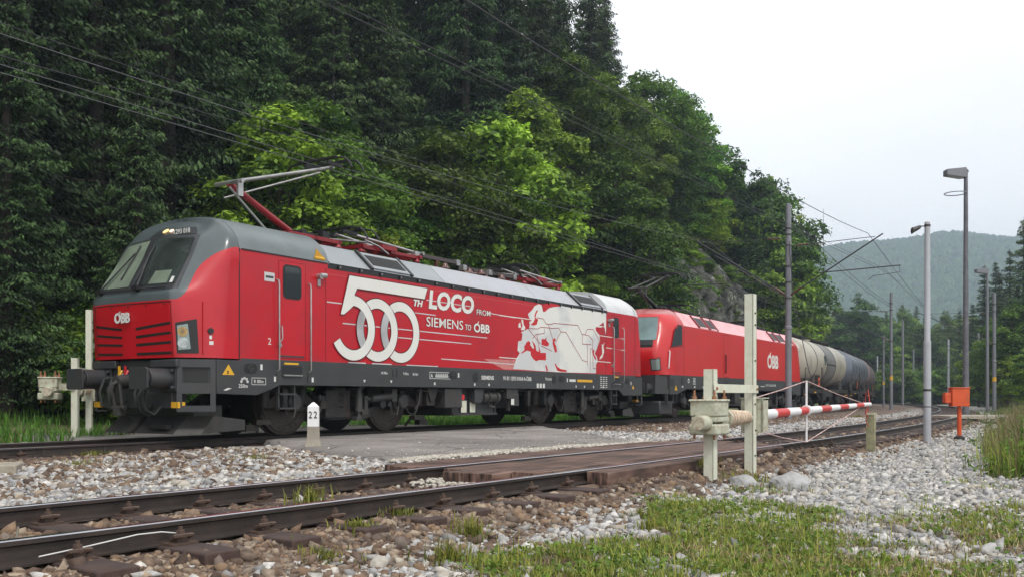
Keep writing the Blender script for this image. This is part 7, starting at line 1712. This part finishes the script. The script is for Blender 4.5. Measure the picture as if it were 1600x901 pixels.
# ------------------------------------------------------------------ grass and weeds
def blades(name, label, P, h, m, rng, wd=.006, lean=.5, mi=None, kind='stuff', cat='grass'):
    n = len(P); a = rng.uniform(0, 2*np.pi, n); d = np.stack([np.cos(a), np.sin(a), np.zeros(n)], 1); p = np.stack([-np.sin(a), np.cos(a), np.zeros(n)], 1)
    L = (lean*rng.uniform(.1, 1., n)*h)[:, None]; w_ = (wd*rng.uniform(.7, 1.4, n))[:, None]; up = np.zeros((n, 3)); up[:, 2] = h
    m_ = P+up*.6+d*L*.35; t = P+up*(1-.3*(L/np.maximum(h[:, None], 1e-6)))+d*L
    V = np.stack([P-p*w_, P+p*w_, m_+p*w_*.8, m_-p*w_*.8, t+p*w_*.15, t-p*w_*.15], 1).reshape(-1, 3); b_ = np.arange(n)[:, None]*6
    F = np.concatenate([b_+np.array([[0, 1, 2, 3]]), b_+np.array([[3, 2, 4, 5]])], 1).reshape(-1, 4)
    o = npmesh(name, V, F, m, rnd=np.repeat(rng.random(n), 2)); return tag(o, label, cat, kind=kind) if label else o
def tufts(centres, per, spread, hmin, hmax, rng):
    C = np.repeat(centres, per, 0); n = len(C); r = np.abs(rng.normal(size=n))*spread; a = rng.uniform(0, 6.283, n)
    X = C[:, 0]+r*np.cos(a); Y = C[:, 1]+r*np.sin(a); P = np.stack([X, Y, ground_z(X, Y)-.01], 1); return P, rng.uniform(hmin, hmax, n)
def grass():
    rng = np.random.default_rng(9)
    # mask of the rough grass in the lower right
    def region(N, y0, y1):
        Y = y0+(y1-y0)*rng.random(N)**1.0; X = Y*rng.uniform(-.06, .60, N); sn, tn = NEAR.local(X, Y)
        f = vnoise(X, Y, .9, 3)*.55+vnoise(X, Y, .3, 5)*.45
        lim = 2.25+.0*Y
        ix = 800+X/Y*1466.8; iy = 620.1+(CAMZ+.3)*1466.8/Y                # where the rough grass lies: a wedge widening to the right
        g1 = smooth01((iy-np.interp(ix, [650, 720, 900, 980, 1060, 1180, 1320, 1600], [925, 893, 852, 822, 778, 768, 792, 765])+55*(vnoise(X, Y, .8, 6)-.5))/24)
        thin = np.where(ix > 1310, .34, 1.)
        pr = g1*thin*smooth01((f-np.where(iy > 800, .35, .43))/.10)*.95+.10*smooth01((tn-3.2)/1.)*(f > .5)
        bank = smooth01((tn-7.6)/1.6); pr = np.maximum(pr, bank*.8)
        k = rng.random(N) < pr; return X[k], Y[k], f[k]
    X, Y, f = region(5600, 4.6, 13); C = np.stack([X, Y], 1)
    P, h = tufts(C, 16, .05, .02, .15, rng); blades('grass', 'patchy green grass in the lower right foreground', P, h, 'grass', rng, .0042, .7)
    X, Y, f = region(15000, 4.6, 12); C = np.stack([X, Y], 1)[vnoise(X, Y, .7, 13) > .36]
    P, h = tufts(C, 24, .12, .02, .10, rng); blades('dry_grass', 'dry straw-coloured grass mixed into the green in front', P, h, 'straw', rng, .0045, 1.8)
    C2 = C[vnoise(C[:, 0], C[:, 1], .55, 19) > .66]; C2 = C2[rng.random(len(C2)) < .3]; P, h = tufts(C2, 18, .10, .03, .14, rng); blades('dry_grass', 'taller dry straw patches lying flat among the green in front', P, h, 'straw', rng, .0035, 1.5)
    C3 = C[::60]; P, h = tufts(C3, 3, .06, .15, .34, rng); blades('grass_stalks', 'single taller grass stalks in the foreground', P, h, 'grass', rng, .0028, .5)
    X, Y, f = region(5200, 4.6, 16); n0 = len(X); C = np.stack([X, Y], 1)
    C = np.repeat(C, 12, 0)+rng.normal(size=(n0*12, 2))*.06; Z = ground_z(C[:, 0], C[:, 1])+rng.uniform(.015, .09, len(C)); cc = np.stack([C[:, 0], C[:, 1], Z], 1)
    V, F = leaf_quads(cc, rng.normal(size=cc.shape)*.5+np.array([0, 0, 1.]), .036, rng, asp=.7); o = npmesh('broad_leaved_weeds', V, F, 'weed', rnd=rng.random(len(F))); tag(o, 'low broad-leaved weeds among the grass', 'weeds', kind='stuff')
    # separate little tufts in the gravel
    spots = [(590, 818, .13), (740, 838, .16), (625, 830, .10), (700, 872, .20), (510, 880, .10), (150, 722, .12), (125, 742, .10), (395, 735, .10), (560, 850, .1), (1000, 805, .12), (870, 745, .08), (485, 812, .22), (880, 868, .12), (1120, 655, .12), (960, 655, .08), (1340, 655, .16), (1080, 700, .08), (780, 750, .06), (1020, 820, .14), (1180, 752, .16), (1100, 752, .14), (1220, 760, .14)]
    PT = []; HT = []
    for k, (x_, y_, hh) in enumerate(spots):
        Yd = (CAMZ+.27)*1466.8/(y_-620.1); X0 = (x_-800)/1466.8*Yd
        P, h = tufts(np.array([[X0, Yd]]), 150, .10 if Yd < 9 else .22, hh*.4, hh*1.1, rng)
        PT.append(P); HT.append(h)
    blades('grass_tufts', 'small green grass tufts scattered through the gravel', np.concatenate(PT), np.concatenate(HT), 'grass', rng, .005, .7)
    # left side verge beyond the train
    N = 2600; s = rng.uniform(-16, 36, N); t = -2.9-rng.random(N)**1.3*7; XY = np.array([MAIN.at(a, b_)[:2] for a, b_ in zip(s, t)])
    P, h = tufts(XY, 14, .22, .10, .38, rng); blades('verge_grass', 'rough green grass along the foot of the forest behind the track', P, h, 'weed', rng, .012, .7)
    XY2 = XY[(s < 4) & (rng.random(N) < .4)]; P, h = tufts(XY2[:len(XY2)//3], 10, .2, .15, .4, rng); blades('verge_straw', 'reddish dry grass at the left edge beyond the track', P, h, 'straw', rng, .010, .7)
    # tall weeds on the right bank
    def tall(N, fn, hmin, hmax, nm, lb, leafm, per):
        C = fn(N); Z = ground_z(C[:, 0], C[:, 1]); H = rng.uniform(hmin, hmax, N)*np.clip(.35+(C[:, 0]/C[:, 1]-.515)*9, .3, 1.); top = C+rng.normal(size=(N, 2))*.10
        f = rng.random((N, per))**.8; px_ = C[:, None, 0]*(1-f)+top[:, None, 0]*f+rng.normal(size=(N, per))*.045; py_ = C[:, None, 1]*(1-f)+top[:, None, 1]*f+rng.normal(size=(N, per))*.045; pz_ = Z[:, None]+H[:, None]*f
        cc = np.stack([px_, py_, pz_], -1).reshape(-1, 3); V, F = leaf_quads(cc, rng.normal(size=cc.shape)+np.array([0, 0, .4]), .075, rng, asp=.32)
        P = np.concatenate([C, Z[:, None]-.02], 1); n = N; pv = np.stack([P+np.array([.004, 0, 0]), P-np.array([.004, 0, 0]), np.concatenate([top, (Z+H)[:, None]], 1), np.concatenate([top, (Z+H)[:, None]], 1)+np.array([.003, 0, 0])], 1).reshape(-1, 3)
        V = np.concatenate([V, pv]); F = np.concatenate([F, len(V)-len(pv)+np.arange(4*n).reshape(-1, 4)]); o = npmesh(nm, V, F, leafm, rnd=rng.random(len(F))); tag(o, lb, 'tall weeds', kind='stuff')
    def rb_(N):
        Y = rng.uniform(11.5, 22, N); X = Y*(.525+.012*rng.normal(size=N))+np.abs(rng.normal(size=N))*.9+.05; return np.stack([X, Y], 1)
    tall(800, rb_, .35, 1.15, 'tall_weeds', 'tall green weeds at the right edge beside the gravel', 'weed', 34)
    def rb2(N):
        Y = rng.uniform(22, 60, N); X = Y*(.525+.02*rng.normal(size=N))+np.abs(rng.normal(size=N))*2.5; return np.stack([X, Y], 1)
    tall(1100, rb2, .5, 1.3, 'tall_weeds', 'tall weeds on the bank behind the orange telephone box', 'weed', 30)
    C = rb_(200); P, h = tufts(C, 16, .16, .4, 1.1, rng); blades('tall_grass', 'tall pale grass heads among the weeds at the right', P, h, 'straw', rng, .004, .5)
    C = rb_(420); P, h = tufts(C, 20, .2, .15, .6, rng); blades('tall_grass', 'green grass stems among the weeds at the right', P, h, 'grass', rng, .005, .5)
grass()
# ------------------------------------------------------------------ haze
def haze():
    o = MB().box(-1400, 2400, -60, 2900, -12, 150).build('haze', [], None, smooth=0) if False else None
    me = bpy.data.meshes.new('haze'); b = MB().box(-560, 1160, -60, 1380, -12, 215); me.from_pydata(b.v, [], b.f); m = bpy.data.materials.new('haze_air'); m.use_nodes = True; t = m.node_tree; t.nodes.clear()
    oo = t.nodes.new('ShaderNodeOutputMaterial'); v = t.nodes.new('ShaderNodeVolumePrincipled'); v.inputs['Color'].default_value = (.68, .82, 1., 1); v.inputs['Density'].default_value = .00062; v.inputs['Anisotropy'].default_value = 0.2
    t.links.new(v.outputs[0], oo.inputs['Volume']); me.materials.append(m); o = bpy.data.objects.new('haze', me); COL.objects.link(o); tag(o, 'pale blue summer haze', kind='stuff')
HAZE = True
if HAZE: haze()
for k, L in PROTO.items():
    for i, pr in enumerate(L):
        if (k, i) not in USED:
            for c in list(pr.children): bpy.data.objects.remove(c)
            bpy.data.objects.remove(pr)
